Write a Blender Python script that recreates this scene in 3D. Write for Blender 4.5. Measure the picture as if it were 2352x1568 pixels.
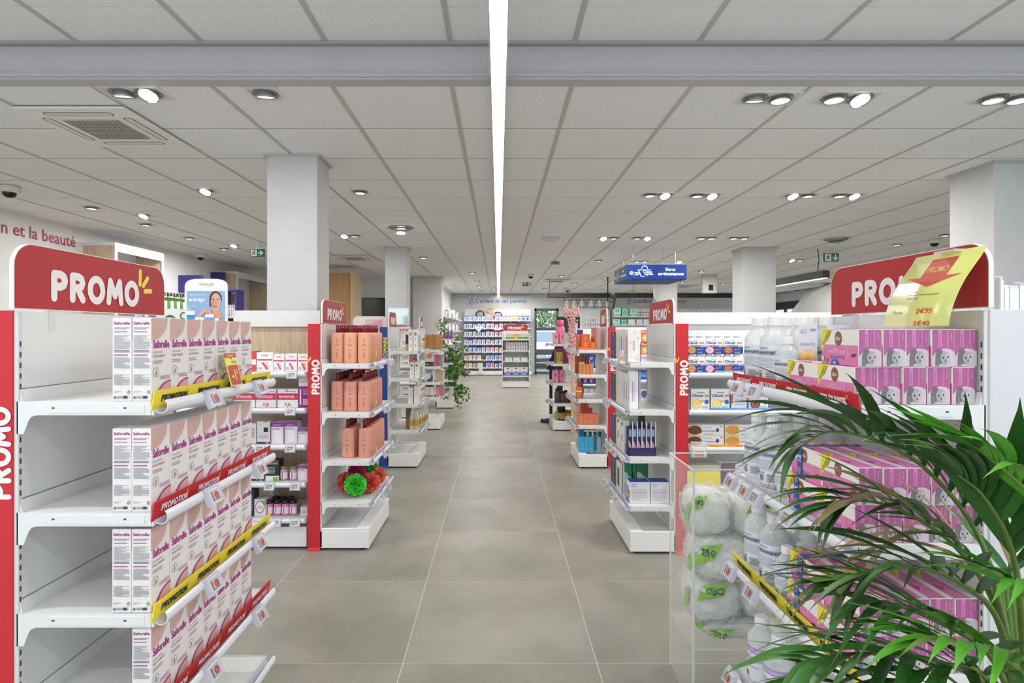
import bpy, math, random
from mathutils import Vector, Matrix
R = random.Random(7)
PI = math.pi
sc = bpy.context.scene
COL = sc.collection
for o in list(bpy.data.objects):
    bpy.data.objects.remove(o)

# ------------------------------------------------------------------ camera, world, exposure
F, CX, CY, H = 1320.0, 1145.0, 762.0, 1.37        # focal length and principal point for a 2352 x 1568 frame, eye height
cam = bpy.data.cameras.new('camera')
cam.sensor_width = 36.0
cam.lens = 36.0 * F / 2352
cam.shift_x = (1176 - CX) / 2352
cam.shift_y = -(784 - CY) / 2352
cam.clip_start = 0.05
co = bpy.data.objects.new('camera', cam)
COL.objects.link(co)
co.location = (0, 0, H)
co.rotation_euler = (PI / 2, 0, 0)
sc.camera = co
sc.view_settings.view_transform = 'Standard'
sc.view_settings.look = 'None'
sc.view_settings.exposure = 0.16
sc.view_settings.gamma = 1.0
sc.view_settings.use_curve_mapping = False
sc.cycles.max_bounces = 8
sc.cycles.diffuse_bounces = 5
sc.cycles.transparent_max_bounces = 16
sc.cycles.caustics_reflective = False
sc.cycles.caustics_refractive = False
sc.cycles.sample_clamp_indirect = 4.0
sc.cycles.use_denoising = True
W = bpy.data.worlds.new('sky')
sc.world = W
W.use_nodes = True
_bg = W.node_tree.nodes['Background']
_bg.inputs[0].default_value = (0.80, 0.90, 1.0, 1)
_bg.inputs[1].default_value = 1.35
SUN = bpy.data.lights.new('sun', 'SUN')
SUN.energy = 3.0
SUN.angle = 0.02
so = bpy.data.objects.new('sun', SUN)
COL.objects.link(so)
so.rotation_euler = (math.radians(18), math.radians(42), 0)
LAMP_W = 5.1           # watts of one downlight
STRIP_E = 5.0           # emission of the linear ceiling light

# ------------------------------------------------------------------ materials
def lin(h):
    h = h.lstrip('#')
    out = []
    for i in (0, 2, 4):
        c = int(h[i:i + 2], 16) / 255
        out.append(c / 12.92 if c <= 0.04045 else ((c + 0.055) / 1.055) ** 2.4)
    return (*out, 1.0)

_mats = {}
def P(hexcol, rough=0.5, metal=0.0, spec=0.5):
    k = (hexcol, rough, metal, spec)
    if k in _mats:
        return _mats[k]
    m = bpy.data.materials.new('coat_' + hexcol)
    m.use_nodes = True
    nt = m.node_tree
    b = nt.nodes['Principled BSDF']
    b.inputs['Base Color'].default_value = lin(hexcol)
    b.inputs['Metallic'].default_value = metal
    b.inputs['Specular IOR Level'].default_value = spec
    n = nt.nodes.new('ShaderNodeTexNoise')           # faint procedural sheen variation
    n.inputs['Scale'].default_value = 40
    mr = nt.nodes.new('ShaderNodeMapRange')
    mr.inputs['To Min'].default_value = max(0.02, rough - 0.05)
    mr.inputs['To Max'].default_value = min(1, rough + 0.05)
    nt.links.new(n.outputs[0], mr.inputs['Value'])
    nt.links.new(mr.outputs[0], b.inputs['Roughness'])
    _mats[k] = m
    return m

def E(hexcol, strength):
    k = ('E', hexcol, strength)
    if k in _mats:
        return _mats[k]
    m = bpy.data.materials.new('glow_' + hexcol)
    m.use_nodes = True
    b = m.node_tree.nodes['Principled BSDF']
    b.inputs['Base Color'].default_value = lin(hexcol)
    b.inputs['Emission Color'].default_value = lin(hexcol)
    b.inputs['Emission Strength'].default_value = strength
    _mats[k] = m
    return m

def clear(name, col, alpha, rough=0.05, edge=0.45):
    """thin clear plastic: part see-through, part glossy tinted film"""
    k = ('C', name)
    if k in _mats:
        return _mats[k]
    m = bpy.data.materials.new(name)
    m.use_nodes = True
    nt = m.node_tree
    b = nt.nodes['Principled BSDF']
    b.inputs['Base Color'].default_value = lin(col)
    b.inputs['Roughness'].default_value = rough
    t = nt.nodes.new('ShaderNodeBsdfTransparent')
    mx = nt.nodes.new('ShaderNodeMixShader')
    lw = nt.nodes.new('ShaderNodeLayerWeight')
    lw.inputs[0].default_value = 0.35
    mr = nt.nodes.new('ShaderNodeMapRange')
    mr.inputs['To Min'].default_value = alpha
    mr.inputs['To Max'].default_value = min(1, alpha + edge)
    nt.links.new(lw.outputs['Facing'], mr.inputs['Value'])
    nt.links.new(mr.outputs[0], mx.inputs[0])
    nt.links.new(t.outputs[0], mx.inputs[1])
    nt.links.new(b.outputs[0], mx.inputs[2])
    nt.links.new(mx.outputs[0], nt.nodes['Material Output'].inputs[0])
    _mats[k] = m
    return m

def noisy(name, c0, c1, scale, rough, detail=6, stretch=(1, 1, 1), bump=0.0, rnd=0.0, c2=None):
    """two-tone procedural surface; rnd shifts each object's pattern and tone"""
    m = bpy.data.materials.new(name)
    m.use_nodes = True
    nt = m.node_tree
    L = nt.links.new
    b = nt.nodes['Principled BSDF']
    b.inputs['Roughness'].default_value = rough
    tc = nt.nodes.new('ShaderNodeTexCoord')
    oi = nt.nodes.new('ShaderNodeObjectInfo')
    mp = nt.nodes.new('ShaderNodeMapping')
    mp.inputs['Scale'].default_value = stretch
    L(tc.outputs['Object'], mp.inputs['Vector'])
    if rnd:
        cm = nt.nodes.new('ShaderNodeVectorMath')
        cm.operation = 'SCALE'
        cm.inputs['Scale'].default_value = 1
        cx = nt.nodes.new('ShaderNodeCombineXYZ')
        mul = nt.nodes.new('ShaderNodeMath')
        mul.operation = 'MULTIPLY'
        mul.inputs[1].default_value = 97
        L(oi.outputs['Random'], mul.inputs[0])
        L(mul.outputs[0], cx.inputs[2])
        L(mul.outputs[0], cx.inputs[0])
        L(cx.outputs[0], mp.inputs['Location'])
    n = nt.nodes.new('ShaderNodeTexNoise')
    n.inputs['Scale'].default_value = scale
    n.inputs['Detail'].default_value = detail
    n.inputs['Roughness'].default_value = 0.62
    L(mp.outputs[0], n.inputs['Vector'])
    cr = nt.nodes.new('ShaderNodeValToRGB')
    cr.color_ramp.elements[0].position = 0.32
    cr.color_ramp.elements[1].position = 0.68
    cr.color_ramp.elements[0].color = lin(c0)
    cr.color_ramp.elements[1].color = lin(c1)
    if c2:
        e = cr.color_ramp.elements.new(0.5)
        e.color = lin(c2)
    L(n.outputs[0], cr.inputs[0])
    L(cr.outputs[0], b.inputs['Base Color'])
    if bump:
        n2 = nt.nodes.new('ShaderNodeTexNoise')
        n2.inputs['Scale'].default_value = 160
        L(tc.outputs['Object'], n2.inputs['Vector'])
        bp = nt.nodes.new('ShaderNodeBump')
        bp.inputs['Strength'].default_value = bump
        bp.inputs['Distance'].default_value = 0.002
        L(n2.outputs[0], bp.inputs['Height'])
        L(bp.outputs[0], b.inputs['Normal'])
    return m

WHITE = P('e1e1e0', 0.38)
WHITE_S = P('eeeeee', 0.25)
PAPER = P('eceae6', 0.6)
GREY = P('9a9a9c', 0.5)
DARK = P('1c1c1e', 0.5)
BLACK = P('0c0c0d', 0.6)
CHROME = P('b8b8b8', 0.2, 1.0)
RED = P('c62c35', 0.45, 0, .3)
RED_D = P('b82e34', 0.45)
YEL = P('f3dd3c', 0.45)
NAVY = P('1f2a4c', 0.5)
MWALL = noisy('wall_paint', 'dededd', 'e6e6e4', 3, 0.75)
MPIL = noisy('pillar_paint', 'c6c6c7', 'cecece', 3, 0.75)
MCEIL = noisy('mineral_tile', 'e8e8e8', 'efefef', 60, 0.9, bump=0.15)
MBAR = P('bab9b5', 0.5)
MFLOOR = noisy('concrete_tile', '8a877d', 'a29e94', 2.2, 0.38, detail=9, rnd=1, c2='979389', bump=0.02)
MFLOOR.node_tree.nodes['Principled BSDF'].inputs['Specular IOR Level'].default_value = .15
MGROUT = P('c9c5b8', 0.8)
WOOD = noisy('oak', 'b29a7c', 'd0bb9e', 7, 0.5, detail=5, stretch=(6, 6, 0.5))
WOOD_W = noisy('warm_oak', 'a67c4c', 'bd945f', 7, 0.5, detail=5, stretch=(6, 6, 0.5))
ACRYL = clear('acrylic', 'f4f8f6', 0.018, 0.03, 0.2)
ACRYL_E = clear('acrylic_edge', 'eef4f0', 0.55, 0.1)
CLIP = clear('clip_plastic', 'e8e6f0', 0.35, 0.1)
FLUID = clear('saline', 'eef3f3', 0.42, 0.15)
FILM = clear('wrap_film', 'fdfefb', 0.18, 0.08, 0.30)
_nt = FILM.node_tree
_n = _nt.nodes.new('ShaderNodeTexNoise')
_n.inputs['Scale'].default_value = 34
_n.inputs['Distortion'].default_value = 2.2
_b = _nt.nodes.new('ShaderNodeBump')
_b.inputs['Strength'].default_value = 0.6
_b.inputs['Distance'].default_value = 0.02
_nt.links.new(_n.outputs[0], _b.inputs['Height'])
_nt.links.new(_b.outputs[0], _nt.nodes['Principled BSDF'].inputs['Normal'])
GLASS = clear('window_glass', 'e8f0f4', 0.05, 0.02)

# ------------------------------------------------------------------ mesh building
_gl = {}
def glyph(s, bold=0.0):
    """outline of a line of text as (points, faces), scaled to a unit box"""
    k = (s, bold)
    if k in _gl:
        return _gl[k]
    cu = bpy.data.curves.new('t', 'FONT')
    cu.body = s
    cu.resolution_u = 2
    cu.offset = bold
    o = bpy.data.objects.new('t', cu)
    COL.objects.link(o)
    bpy.context.view_layer.update()
    me = bpy.data.meshes.new_from_object(o.evaluated_get(bpy.context.evaluated_depsgraph_get()))
    v = [(p.co.x, p.co.y) for p in me.vertices]
    f = [tuple(p.vertices) for p in me.polygons]
    bpy.data.objects.remove(o)
    bpy.data.curves.remove(cu)
    bpy.data.meshes.remove(me)
    x0, x1 = min(p[0] for p in v), max(p[0] for p in v)
    y0, y1 = min(p[1] for p in v), max(p[1] for p in v)
    sx, sy = max(x1 - x0, 1e-4), max(y1 - y0, 1e-4)
    g = ([((x - x0) / sx, (y - y0) / sy) for x, y in v], f, sx / sy)
    _gl[k] = g
    return g

class MB:
    def __init__(s):
        s.v, s.f, s.mi, s.sm, s.mats = [], [], [], [], []
    def idx(s, m):
        if m not in s.mats:
            s.mats.append(m)
        return s.mats.index(m)
    def add(s, vs, fs, m, smooth=False):
        o = len(s.v)
        s.v += [tuple(p) for p in vs]
        i = s.idx(m)
        for f in fs:
            s.f.append(tuple(o + q for q in f))
            s.mi.append(i)
            s.sm.append(smooth)
    def box(s, x0, x1, y0, y1, z0, z1, m, b=0.0):
        if x0 > x1: x0, x1 = x1, x0
        if y0 > y1: y0, y1 = y1, y0
        if z0 > z1: z0, z1 = z1, z0
        lo, hi = (x0, y0, z0), (x1, y1, z1)
        if b <= 0:
            vs = [(x, y, z) for x in (x0, x1) for y in (y0, y1) for z in (z0, z1)]
            s.add(vs, [(0, 1, 3, 2), (4, 6, 7, 5), (0, 4, 5, 1), (2, 3, 7, 6), (0, 2, 6, 4), (1, 5, 7, 3)], m)
            return s
        b = min(b, *[(hi[i] - lo[i]) * 0.45 for i in range(3)])
        ix, vs, fs = {}, [], []
        for sx in (0, 1):
            for sy in (0, 1):
                for sz in (0, 1):
                    for a in range(3):
                        c = []
                        for i, q in enumerate((sx, sy, sz)):
                            e = hi[i] if q else lo[i]
                            if i != a:
                                e += -b if q else b
                            c.append(e)
                        ix[(sx, sy, sz, a)] = len(vs)
                        vs.append(c)
        for a in range(3):
            o1, o2 = [i for i in range(3) if i != a]
            for q in (0, 1):
                ring = []
                for p1, p2 in ((0, 0), (1, 0), (1, 1), (0, 1)):
                    k = [0, 0, 0]
                    k[a], k[o1], k[o2] = q, p1, p2
                    ring.append(ix[(*k, a)])
                fs.append(ring)
            for p1 in (0, 1):
                for p2 in (0, 1):
                    k0, k1 = [0, 0, 0], [0, 0, 0]
                    k1[a] = 1
                    for k in (k0, k1):
                        k[o1], k[o2] = p1, p2
                    fs.append([ix[(*k0, o1)], ix[(*k1, o1)], ix[(*k1, o2)], ix[(*k0, o2)]])
        for sx in (0, 1):
            for sy in (0, 1):
                for sz in (0, 1):
                    fs.append([ix[(sx, sy, sz, a)] for a in range(3)])
        c = Vector([(lo[i] + hi[i]) / 2 for i in range(3)])
        out = []
        for f in fs:
            p = [Vector(vs[i]) for i in f]
            n = (p[1] - p[0]).cross(p[2] - p[0])
            ctr = sum(p, Vector()) / len(p)
            out.append(f if n.dot(ctr - c) > 0 else f[::-1])
        s.add(vs, out, m)
        return s
    def loft(s, rings, m, smooth=True, cap0=True, cap1=True, closed=True):
        n = len(rings[0])
        vs = [p for r in rings for p in r]
        fs = []
        for i in range(len(rings) - 1):
            for j in range(n if closed else n - 1):
                k = (j + 1) % n
                fs.append((i * n + j, i * n + k, (i + 1) * n + k, (i + 1) * n + j))
        s.add(vs, fs, m, smooth)
        if cap0:
            s.add(rings[0][::-1], [tuple(range(n))], m)
        if cap1:
            s.add(rings[-1], [tuple(range(n))], m)
        return s
    def lathe(s, prof, m, c=(0, 0, 0), n=16, smooth=True, caps=(True, True)):
        rings = [[(c[0] + r * math.cos(2 * PI * j / n), c[1] + r * math.sin(2 * PI * j / n), c[2] + z) for j in range(n)] for r, z in prof]
        return s.loft(rings, m, smooth, *caps)
    def tube(s, pts, r, m, n=8, caps=True):
        pts = [Vector(p) for p in pts]
        rs = r if isinstance(r, (list, tuple)) else [r] * len(pts)
        rings, up = [], Vector((0.123, 0.31, 0.94)).normalized()
        for i, p in enumerate(pts):
            t = (pts[min(i + 1, len(pts) - 1)] - pts[max(i - 1, 0)]).normalized()
            a = t.cross(up)
            if a.length < 1e-3:
                a = t.cross(Vector((1, 0, 0)))
            a.normalize()
            b = t.cross(a)
            rings.append([tuple(p + rs[i] * (math.cos(2 * PI * j / n) * a + math.sin(2 * PI * j / n) * b)) for j in range(n)])
        return s.loft(rings, m, True, caps, caps)
    def prism(s, poly, axis, a, b, m):
        """polygon swept along an axis; poly holds the other two coordinates in x, y, z order"""
        def put(p, t):
            c = list(p)
            c.insert(axis, t)
            return tuple(c)
        n = len(poly)
        vs = [put(p, a) for p in poly] + [put(p, b) for p in poly]
        fs = [tuple(range(n))[::-1], tuple(range(n, 2 * n))]
        fs += [(i, (i + 1) % n, n + (i + 1) % n, n + i) for i in range(n)]
        s.add(vs, fs, m)
        return s
    def mesh(s, name):
        me = bpy.data.meshes.new(name)
        me.from_pydata(s.v, [], s.f)
        for m in s.mats:
            me.materials.append(m)
        me.polygons.foreach_set('material_index', s.mi)
        me.polygons.foreach_set('use_smooth', s.sm)
        me.update()
        return me
    def obj(s, name, parent=None, loc=(0, 0, 0), rz=0.0, label=None, kind=None):
        return link(name, s.mesh(name), parent, loc, rz, label, kind)

def link(name, data, parent=None, loc=(0, 0, 0), rz=0.0, label=None, kind=None):
    o = bpy.data.objects.new(name, data)
    COL.objects.link(o)
    o.location = loc
    o.rotation_euler = (0, 0, rz)
    if parent is not None:
        o.parent = parent
    if label:
        o['label'] = label
    if kind:
        o['kind'] = kind
    return o

def tag(o, label, cat, group=None):
    o['label'] = label
    o['category'] = cat
    if group:
        o['group'] = group
    return o

def empty(name, loc, rz=0.0):
    return link(name, None, None, loc, rz)

def dup(o, loc, rz=None, label=None, group=None, parent=None):
    c = o.copy()
    COL.objects.link(c)
    if parent is not None:
        c.parent = parent
    if loc is not None:
        c.location = loc
    if rz is not None:
        c.rotation_euler = (0, 0, rz)
    if label:
        c['label'] = label
    if group:
        c['group'] = group
    for ch in list(o.children):
        dup(ch, None, None, None, None, c)
    return c

def rrect(w, h, r, n=5, x=0.0, y=0.0, bottom=True):
    """rounded rectangle centred on x, y (square bottom corners on request)"""
    out = []
    for cx, cy, a0, on in ((1, 1, 0, True), (-1, 1, 90, True), (-1, -1, 180, bottom), (1, -1, 270, bottom)):
        if not on:
            out.append((x + cx * w / 2, y + cy * h / 2))
            continue
        for k in range(n + 1):
            a = math.radians(a0 + 90 * k / n)
            out.append((x + cx * (w / 2 - r) + r * math.cos(a), y + cy * (h / 2 - r) + r * math.sin(a)))
    return out

STROKES = {
    'P': (.56, [[(0, 0), (0, 1)], [(0, 1), (.3, 1), (.46, .93), (.53, .75), (.46, .56), (.3, .48), (0, .48)]]),
    'R': (.58, [[(0, 0), (0, 1)], [(0, 1), (.3, 1), (.46, .93), (.53, .75), (.46, .57), (.3, .5), (0, .5)], [(.26, .48), (.54, 0)]]),
    'O': (.74, [[(.37 + .37 * math.cos(2 * PI * k / 18), .5 + .5 * math.sin(2 * PI * k / 18)) for k in range(19)]]),
    'M': (.80, [[(0, 0), (.10, 1), (.40, .30), (.70, 1), (.80, 0)]]),
    'T': (.56, [[(0, 1), (.56, 1)], [(.28, 1), (.28, 0)]]),
    'I': (.0, [[(0, 0), (0, 1)]]),
    'N': (.54, [[(0, 0), (0, 1), (.54, 0), (.54, 1)]]),
    'X': (.54, [[(0, 0), (.54, 1)], [(0, 1), (.54, 0)]]),
    'E': (.46, [[(.46, 1), (0, 1), (0, 0), (.46, 0)], [(0, .5), (.4, .5)]]),
    'B': (.52, [[(0, 0), (0, 1), (.32, 1), (.47, .88), (.47, .66), (.32, .53), (0, .53)], [(.32, .53), (.52, .4), (.52, .14), (.34, 0), (0, 0)]]),
    'A': (.60, [[(0, 0), (.3, 1), (.6, 0)], [(.13, .34), (.47, .34)]]),
    'S': (.48, [[(.46, .84), (.34, .98), (.14, .98), (.02, .84), (.04, .64), (.24, .51), (.44, .38), (.47, .16), (.34, .02), (.14, .02), (.0, .16)]]),
    ' ': (.2, []),
}

class Face:
    """draws flat print on a face: origin, right, up, width, height; all coordinates run 0..1"""
    def __init__(s, mb, o, r, u, w, h, e=0.0004):
        s.mb, s.o, s.r, s.u, s.w, s.h, s.e = mb, Vector(o), Vector(r).normalized(), Vector(u).normalized(), w, h, e
        s.n = s.r.cross(s.u)
        s.k = 0
    def at(s, x, y, k=None):
        return tuple(s.o + s.r * (x * s.w) + s.u * (y * s.h) + s.n * (s.e * (1 + 0.5 * (s.k if k is None else k))))
    def p(s, pts, m):
        m = m if not isinstance(m, str) else P(m)
        s.mb.add([s.at(*q) for q in pts], [tuple(range(len(pts)))], m)
        s.k += 1
    def r_(s, x0, y0, x1, y1, m):
        s.p([(x0, y0), (x1, y0), (x1, y1), (x0, y1)], m)
    def el(s, cx, cy, rx, ry, m, n=16, a0=0, a1=360):
        s.p([(cx + rx * math.cos(math.radians(a0 + (a1 - a0) * k / n)), cy + ry * math.sin(math.radians(a0 + (a1 - a0) * k / n))) for k in range(n + (a1 - a0 < 360))], m)
    def ring(s, cx, cy, rx, ry, t, m, n=18, a0=0, a1=360):
        """elliptical band of relative thickness t"""
        m = m if not isinstance(m, str) else P(m)
        vs = []
        for k in range(n + 1):
            a = math.radians(a0 + (a1 - a0) * k / n)
            for q in (1, 1 - t):
                vs.append(s.at(cx + q * rx * math.cos(a), cy + q * ry * math.sin(a)))
        s.mb.add(vs, [(2 * k, 2 * k + 1, 2 * k + 3, 2 * k + 2) for k in range(n)], m)
        s.k += 1
    def t(s, txt, x0, y0, x1, y1, m, bold=0.0, rot=False):
        m = m if not isinstance(m, str) else P(m)
        v, f, _ = glyph(txt, bold)
        if rot:
            q = [(x1 - b * (x1 - x0), y0 + a * (y1 - y0)) for a, b in v]
        else:
            q = [(x0 + a * (x1 - x0), y0 + b * (y1 - y0)) for a, b in v]
        s.mb.add([s.at(*c) for c in q], f, m)
        s.k += 1
    def l(s, x0, y0, x1, y1, n, m, fill=0.5, seed=3):
        """rows of small print as thin bars"""
        m = m if not isinstance(m, str) else P(m)
        rr = random.Random(seed)
        st = (y1 - y0) / n
        for k in range(n):
            y = y1 - (k + 1) * st
            xe = x1 if rr.random() < 0.7 else x0 + (x1 - x0) * rr.uniform(.5, .9)
            s.mb.add([s.at(x0, y), s.at(xe, y), s.at(xe, y + st * fill), s.at(x0, y + st * fill)], [(0, 1, 2, 3)], m)
        s.k += 1
    def strokes(s, txt, x0, y0, hgt, width, m, rot=False, sp=.30, fitw=None):
        """rounded thick-stroke lettering; hgt in metres, returns the length in metres"""
        m = m if not isinstance(m, str) else P(m)
        tot = sum(STROKES[c][0] + sp for c in txt) - sp
        sx = hgt if fitw is None else fitw / tot
        X, hw, k = 0.0, width * hgt / 2, 0
        ey = s.e * (1 + .5 * s.k)
        def W(x, y, kk):
            if rot:
                x, y = -y, x
            return tuple(s.o + s.r * (x0 * s.w + x) + s.u * (y0 * s.h + y) + s.n * (ey + kk * 1.5e-5))
        for c in txt:
            adv, lines = STROKES[c]
            for ln in lines:
                q = [((X + a) * sx, b * hgt) for a, b in ln]
                for i, (x, y) in enumerate(q):
                    k += 1
                    s.mb.add([W(x + hw * math.cos(PI * j / 5), y + hw * math.sin(PI * j / 5), k) for j in range(10)], [tuple(range(10))], m)
                    if i + 1 < len(q):
                        x2, y2 = q[i + 1]
                        d = math.hypot(x2 - x, y2 - y) or 1
                        nx, ny = -(y2 - y) / d * hw, (x2 - x) / d * hw
                        k += 1
                        s.mb.add([W(x + nx, y + ny, k), W(x - nx, y - ny, k), W(x2 - nx, y2 - ny, k), W(x2 + nx, y2 + ny, k)], [(0, 1, 2, 3)], m)
            X += adv + sp
        s.k += 2
        return tot * sx
    def rays(s, x, y, size, m, rot=False):
        """three short bright rays beside the last letter, metres from the face origin"""
        m = m if not isinstance(m, str) else P(m)
        for i, (ang, r0, r1) in enumerate(((88, .35, 1.0), (48, .4, .95), (5, .4, .9))):
            a = math.radians(ang)
            if rot:
                a += PI / 2
            hw = size * .12
            p0 = Vector((x + math.cos(a) * r0 * size, y + math.sin(a) * r0 * size))
            p1 = Vector((x + math.cos(a) * r1 * size, y + math.sin(a) * r1 * size))
            n = Vector((-math.sin(a), math.cos(a))) * hw
            pts = [p0 + n * math.cos(PI * (j / 5)) - Vector((math.cos(a), math.sin(a))) * hw * math.sin(PI * j / 5) for j in range(6)]
            pts += [p1 - n * math.cos(PI * (j / 5)) + Vector((math.cos(a), math.sin(a))) * hw * math.sin(PI * j / 5) for j in range(6)]
            s.mb.add([tuple(s.o + s.r * q.x + s.u * q.y + s.n * (s.e * (1 + .5 * s.k))) for q in pts], [tuple(range(12))], m)
        s.k += 1

def faces(mb, w, d, h, z=0.0, e=0.0004):
    """print faces of an upright box centred on x, y with its foot at z"""
    return {'F': Face(mb, (-w / 2, -d / 2, z), (1, 0, 0), (0, 0, 1), w, h, e),
            'R': Face(mb, (w / 2, -d / 2, z), (0, 1, 0), (0, 0, 1), d, h, e),
            'L': Face(mb, (-w / 2, d / 2, z), (0, -1, 0), (0, 0, 1), d, h, e),
            'B': Face(mb, (w / 2, d / 2, z), (-1, 0, 0), (0, 0, 1), w, h, e),
            'T': Face(mb, (-w / 2, -d / 2, z + h), (1, 0, 0), (0, 1, 0), w, d, e)}

def carton(w, d, h, col, draw=None, name='carton', b=0.0012):
    mb = MB()
    mb.box(-w / 2, w / 2, -d / 2, d / 2, 0, h, col if not isinstance(col, str) else P(col, .5), b)
    if draw:
        draw(faces(mb, w, d, h))
    return mb.mesh(name)

def put(name, me, loc, rz, label, cat, group=None):
    return tag(link(name, me, None, loc, rz), label, cat, group)

def PX(x, d): return (x - CX) * d / F
def PZ(y, d): return H - (y - CY) * d / F
ORD = ['first', 'second', 'third', 'fourth', 'fifth', 'sixth', 'seventh', 'eighth', 'ninth', 'tenth', 'eleventh', 'twelfth', 'thirteenth', 'fourteenth', 'fifteenth', 'sixteenth', 'seventeenth', 'eighteenth', 'nineteenth', 'twentieth',
       'twenty-first', 'twenty-second', 'twenty-third', 'twenty-fourth', 'twenty-fifth', 'twenty-sixth', 'twenty-seventh', 'twenty-eighth', 'twenty-ninth', 'thirtieth']
# ------------------------------------------------------------------ room shell
ZC, ZU = 2.60, 2.77                 # lower and upper ceiling
YS = 2.79                           # the step between them
XL, XR, YB = -4.95, 9.0, 18.85
mb = MB()
mb.box(XL - .1, XR + .1, -1.5, YB + .15, -.08, -.0010, MGROUT)
floor = mb.obj('floor', kind='structure')
TX0, TX, TY0, TY = -0.3955, 0.8026, 2.377, 0.7845
tile = MB().box(-TX / 2 + .0022, TX / 2 - .0022, -TY / 2 + .0022, TY / 2 - .0022, -.0008, 0.0, MFLOOR, .0003).mesh('floor_tile')
rest = MB()
for j in range(-4, 21):
    for i in range(-6, 12):
        x, y = TX0 + TX * (i + .5), TY0 + TY * (j + .5)
        if x - TX / 2 < XL or x > XR + .3 or y > YB:
            continue
        if .9 < y < 12.1 and abs(x) < .95 * y + 1.2 and x + TX / 2 < XR:
            link('floor_tile', tile, floor, (x, y, 0))
        else:
            rest.box(x - TX / 2 + .0022, min(x + TX / 2, XR) - .0022, y - TY / 2 + .0022, min(y + TY / 2, YB) - .0022, -.0008, 0, MFLOOR)
rest.obj('floor_tile_field', floor, kind='stuff')

mb = MB()
mb.box(XL - .1, XR + .1, YS + .02, YB + .15, ZC + .014, ZC + .12, P('5a5856', .9))
mb.box(XL - .1, XR + .1, -1.5, YS + .05, ZU + .014, ZU + .12, P('5a5856', .9))
ceiling = mb.obj('ceiling', kind='structure')
CX0, CS, CY0 = -0.233, 0.6, 3.477
ctile = MB().box(-.2972, .2972, -.2972, .2972, 0, .016, MCEIL, .002).mesh('ceiling_tile')
crest = MB()
for j in range(-1, 26):
    for i in range(-8, 16):
        x, y = CX0 + CS * (i + .5), CY0 + CS * (j + .5)
        if x - .3 < XL - .1 or x + .3 > XR + .1 or y + .3 > YB + .1:
            continue
        if y < 10.2 and abs(x) < .95 * y + .5:
            link('ceiling_tile', ctile, ceiling, (x, y, ZC))
        else:
            crest.box(x - .2972, x + .2972, y - .2972, y + .2972, ZC, ZC + .016, MCEIL)
for j in range(-7, 0):
    for i in range(-8, 16):
        x, y = CX0 + CS * (i + .5), 2.477 + CS * (j + .5)
        if j == -1 and abs(i) < 7:
            link('ceiling_tile', ctile, ceiling, (x, y + .0, ZU))
        else:
            crest.box(x - .2972, x + .2972, y - .2972, y + .2972, ZU, ZU + .016, MCEIL)
for i in range(-8, 15):
    x = CX0 + CS * (i + .5)
    crest.box(x - .2972, x + .2972, 2.4785, YS, ZU, ZU + .016, MCEIL)
    crest.box(x - .2972, x + .2972, YS + .05, 2.8755, ZC, ZC + .016, MCEIL)
for j in range(-1, 27):
    y = CY0 + CS * j
    if YS + .06 < y < YB:
        MB().box(XL, XR, y - .0045, y + .0045, ZC + .0008, ZC + .013, P('716f6b', .8)).obj('ceiling_joint', ceiling)
crest.obj('ceiling_tile_field', ceiling, kind='stuff')
for i in range(-8, 16):
    x = CX0 + CS * i
    if XL < x < XR:
        MB().box(x - .012, x + .012, YS + .03, YB, ZC - .004, ZC + .014, MBAR).obj('ceiling_bar', ceiling)
        MB().box(x - .012, x + .012, -1.5, YS, ZU - .004, ZU + .014, MBAR).obj('ceiling_bar', ceiling)
mb = MB()
MSTEP = noisy('step_paint', 'b6b4b6', 'bcbabc', 3, .7)
mb.box(XL, XR, YS, YS + .05, ZC - .006, ZU + .012, MSTEP)
step = mb.obj('trim_1', kind='structure')
mb = MB()
mb.box(XL, XR, YS - .022, YS + .062, ZC - .014, ZC - .002, P('b4b2b4', .5), .003)
mb.box(XL, XR, YS - .022, YS - .012, ZC - .002, ZC + .018, P('b4b2b4', .5))
mb.box(XL, XR, YS - .03, YS, ZU - .016, ZU - .001, P('a09ea0', .5))
mb.obj('edge_rail', step)

MB().box(XL - .12, XL, -1.5, YB, 0, 2.75, MWALL).obj('wall_left', kind='structure')
# back wall with the glazed door opening
DX0, DX1, DZ = 1.18, 1.97, 2.14
mb = MB()
mb.box(-1.7, DX0, YB, YB + .15, 0, 2.75, MWALL)
mb.box(DX1, XR + .1, YB, YB + .15, 0, 2.75, MWALL)
mb.box(DX0, DX1, YB, YB + .15, DZ, 2.75, MWALL)
mb.obj('wall_back', kind='structure')
mb = MB()
mb.box(XR, XR + .12, -1.5, 15.6, 0, 2.75, MWALL)
mb.box(XR, XR + .12, 15.6, YB, 2.31, 2.75, MWALL)
mb.box(XR, XR + .12, 15.6, YB, 0, .12, MWALL)
mb.obj('wall_right', kind='structure')
MB().box(XL, -1.6, 13.0, 13.1, 0, 2.62, MWALL).obj('wall_inner', kind='structure')
MB().box(-1.68, -1.52, 13.1, YB, 0, 2.62, MWALL).obj('wall_side', kind='structure')

def pillar(x0, x1, y0, y1, cap=True):
    mb = MB()
    mb.box(x0, x1, y0, y1, 0, ZC, MPIL, .004)
    o = mb.obj('pillar', kind='structure')
    if cap:
        MB().box(x0 - .02, x1 + .02, y0 - .02, y1 + .02, ZC - .012, ZC - .002, P('c0bfbc', .6)).obj('cap_angle', o)
    return o
pillar(-1.609, -1.258, 3.99, 4.27)
pillar(-1.64, -1.325, 8.31, 8.62)
pillar(-1.90, -1.27, 12.75, 13.2)
pillar(3.57, 4.05, 4.14, 4.55)
pillar(3.56, 4.04, 8.37, 8.75)
pillar(3.50, 3.92, 12.6, 13.0)

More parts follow.
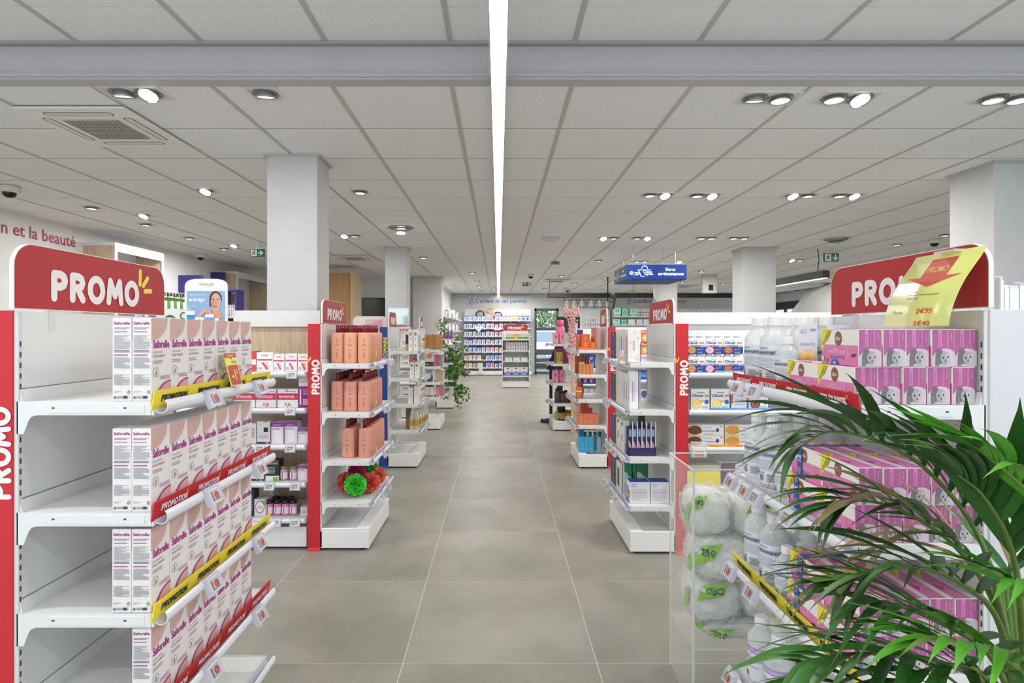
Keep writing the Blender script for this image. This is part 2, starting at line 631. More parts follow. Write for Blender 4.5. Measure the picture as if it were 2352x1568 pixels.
# glazed back door
FR = P('5b646b', .4, .3)
mb = MB()
for a, b in ((DX0, DX0 + .07), (DX1 - .07, DX1)):
    mb.box(a, b, YB + .02, YB + .09, 0, DZ, FR, .004)
mb.box(DX0, DX1, YB + .02, YB + .09, DZ - .08, DZ, FR, .004)
mb.box(DX0, DX1, YB + .02, YB + .09, 0, .06, FR, .004)
door = mb.obj('door_1', kind='structure')
for z in (.62, 1.42):
    MB().box(DX0 + .07, DX1 - .07, YB + .02, YB + .085, z, z + .09, FR, .004).obj('transom', door)
for z0, z1 in ((.06, .62), (.71, 1.42), (1.51, DZ - .08)):
    MB().box(DX0 + .07, DX1 - .07, YB + .05, YB + .058, z0, z1, GLASS).obj('pane', door)
# shop-front glazing in the far right wall
WF = P('3b3f42', .45, .3)
mb = MB()
mb.box(XR - .04, XR + .06, 15.6, YB, 2.08, 2.31, WF, .006)
mb.box(XR - .02, XR + .05, 15.6, YB, .12, .2, WF, .006)
win = mb.obj('window_1', kind='structure')
for y in (15.6, 16.4, 17.2, 18.0, 18.75):
    MB().box(XR - .03, XR + .05, y, y + .08, .2, 2.08, WF, .004).obj('post', win)
for y in (15.68, 16.48, 17.28, 18.08):
    MB().box(XR + .005, XR + .013, y, y + (.72 if y < 18 else .67), .2, 2.08, GLASS).obj('pane', win)

# ------------------------------------------------------------------ outside the glazed door
MB().box(-8, 20, YB + .16, 40, -.12, -.02, noisy('asphalt', '77787a', '8f9092', 30, .9)).obj('ground', kind='structure')
hedge = empty('hedge', (2.9, 29, 0))
tag(hedge, 'leafy green hedge seen through the glazed back door', 'hedge')
mb = MB()
LG = [P('5f8a3c', .6), P('7fa653', .6), P('9dbd6e', .6), P('44692c', .6)]
rr = random.Random(4)
for k in range(5200):
    x, z = rr.uniform(-2.8, 2.8), rr.uniform(.1, 3.3)
    y = -.9 + .5 * math.sin(x * 2.1) * math.cos(z * 2.4) + rr.uniform(-.35, .35)
    a, t, s = rr.uniform(0, 6.28), rr.uniform(-.9, .9), rr.uniform(.05, .1)
    u = Vector((math.cos(a), math.sin(t) * .5, math.sin(a))).normalized()
    v = u.cross(Vector((rr.uniform(-.6, .6), 1, rr.uniform(-.6, .6)))).normalized()
    c = Vector((x, y, z))
    mb.add([c - u * s, c + v * s * .5, c + u * s, c - v * s * .5], [(0, 1, 2, 3)], LG[k % 4])
mb.obj('foliage', hedge, kind='stuff')
mb = MB()
for k in range(9):
    x = -2.4 + .6 * k
    mb.tube([(x, .1, 0), (x + .1, 0, 1.2), (x - .1, -.1, 2.6)], [.05, .04, .02], P('5b4a36', .8), 6)
mb.obj('branches', hedge)
# parked car, nose towards the door
car = empty('car', (2.05, 22.6, -.02))
tag(car, 'white car parked nose-on outside the glazed back door', 'car')
CW = P('f2f4f6', .2)
prof = [(-1.0, .30), (-1.06, .55), (-.98, .78), (-.2, .98), (.55, 1.42), (1.7, 1.45), (2.6, 1.05), (2.8, .6), (2.75, .3)]
rings = []
for sx, ins in ((-.86, .0), (-.80, .0), (.80, .0), (.86, .0)):
    w = .93 if abs(sx) > .85 else 1
    rings.append([(sx * (1 if z < 1.0 else .86), y, .3 + (z - .3) * (1 if abs(sx) < .85 else .97)) for y, z in prof])
mb = MB()
mb.loft(rings, CW, False)
mb.obj('body', car)
mb = MB()
mb.add([(-.70, -.16, 1.02), (.70, -.16, 1.02), (.62, .50, 1.40), (-.62, .50, 1.40)], [(0, 1, 2, 3)], P('7f95a8', .08))
mb.obj('windscreen', car)
mb = MB()
mb.box(-.62, .62, -1.1, -1.0, .62, .74, P('30343a', .3), .01)
mb.obj('grille', car)
for s in (-1, 1):
    MB().box(s * .5, s * .8, -1.04, -.93, .64, .76, P('dfe6ee', .1), .02).obj('headlight', car)
    mb = MB()
    mb.lathe([(.0, -.1), (.31, -.1), (.33, -.06), (.33, .06), (.31, .1), (0, .1)], BLACK, n=20)
    me = mb.mesh('wheel')
    for y in (-.35, 1.75):
        w = link('wheel', me, car, (s * .76, y, .33))
        w.rotation_euler = (0, PI / 2, 0)
mb = MB()
mb.box(-.27, .27, -1.09, -1.07, .42, .53, P('f4f4f4', .4), .004)
Face(mb, (-.27, -1.09, .42), (1, 0, 0), (0, 0, 1), .54, .11).t('118', .2, .2, .8, .8, '222222')
mb.obj('number_plate', car)
MB().box(-.85, .85, -1.05, -.9, .26, .40, P('3a3f46', .5), .03).obj('bumper', car)

# ------------------------------------------------------------------ linear light
ll = empty('linear_light', (0, 0, ZC))
tag(ll, 'long bright linear light running down the middle of the ceiling', 'ceiling light')
seg0 = 1.23 * F / (762 - 260)
MS = E('fffaf0', STRIP_E)
y = seg0 - 1.885 * 2
k = 0
while y < YB - .2:
    y2 = min(y + 1.885, YB - .02)
    a = max(y, -1.2)
    MB().box(-.034, .034, a + .003, y2 - .003, -.030, -.024, MS).obj('diffuser', ll)
    y = y2
for s in (-1, 1):
    MB().box(s * .034, s * .0405, -1.2, YB - .02, -.032, .0, P('d8d6d2', .4)).obj('side_rail', ll)
MB().box(-.034, .034, -1.2, YB - .02, -.018, -.001, P('cfcdc8', .5)).obj('housing', ll)
for y in (.4, 2.3):
    MB().tube([(0, y, 0), (0, y, ZU - ZC)], .004, CHROME, 6).obj('hanger', ll)

# ------------------------------------------------------------------ recessed lights
LENS = E('ffffff', 14.0)
LENS_DIM = E('fffaf2', 2.4)
def lamp_mesh(tx, dim):
    mb = MB()
    rot = Matrix.Rotation(math.radians(tx), 3, 'X')
    def tr(pr, mat, caps=(True, True)):
        m2 = MB()
        m2.lathe(pr, mat, n=18, caps=caps)
        mb.add([tuple(rot @ Vector(v)) for v in m2.v], m2.f, mat, True)
    tr([(.046, .02), (.050, -.008), (.052, -.016), (.046, -.016), (.044, -.010)], P('a9a9ab', .25, .7), (False, False))
    tr([(.0, -.0105), (.044, -.0105)], LENS_DIM if dim else LENS, (False, False))
    return mb.mesh('lamp')
ring = MB().lathe([(.066, .0), (.066, -.003), (.056, -.003), (.056, .006), (.0, .006)], P('8a8a8c', .3, .6), n=20, caps=(False, False)).mesh('ring')
LAMPS = {(t, d): lamp_mesh(t, d) for t in (0, -22, 12) for d in (0, 1)}
def frame_mesh(w):
    mb = MB()
    q, t = w / 2, .014
    mb.box(-q, q, -.085, -.085 + t, -.005, .004, WHITE, .001)
    mb.box(-q, q, .085 - t, .085, -.005, .004, WHITE, .001)
    mb.box(-q, -q + t, -.085 + t, .085 - t, -.005, .004, WHITE, .001)
    mb.box(q - t, q, -.085 + t, .085 - t, -.005, .004, WHITE, .001)
    mb.box(-q + t, q - t, -.085 + t, .085 - t, -.002, .004, P('d4d2ce', .5))
    return mb.mesh('frame')
FRAMES = {1: frame_mesh(.17), 2: frame_mesh(.31)}
LD = bpy.data.lights.new('downlight_lamp', 'AREA')
LD.shape = 'DISK'
LD.size = .085
LD.energy = LAMP_W
LD.color = (1.0, .985, .965)
LD2 = LD.copy()
LD2.energy = LAMP_W * 3.1
LD4 = LD.copy()
LD4.energy = LAMP_W * 2.4
LD3 = LD.copy()
LD3.energy = LAMP_W * 1.3
def downlight(x, y, n, z=ZC, label=None, tilt=(0, 0), dim=(0, 0), ld=LD):
    o = tag(empty('downlight', (x, y, z - .002)), label, 'ceiling light', 'recessed ceiling lights')
    link('frame', FRAMES[n], o)
    for k in range(n):
        px = (k - (n - 1) / 2) * .134
        link('ring', ring, o, (px, 0, -.002))
        link('lamp', LAMPS[(-tilt[k], dim[k])], o, (px, 0, -.006))
        l = bpy.data.objects.new('lamp_light', ld)
        COL.objects.link(l)
        l.parent = o
        l.location = (px, 0, -.036)
    return o
# photo position, lamps in the fixture, where it is, tilt, dim
DL = [(312, 212, 2, 'square twin downlight over the carton unit, beside the air conditioner', (-12, 22), (1, 0)),
      (610, 214, 1, 'square single downlight just behind the ceiling step, over the carton unit', (-12, 0), (1, 0)),
      (1763, 224, 2, 'square twin downlight just behind the ceiling step, first of three over the pink boxes', (-12, 0), (1, 0)),
      (1945, 223, 2, 'square twin downlight just behind the ceiling step, second of three over the pink boxes', (0, 22), (0, 0)),
      (2310, 224, 2, 'square twin downlight just behind the ceiling step, third, beside the grey pillar', (0, 0), (0, 0)),
      (472, 436, 1, 'single downlight in front of the square pillar with the domed camera row', (22, 0), (0, 0)),
      (827, 439, 1, 'single downlight beside the pillar of the orange bottle unit', (0, 0), (1, 0)),
      (1510, 446, 2, 'twin downlight in the second lamp row, nearest the linear light', (0, 22), (1, 0)),
      (1618, 447, 2, 'twin downlight in the second lamp row, second from the linear light', (0, 22), (1, 0)),
      (1838, 447, 2, 'twin downlight in the second lamp row, third from the linear light', (22, 0), (0, 1)),
      (1945, 447, 2, 'twin downlight in the second lamp row, fourth from the linear light', (0, 22), (1, 0)),
      (210, 475, 1, 'single downlight beside the domed camera, over the beauty wall lettering', (0, 0), (1, 0)),
      (330, 493, 1, 'bright single downlight over the wooden wall cabinet', (22, 0), (0, 0)),
      (335, 514, 1, 'small dim downlight behind the bright one over the wooden wall cabinet', (0, 0), (1, 0)),
      (434, 545, 1, 'small dim downlight over the dark bottles wall shelf', (0, 0), (1, 0)),
      (537, 562, 1, 'bright downlight in front of the running-man sign by the first pillar', (22, 0), (0, 0)),
      (515, 570, 1, 'small dim downlight near the running-man sign by the first pillar', (0, 0), (1, 0)),
      (803, 540, 2, 'twin downlight between the two square pillars of the shelf rows', (22, 0), (0, 1)),
      (973, 590, 1, 'single downlight beyond the chrome ring diffuser by the second pillar', (0, 0), (0, 0)),
      (1398, 545, 2, 'twin downlight in the third lamp row, nearest the linear light', (22, 0), (0, 1)),
      (1475, 545, 2, 'twin downlight in the third lamp row, second from the linear light', (0, 22), (1, 0)),
      (1622, 545, 2, 'twin downlight in the third lamp row, third from the linear light', (0, 0), (0, 0)),
      (1697, 545, 2, 'twin downlight in the third lamp row, fourth from the linear light', (0, 0), (0, 0)),
      (2248, 507, 1, 'bright single downlight above the yellow price banner', (0, 0), (0, 0)),
      (2170, 538, 1, 'small dim downlight above the domed camera near the price banner', (0, 0), (1, 0)),
      (2060, 560, 1, 'small downlight between the slotted ring diffuser and the domed camera', (0, 0), (1, 0)),
      (1375, 597, 1, 'single downlight in front of the blue hanging sign, by the linear light', (0, 0), (1, 0)),
      (1472, 599, 2, 'twin downlight directly above the blue hanging sign', (0, 0), (0, 0)),
      (1560, 600, 1, 'single downlight behind the corner of the blue hanging sign', (22, 0), (0, 0)),
      (1828, 596, 2, 'twin downlight between the far square pillar and the green exit sign', (22, 0), (0, 0)),
      (1611, 622, 1, 'single downlight beside the blue hanging sign, before the far pillar', (0, 0), (0, 0)),
      (1400, 645, 2, 'twin downlight below the corner of the blue hanging sign, far back', (0, 0), (0, 0)),
      (1567, 646, 1, 'single downlight far back, by the pillar under the blue sign', (0, 0), (0, 0)),
      (1136, 661, 1, 'single downlight beside the far end of the linear light', (0, 0), (0, 0)),
      (1180, 672, 1, 'warm single downlight over the far wall lettering', (0, 0), (0, 0)),
      (1250, 662, 1, 'single downlight in front of the glazed back door', (0, 0), (0, 0)),
      (1095, 645, 1, 'first of a line of tiny downlights along the far white wall', (0, 0), (0, 0)),
      (1100, 657, 1, 'second of a line of tiny downlights along the far white wall', (0, 0), (0, 0)),
      (1105, 667, 1, 'third of a line of tiny downlights along the far white wall', (0, 0), (0, 0)),
      (1040, 655, 1, 'small downlight by the far side wall, over the care bottles', (0, 0), (0, 0)),  # fill downlights from here on are added to brighten the far end
      (1320, 650, 1, 'small downlight over the far end of the pink gift aisle', (0, 0), (0, 0)),
      (1345, 664, 1, 'small downlight over the plush toys on the back wall', (0, 0), (0, 0)),
      (1480, 664, 1, 'small downlight over the green cartons on the back wall', (0, 0), (0, 0)),
      (1660, 650, 1, 'small downlight beside the grey ceiling box with black screen', (0, 0), (0, 0)),
      (1690, 662, 1, 'small downlight over the row of pale wall bottles', (0, 0), (0, 0)),
      (1290, 632, 1, 'small downlight before the long black bar lamp, aisle end', (0, 0), (0, 0)),
      (1085, 625, 1, 'small downlight over the trailing plant unit', (0, 0), (0, 0)),
      (2005, 642, 1, 'single downlight by the hanging black lamp and the green exit sign', (0, 0), (0, 0))]
for px, py, n, lb, tl, dm in DL:
    d = 1.23 * F / (762 - py)
    downlight(PX(px, d), d, n, ZC, lb, tl, dm, LD4 if py >= 657 else LD2 if py > 590 or (400 < px < 560 and py > 400) else LD)
# the lamps over the part of the shop behind the camera, the same fixtures in the upper ceiling
for i, x in enumerate((-3.6, -1.45, 1.45, 3.6)):
    for j, y in enumerate((-.55, 1.0)):
        downlight(x, y, 2, ZU, 'square twin downlight in the raised ceiling, %s from the beauty wall in the %s row' % (ORD[i], ORD[j]), ld=LD3)

# ------------------------------------------------------------------ other ceiling fittings
def cassette(x, y, w, d, label):
    o = tag(empty('air_conditioner', (x, y, ZC - .002)), label, 'air conditioner', 'ceiling air conditioners')
    mb = MB()
    mb.box(-w / 2, w / 2, -d / 2, d / 2, -.018, -.004, P('eceae8', .45), .008)
    mb.box(-w / 2 + .015, w / 2 - .015, -d / 2 + .015, d / 2 - .015, -.004, .002, P('4a4a4a', .8))
    mb.obj('panel', o)
    g = w * .5
    mb = MB()
    mb.box(-g / 2, g / 2, -g / 2, g / 2, -.0195, -.0175, P('2c2b29', .8))
    n = 13
    for k in range(n + 1):
        c = -g / 2 + g * k / n
        mb.box(c - .003, c + .003, -g / 2, g / 2, -.023, -.0195, P('b2aea6', .6))
        mb.box(-g / 2, g / 2, c - .003, c + .003, -.0235, -.0195, P('b2aea6', .6))
    mb.obj('grille', o, kind=None)
    for a in range(4):
        mb = MB()
        out = rrect(w * .62, w * .085, w * .042, 6)
        inn = rrect(w * .60, w * .065, w * .032, 6)
        mb.add([(p[0], p[1], -.0185) for p in out], [tuple(range(len(out)))], P('3a3a3a', .7))
        mb.prism(inn, 2, -.019, -.0186, P('dad8d4', .45))
        f = mb.obj('air_flap', o)
        f.rotation_euler = (0, 0, a * PI / 2)
        f.location = (math.sin(a * PI / 2) * w * .37, -math.cos(a * PI / 2) * w * .37 * d / w, -.0002)
    return o
cassette(-2.335, 3.44, .62, .66, 'square ceiling air conditioner with a mesh grille over the carton unit')
cassette(PX(815, 9.5), 9.5, .62, .66, 'square ceiling air conditioner between the two square pillars')
cassette(PX(1278, 13.75), 13.75, .62, .66, 'square ceiling air conditioner behind the small green exit sign')
cassette(PX(1570, 15.4), 15.4, .62, .66, 'square ceiling air conditioner far back behind the blue sign')

def dome_camera(px, py, label):
    d = 1.23 * F / (762 - py)
    x = PX(px, d)
    o = tag(empty('dome_camera', (x, d, ZC - .002)), label, 'security camera', 'domed security cameras')
    MB().lathe([(0, 0), (.068, 0), (.074, -.008), (.072, -.045), (.062, -.055), (0, -.055)], P('dddad2', .4), n=20).obj('base', o)
    MB().lathe([(.05, -.053), (.048, -.07), (.037, -.088), (.018, -.098), (0, -.1)], P('0d0d0f', .08), n=18).obj('dome', o)
    return o
dome_camera(22, 427, 'white domed security camera above the beauty wall lettering')
dome_camera(460, 583, 'small domed security camera above the purple signs')
dome_camera(2146, 549, 'domed security camera beside the yellow price banner')
dome_camera(1219, 629, 'domed security camera above the small green exit sign')
dome_camera(1303, 663, 'far domed security camera above the long black lamp')

def exit_sign(px, py, d, w, arrow, label):
    h = w * .55
    x, z = PX(px, d), PZ(py, d)
    o = tag(empty('exit_sign', (x, d, z)), label, 'exit sign', 'green exit signs')
    mb = MB()
    mb.box(-w / 2, w / 2, -.015, .015, -h / 2, h / 2, P('0f6b57', .4), .003)
    f = faces(mb, w, .03, h, -h / 2)['F']
    man, arr = (.02, .5) if arrow != 'r2' else (.52, .0)
    f.r_(man + .03, .08, man + .45, .92, 'e9f2ee')
    G = '0f6b57'
    f.el(man + .27, .78, .04, .08, G)
    f.p([(man + .17, .66), (man + .30, .68), (man + .26, .40), (man + .14, .44)], G)
    f.p([(man + .26, .42), (man + .36, .26), (man + .31, .22), (man + .2, .4)], G)
    f.p([(man + .15, .44), (man + .2, .40), (man + .14, .18), (man + .06, .16), (man + .06, .2), (man + .11, .22)], G)
    f.p([(man + .29, .66), (man + .4, .54), (man + .37, .5), (man + .27, .58)], G)
    Wt = 'e9f2ee'
    if arrow == 'd':
        f.r_(arr + .2, .38, arr + .28, .88, Wt)
        f.p([(arr + .05, .5), (arr + .24, .12), (arr + .43, .5), (arr + .37, .56), (arr + .24, .3), (arr + .11, .56)], Wt)
    else:
        f.r_(arr + .06, .42, arr + .32, .58, Wt)
        f.p([(arr + .22, .85), (arr + .44, .5), (arr + .22, .15), (arr + .17, .24), (arr + .32, .5), (arr + .17, .76)], Wt)
    mb.obj('panel', o)
    mb = MB()
    mb.box(-.02, .02, -.012, .012, h / 2, ZC - z, P('d8d8d6', .5))
    mb.box(-w * .45, w * .45, -.02, .02, h / 2, h / 2 + .016, P('dcdcda', .5), .002)
    mb.obj('hanger', o)
exit_sign(592, 581, 7.7, .19, 'r', 'green exit sign with running man, beside the first square pillar')
exit_sign(1211, 651, 14.3, .225, 'r2', 'small green exit sign far down the middle of the shop')
exit_sign(1909, 591, 8.6, .225, 'd', 'green exit sign with a down arrow, near the slotted ring diffuser')

def diffuser(px, py, dia, lamp, label):
    d = 1.23 * F / (762 - py)
    o = tag(empty('air_diffuser', (PX(px, d), d, ZC - .002)), label, 'air diffuser')
    r = dia / 2
    MB().lathe([(r * .98, 0), (r, -.008), (r * .92, -.014), (r * .86, -.008)], CHROME, n=28, caps=(True, False)).obj('rim', o)
    for k in range(3):
        q = r * (.8 - .22 * k)
        MB().lathe([(q, -.006), (q * 1.02, -.02), (q * .8, -.034), (q * .78, -.02)], P('8f9290', .3, .7), n=24, caps=(False, False)).obj('cone_ring', o)
    MB().lathe([(0, -.03), (r * .3, -.03), (r * .3, -.055), (r * .26, -.062), (0, -.062)], P('b8b8b8', .3, .6), n=20).obj('core', o)
    if lamp:
        MB().lathe([(0, -.075), (r * .3, -.075), (r * .34, -.068), (r * .3, -.06)], LENS, n=20).obj('lens', o)
diffuser(921, 522, .30, True, 'chrome ring diffuser with a bright centre, by the second square pillar')
diffuser(1921, 548, .32, False, 'slotted chrome ring diffuser near the far green exit sign')
o = tag(empty('ceiling_speaker', (PX(1264, 7.55), 7.55, ZC - .002)), 'flat pale blue-white round disc on the ceiling beside the linear light', 'speaker')
MB().lathe([(0, 0), (.12, 0), (.125, -.006), (.115, -.016), (0, -.018)], P('cfd4dc', .5), n=26).obj('cover', o)
MB().lathe([(.10, -.0165), (.10, -.019), (.094, -.019), (.094, -.0165)], P('b8bdc4', .5), n=26, caps=(False, False)).obj('rim', o)
o = tag(empty('motion_detector', (PX(1275, 10.1), 10.1, ZC - .002)), 'small grey box detector on the ceiling before the black lamp', 'detector')
MB().box(-.08, .08, -.05, .05, -.045, 0, P('a09890', .6), .01).obj('body', o)
MB().box(-.05, .05, -.056, -.05, -.035, -.012, P('6c6862', .3), .004).obj('lens', o)

# hanging black lamps
def black_lamp(x0, x1, y0, y1, z, lit, label, hang):
    o = tag(empty('hanging_lamp', ((x0 + x1) / 2, (y0 + y1) / 2, z)), label, 'hanging lamp')
    cx, cy = (x0 + x1) / 2, (y0 + y1) / 2
    MB().box(x0 - cx, x1 - cx, y0 - cy, y1 - cy, -.05, .06, P('201d1f', .5), .006).obj('body', o)
    if lit:
        MB().box(x0 - cx + .02, x1 - cx - .02, y0 - cy + .02, y1 - cy - .02, -.056, -.05, E('fff6e8', 4)).obj('diffuser', o)
    for hx, hy in hang:
        MB().tube([(hx - cx, hy - cy, .06), (hx - cx + .02, hy - cy, (ZC - z) * .6), (hx - cx, hy - cy, ZC - z)], .006, BLACK, 6).obj('cable', o)
black_lamp(1.12, 6.35, 13.2, 13.29, 2.205, False, 'long black bar lamp hanging across the back of the shop', [(1.16, 13.25), (3.1, 13.25), (5.6, 13.25)])
black_lamp(4.67, 4.77, 8.27, 11.2, 2.20, True, 'black bar lamp with a lit underside hanging below the exit sign', [(4.72, 8.5), (4.72, 10.9)])

# blue hanging sign
sgn = tag(empty('hanging_sign', (2.204, 8.43, 2.10)), 'blue box sign with white express-till lettering hanging from the ceiling', 'sign')
BLUE = P('0d2d70', .5, 0, .2)
mb = MB()
mb.box(-.417, .417, -.43, .43, 0, .212, BLUE, .004)
mb.box(-.41, .41, -.425, .425, .2115, .215, P('d6d6d8', .6))
def till(f, full):
    Wt = 'e8ecf4'
    f.el(.075, .42, .028, .115, Wt)
    f.el(.075, .42, .011, .05, '0d2d70')
    for q in ((.12, .44, .20, .475), (.14, .36, .22, .385), (.11, .28, .20, .315)):
        f.r_(*q, Wt)
    f.r_(.18, .60, .40, .635, Wt)
    f.p([(.185, .62), (.20, .62), (.245, .2), (.23, .2)], Wt)
    f.r_(.235, .18, .30, .215, Wt)
    f.ring(.295, .70, .055, .2, .22, Wt, 14, 0, 180)
    f.t('Caisse', .27, .42, .42, .57, Wt, .012)
    f.t('rapide', .29, .24, .44, .42, Wt, .012)
    f.t('Sans', .64, .56, .81, .76, Wt, .025)
    f.t('ordonnance', .52, .26, .95, .48, Wt, .025)
fs = faces(mb, .834, .86, .215)
for k in 'FLRB':
    till(fs[k], 1)
mb.obj('box', sgn)
for sx in (-.3, .3):
    for sy in (-.3, .3):
        MB().tube([(sx, sy, .215), (sx, sy, ZC - 2.10)], .003, CHROME, 5).obj('wire', sgn)

# wall lettering
def letters(name, txt, x0, z0, x1, z1, y, col, label, wall='b', bold=.0):
    mb = MB()
    if wall == 'b':
        f = Face(mb, (x0, y, z0), (1, 0, 0), (0, 0, 1), x1 - x0, z1 - z0, .004)
    else:                                                    # on a wall at x = y facing +x, x0..x1 run along world y
        f = Face(mb, (y, x0, z0), (0, 1, 0), (0, 0, 1), x1 - x0, z1 - z0, .004)
    f.t(txt, 0, 0, 1, 1, col, bold)
    o = mb.obj(name)
    tag(o, label, 'wall lettering')
    return o
D = YB
def wall_text(px0, px1, label):
    letters('wall_lettering', "L'enfant et ses parents", PX(px0 + 17, D), PZ(698, D), PX(px1, D), PZ(686, D), D, '3d6fae', label, bold=.01)
    mb = MB()
    f = Face(mb, (PX(px0, D), D, PZ(699, D)), (1, 0, 0), (0, 0, 1), .19, .23, .004)
    for c, r in (((.45, .78), (.22, .2)), ((.5, .3), (.48, .3)), ((.42, .3), (.24, .18))):
        f.ring(*c, *r, .18, '3d6fae')
    o = mb.obj('wall_emblem')
    tag(o, 'blue line emblem of parent and child beside ' + ('the lettering left of the glazed door' if px0 < 1200 else 'the lettering over the green cartons'), 'emblem')
wall_text(1077, 1210, 'blue wall lettering between the bike shelf and the ceiling')
wall_text(1440, 1574, 'blue wall lettering above the green cartons, part hidden by a pillar')
letters('wall_lettering', 'soin et la beauté', 5.50, 2.355, 6.72, 2.485, XL, 'b02a50', 'large crimson lettering on the white beauty wall', 'l', .01)
letters('wall_lettering', 'bébé', 13.6, 2.22, 14.7, 2.36, -1.52, 'c05a70', 'small red lettering on the far side wall', 'l')
# ------------------------------------------------------------------ gondola shelving
# local frame: shelves reach out towards -y from a panel at y = 0, x runs along the unit
def tag_mesh(kind):
    mb = MB()
    mb.box(-.024, .024, -.006, .006, -.018, .018, P('d9d8e2', .3), .002)
    f = Face(mb, (-.024, -.006, -.018), (1, 0, 0), (0, 0, 1), .048, .036, .0004)
    f.r_(.10, .16, .86, .86, 'b9b9b6')
    if kind == 'red':
        f.r_(.14, .2, .26, .82, '9a6a70')
        f.el(.56, .5, .19, .24, 'b4443f')
        f.t('5', .48, .38, .56, .64, 'd9c9c4')
        f.l(.3, .2, .8, .3, 1, '8a8a88')
    else:
        f.t('5', .60, .36, .70, .64, '46464a', .01)
        f.t('€', .72, .5, .79, .64, '46464a')
        f.l(.16, .68, .8, .82, 2, '66666a')
        f.l(.16, .24, .5, .6, 4, '7a7a7e')
    mb.box(-.026, .026, -.003, .012, .018, .024, CLIP)
    mb.box(-.026, -.0235, -.009, .008, -.02, .02, CLIP)
    mb.box(.0235, .026, -.009, .008, -.02, .02, CLIP)
    return mb.mesh('price_tag')
TAGS = {k: tag_mesh(k) for k in ('red', 'grey')}
PANEL_C = {'red': RED, 'blue': P('22468f', .45), 'white': WHITE, 'grey': P('d2d1d4', .5)}  # grey: a white plastic panel with its shade put into the colour

def promo_strip(L, col, txt, n, side):
    mb = MB()
    bg, fg = {'yellow': (YEL, '23284a'), 'red': (RED, 'f0e8e8')}[col]
    mb.box(-L / 2, L / 2, -.0012, .0012, -.014, .032, bg)
    f = Face(mb, (-L / 2, -.0012, -.014), (1, 0, 0), (0, 0, 1), L, .046, .0005)
    for k in range(n):
        x = .05 + k * (.98 / n)
        w = .62 / n
        f.strokes(txt, x, .40, .0135, .30, fg, fitw=w * L)
        f.rays((x + w) * L + .002, .020 + .012, .009, 'e8b93a')
    return mb.mesh('promo_strip')

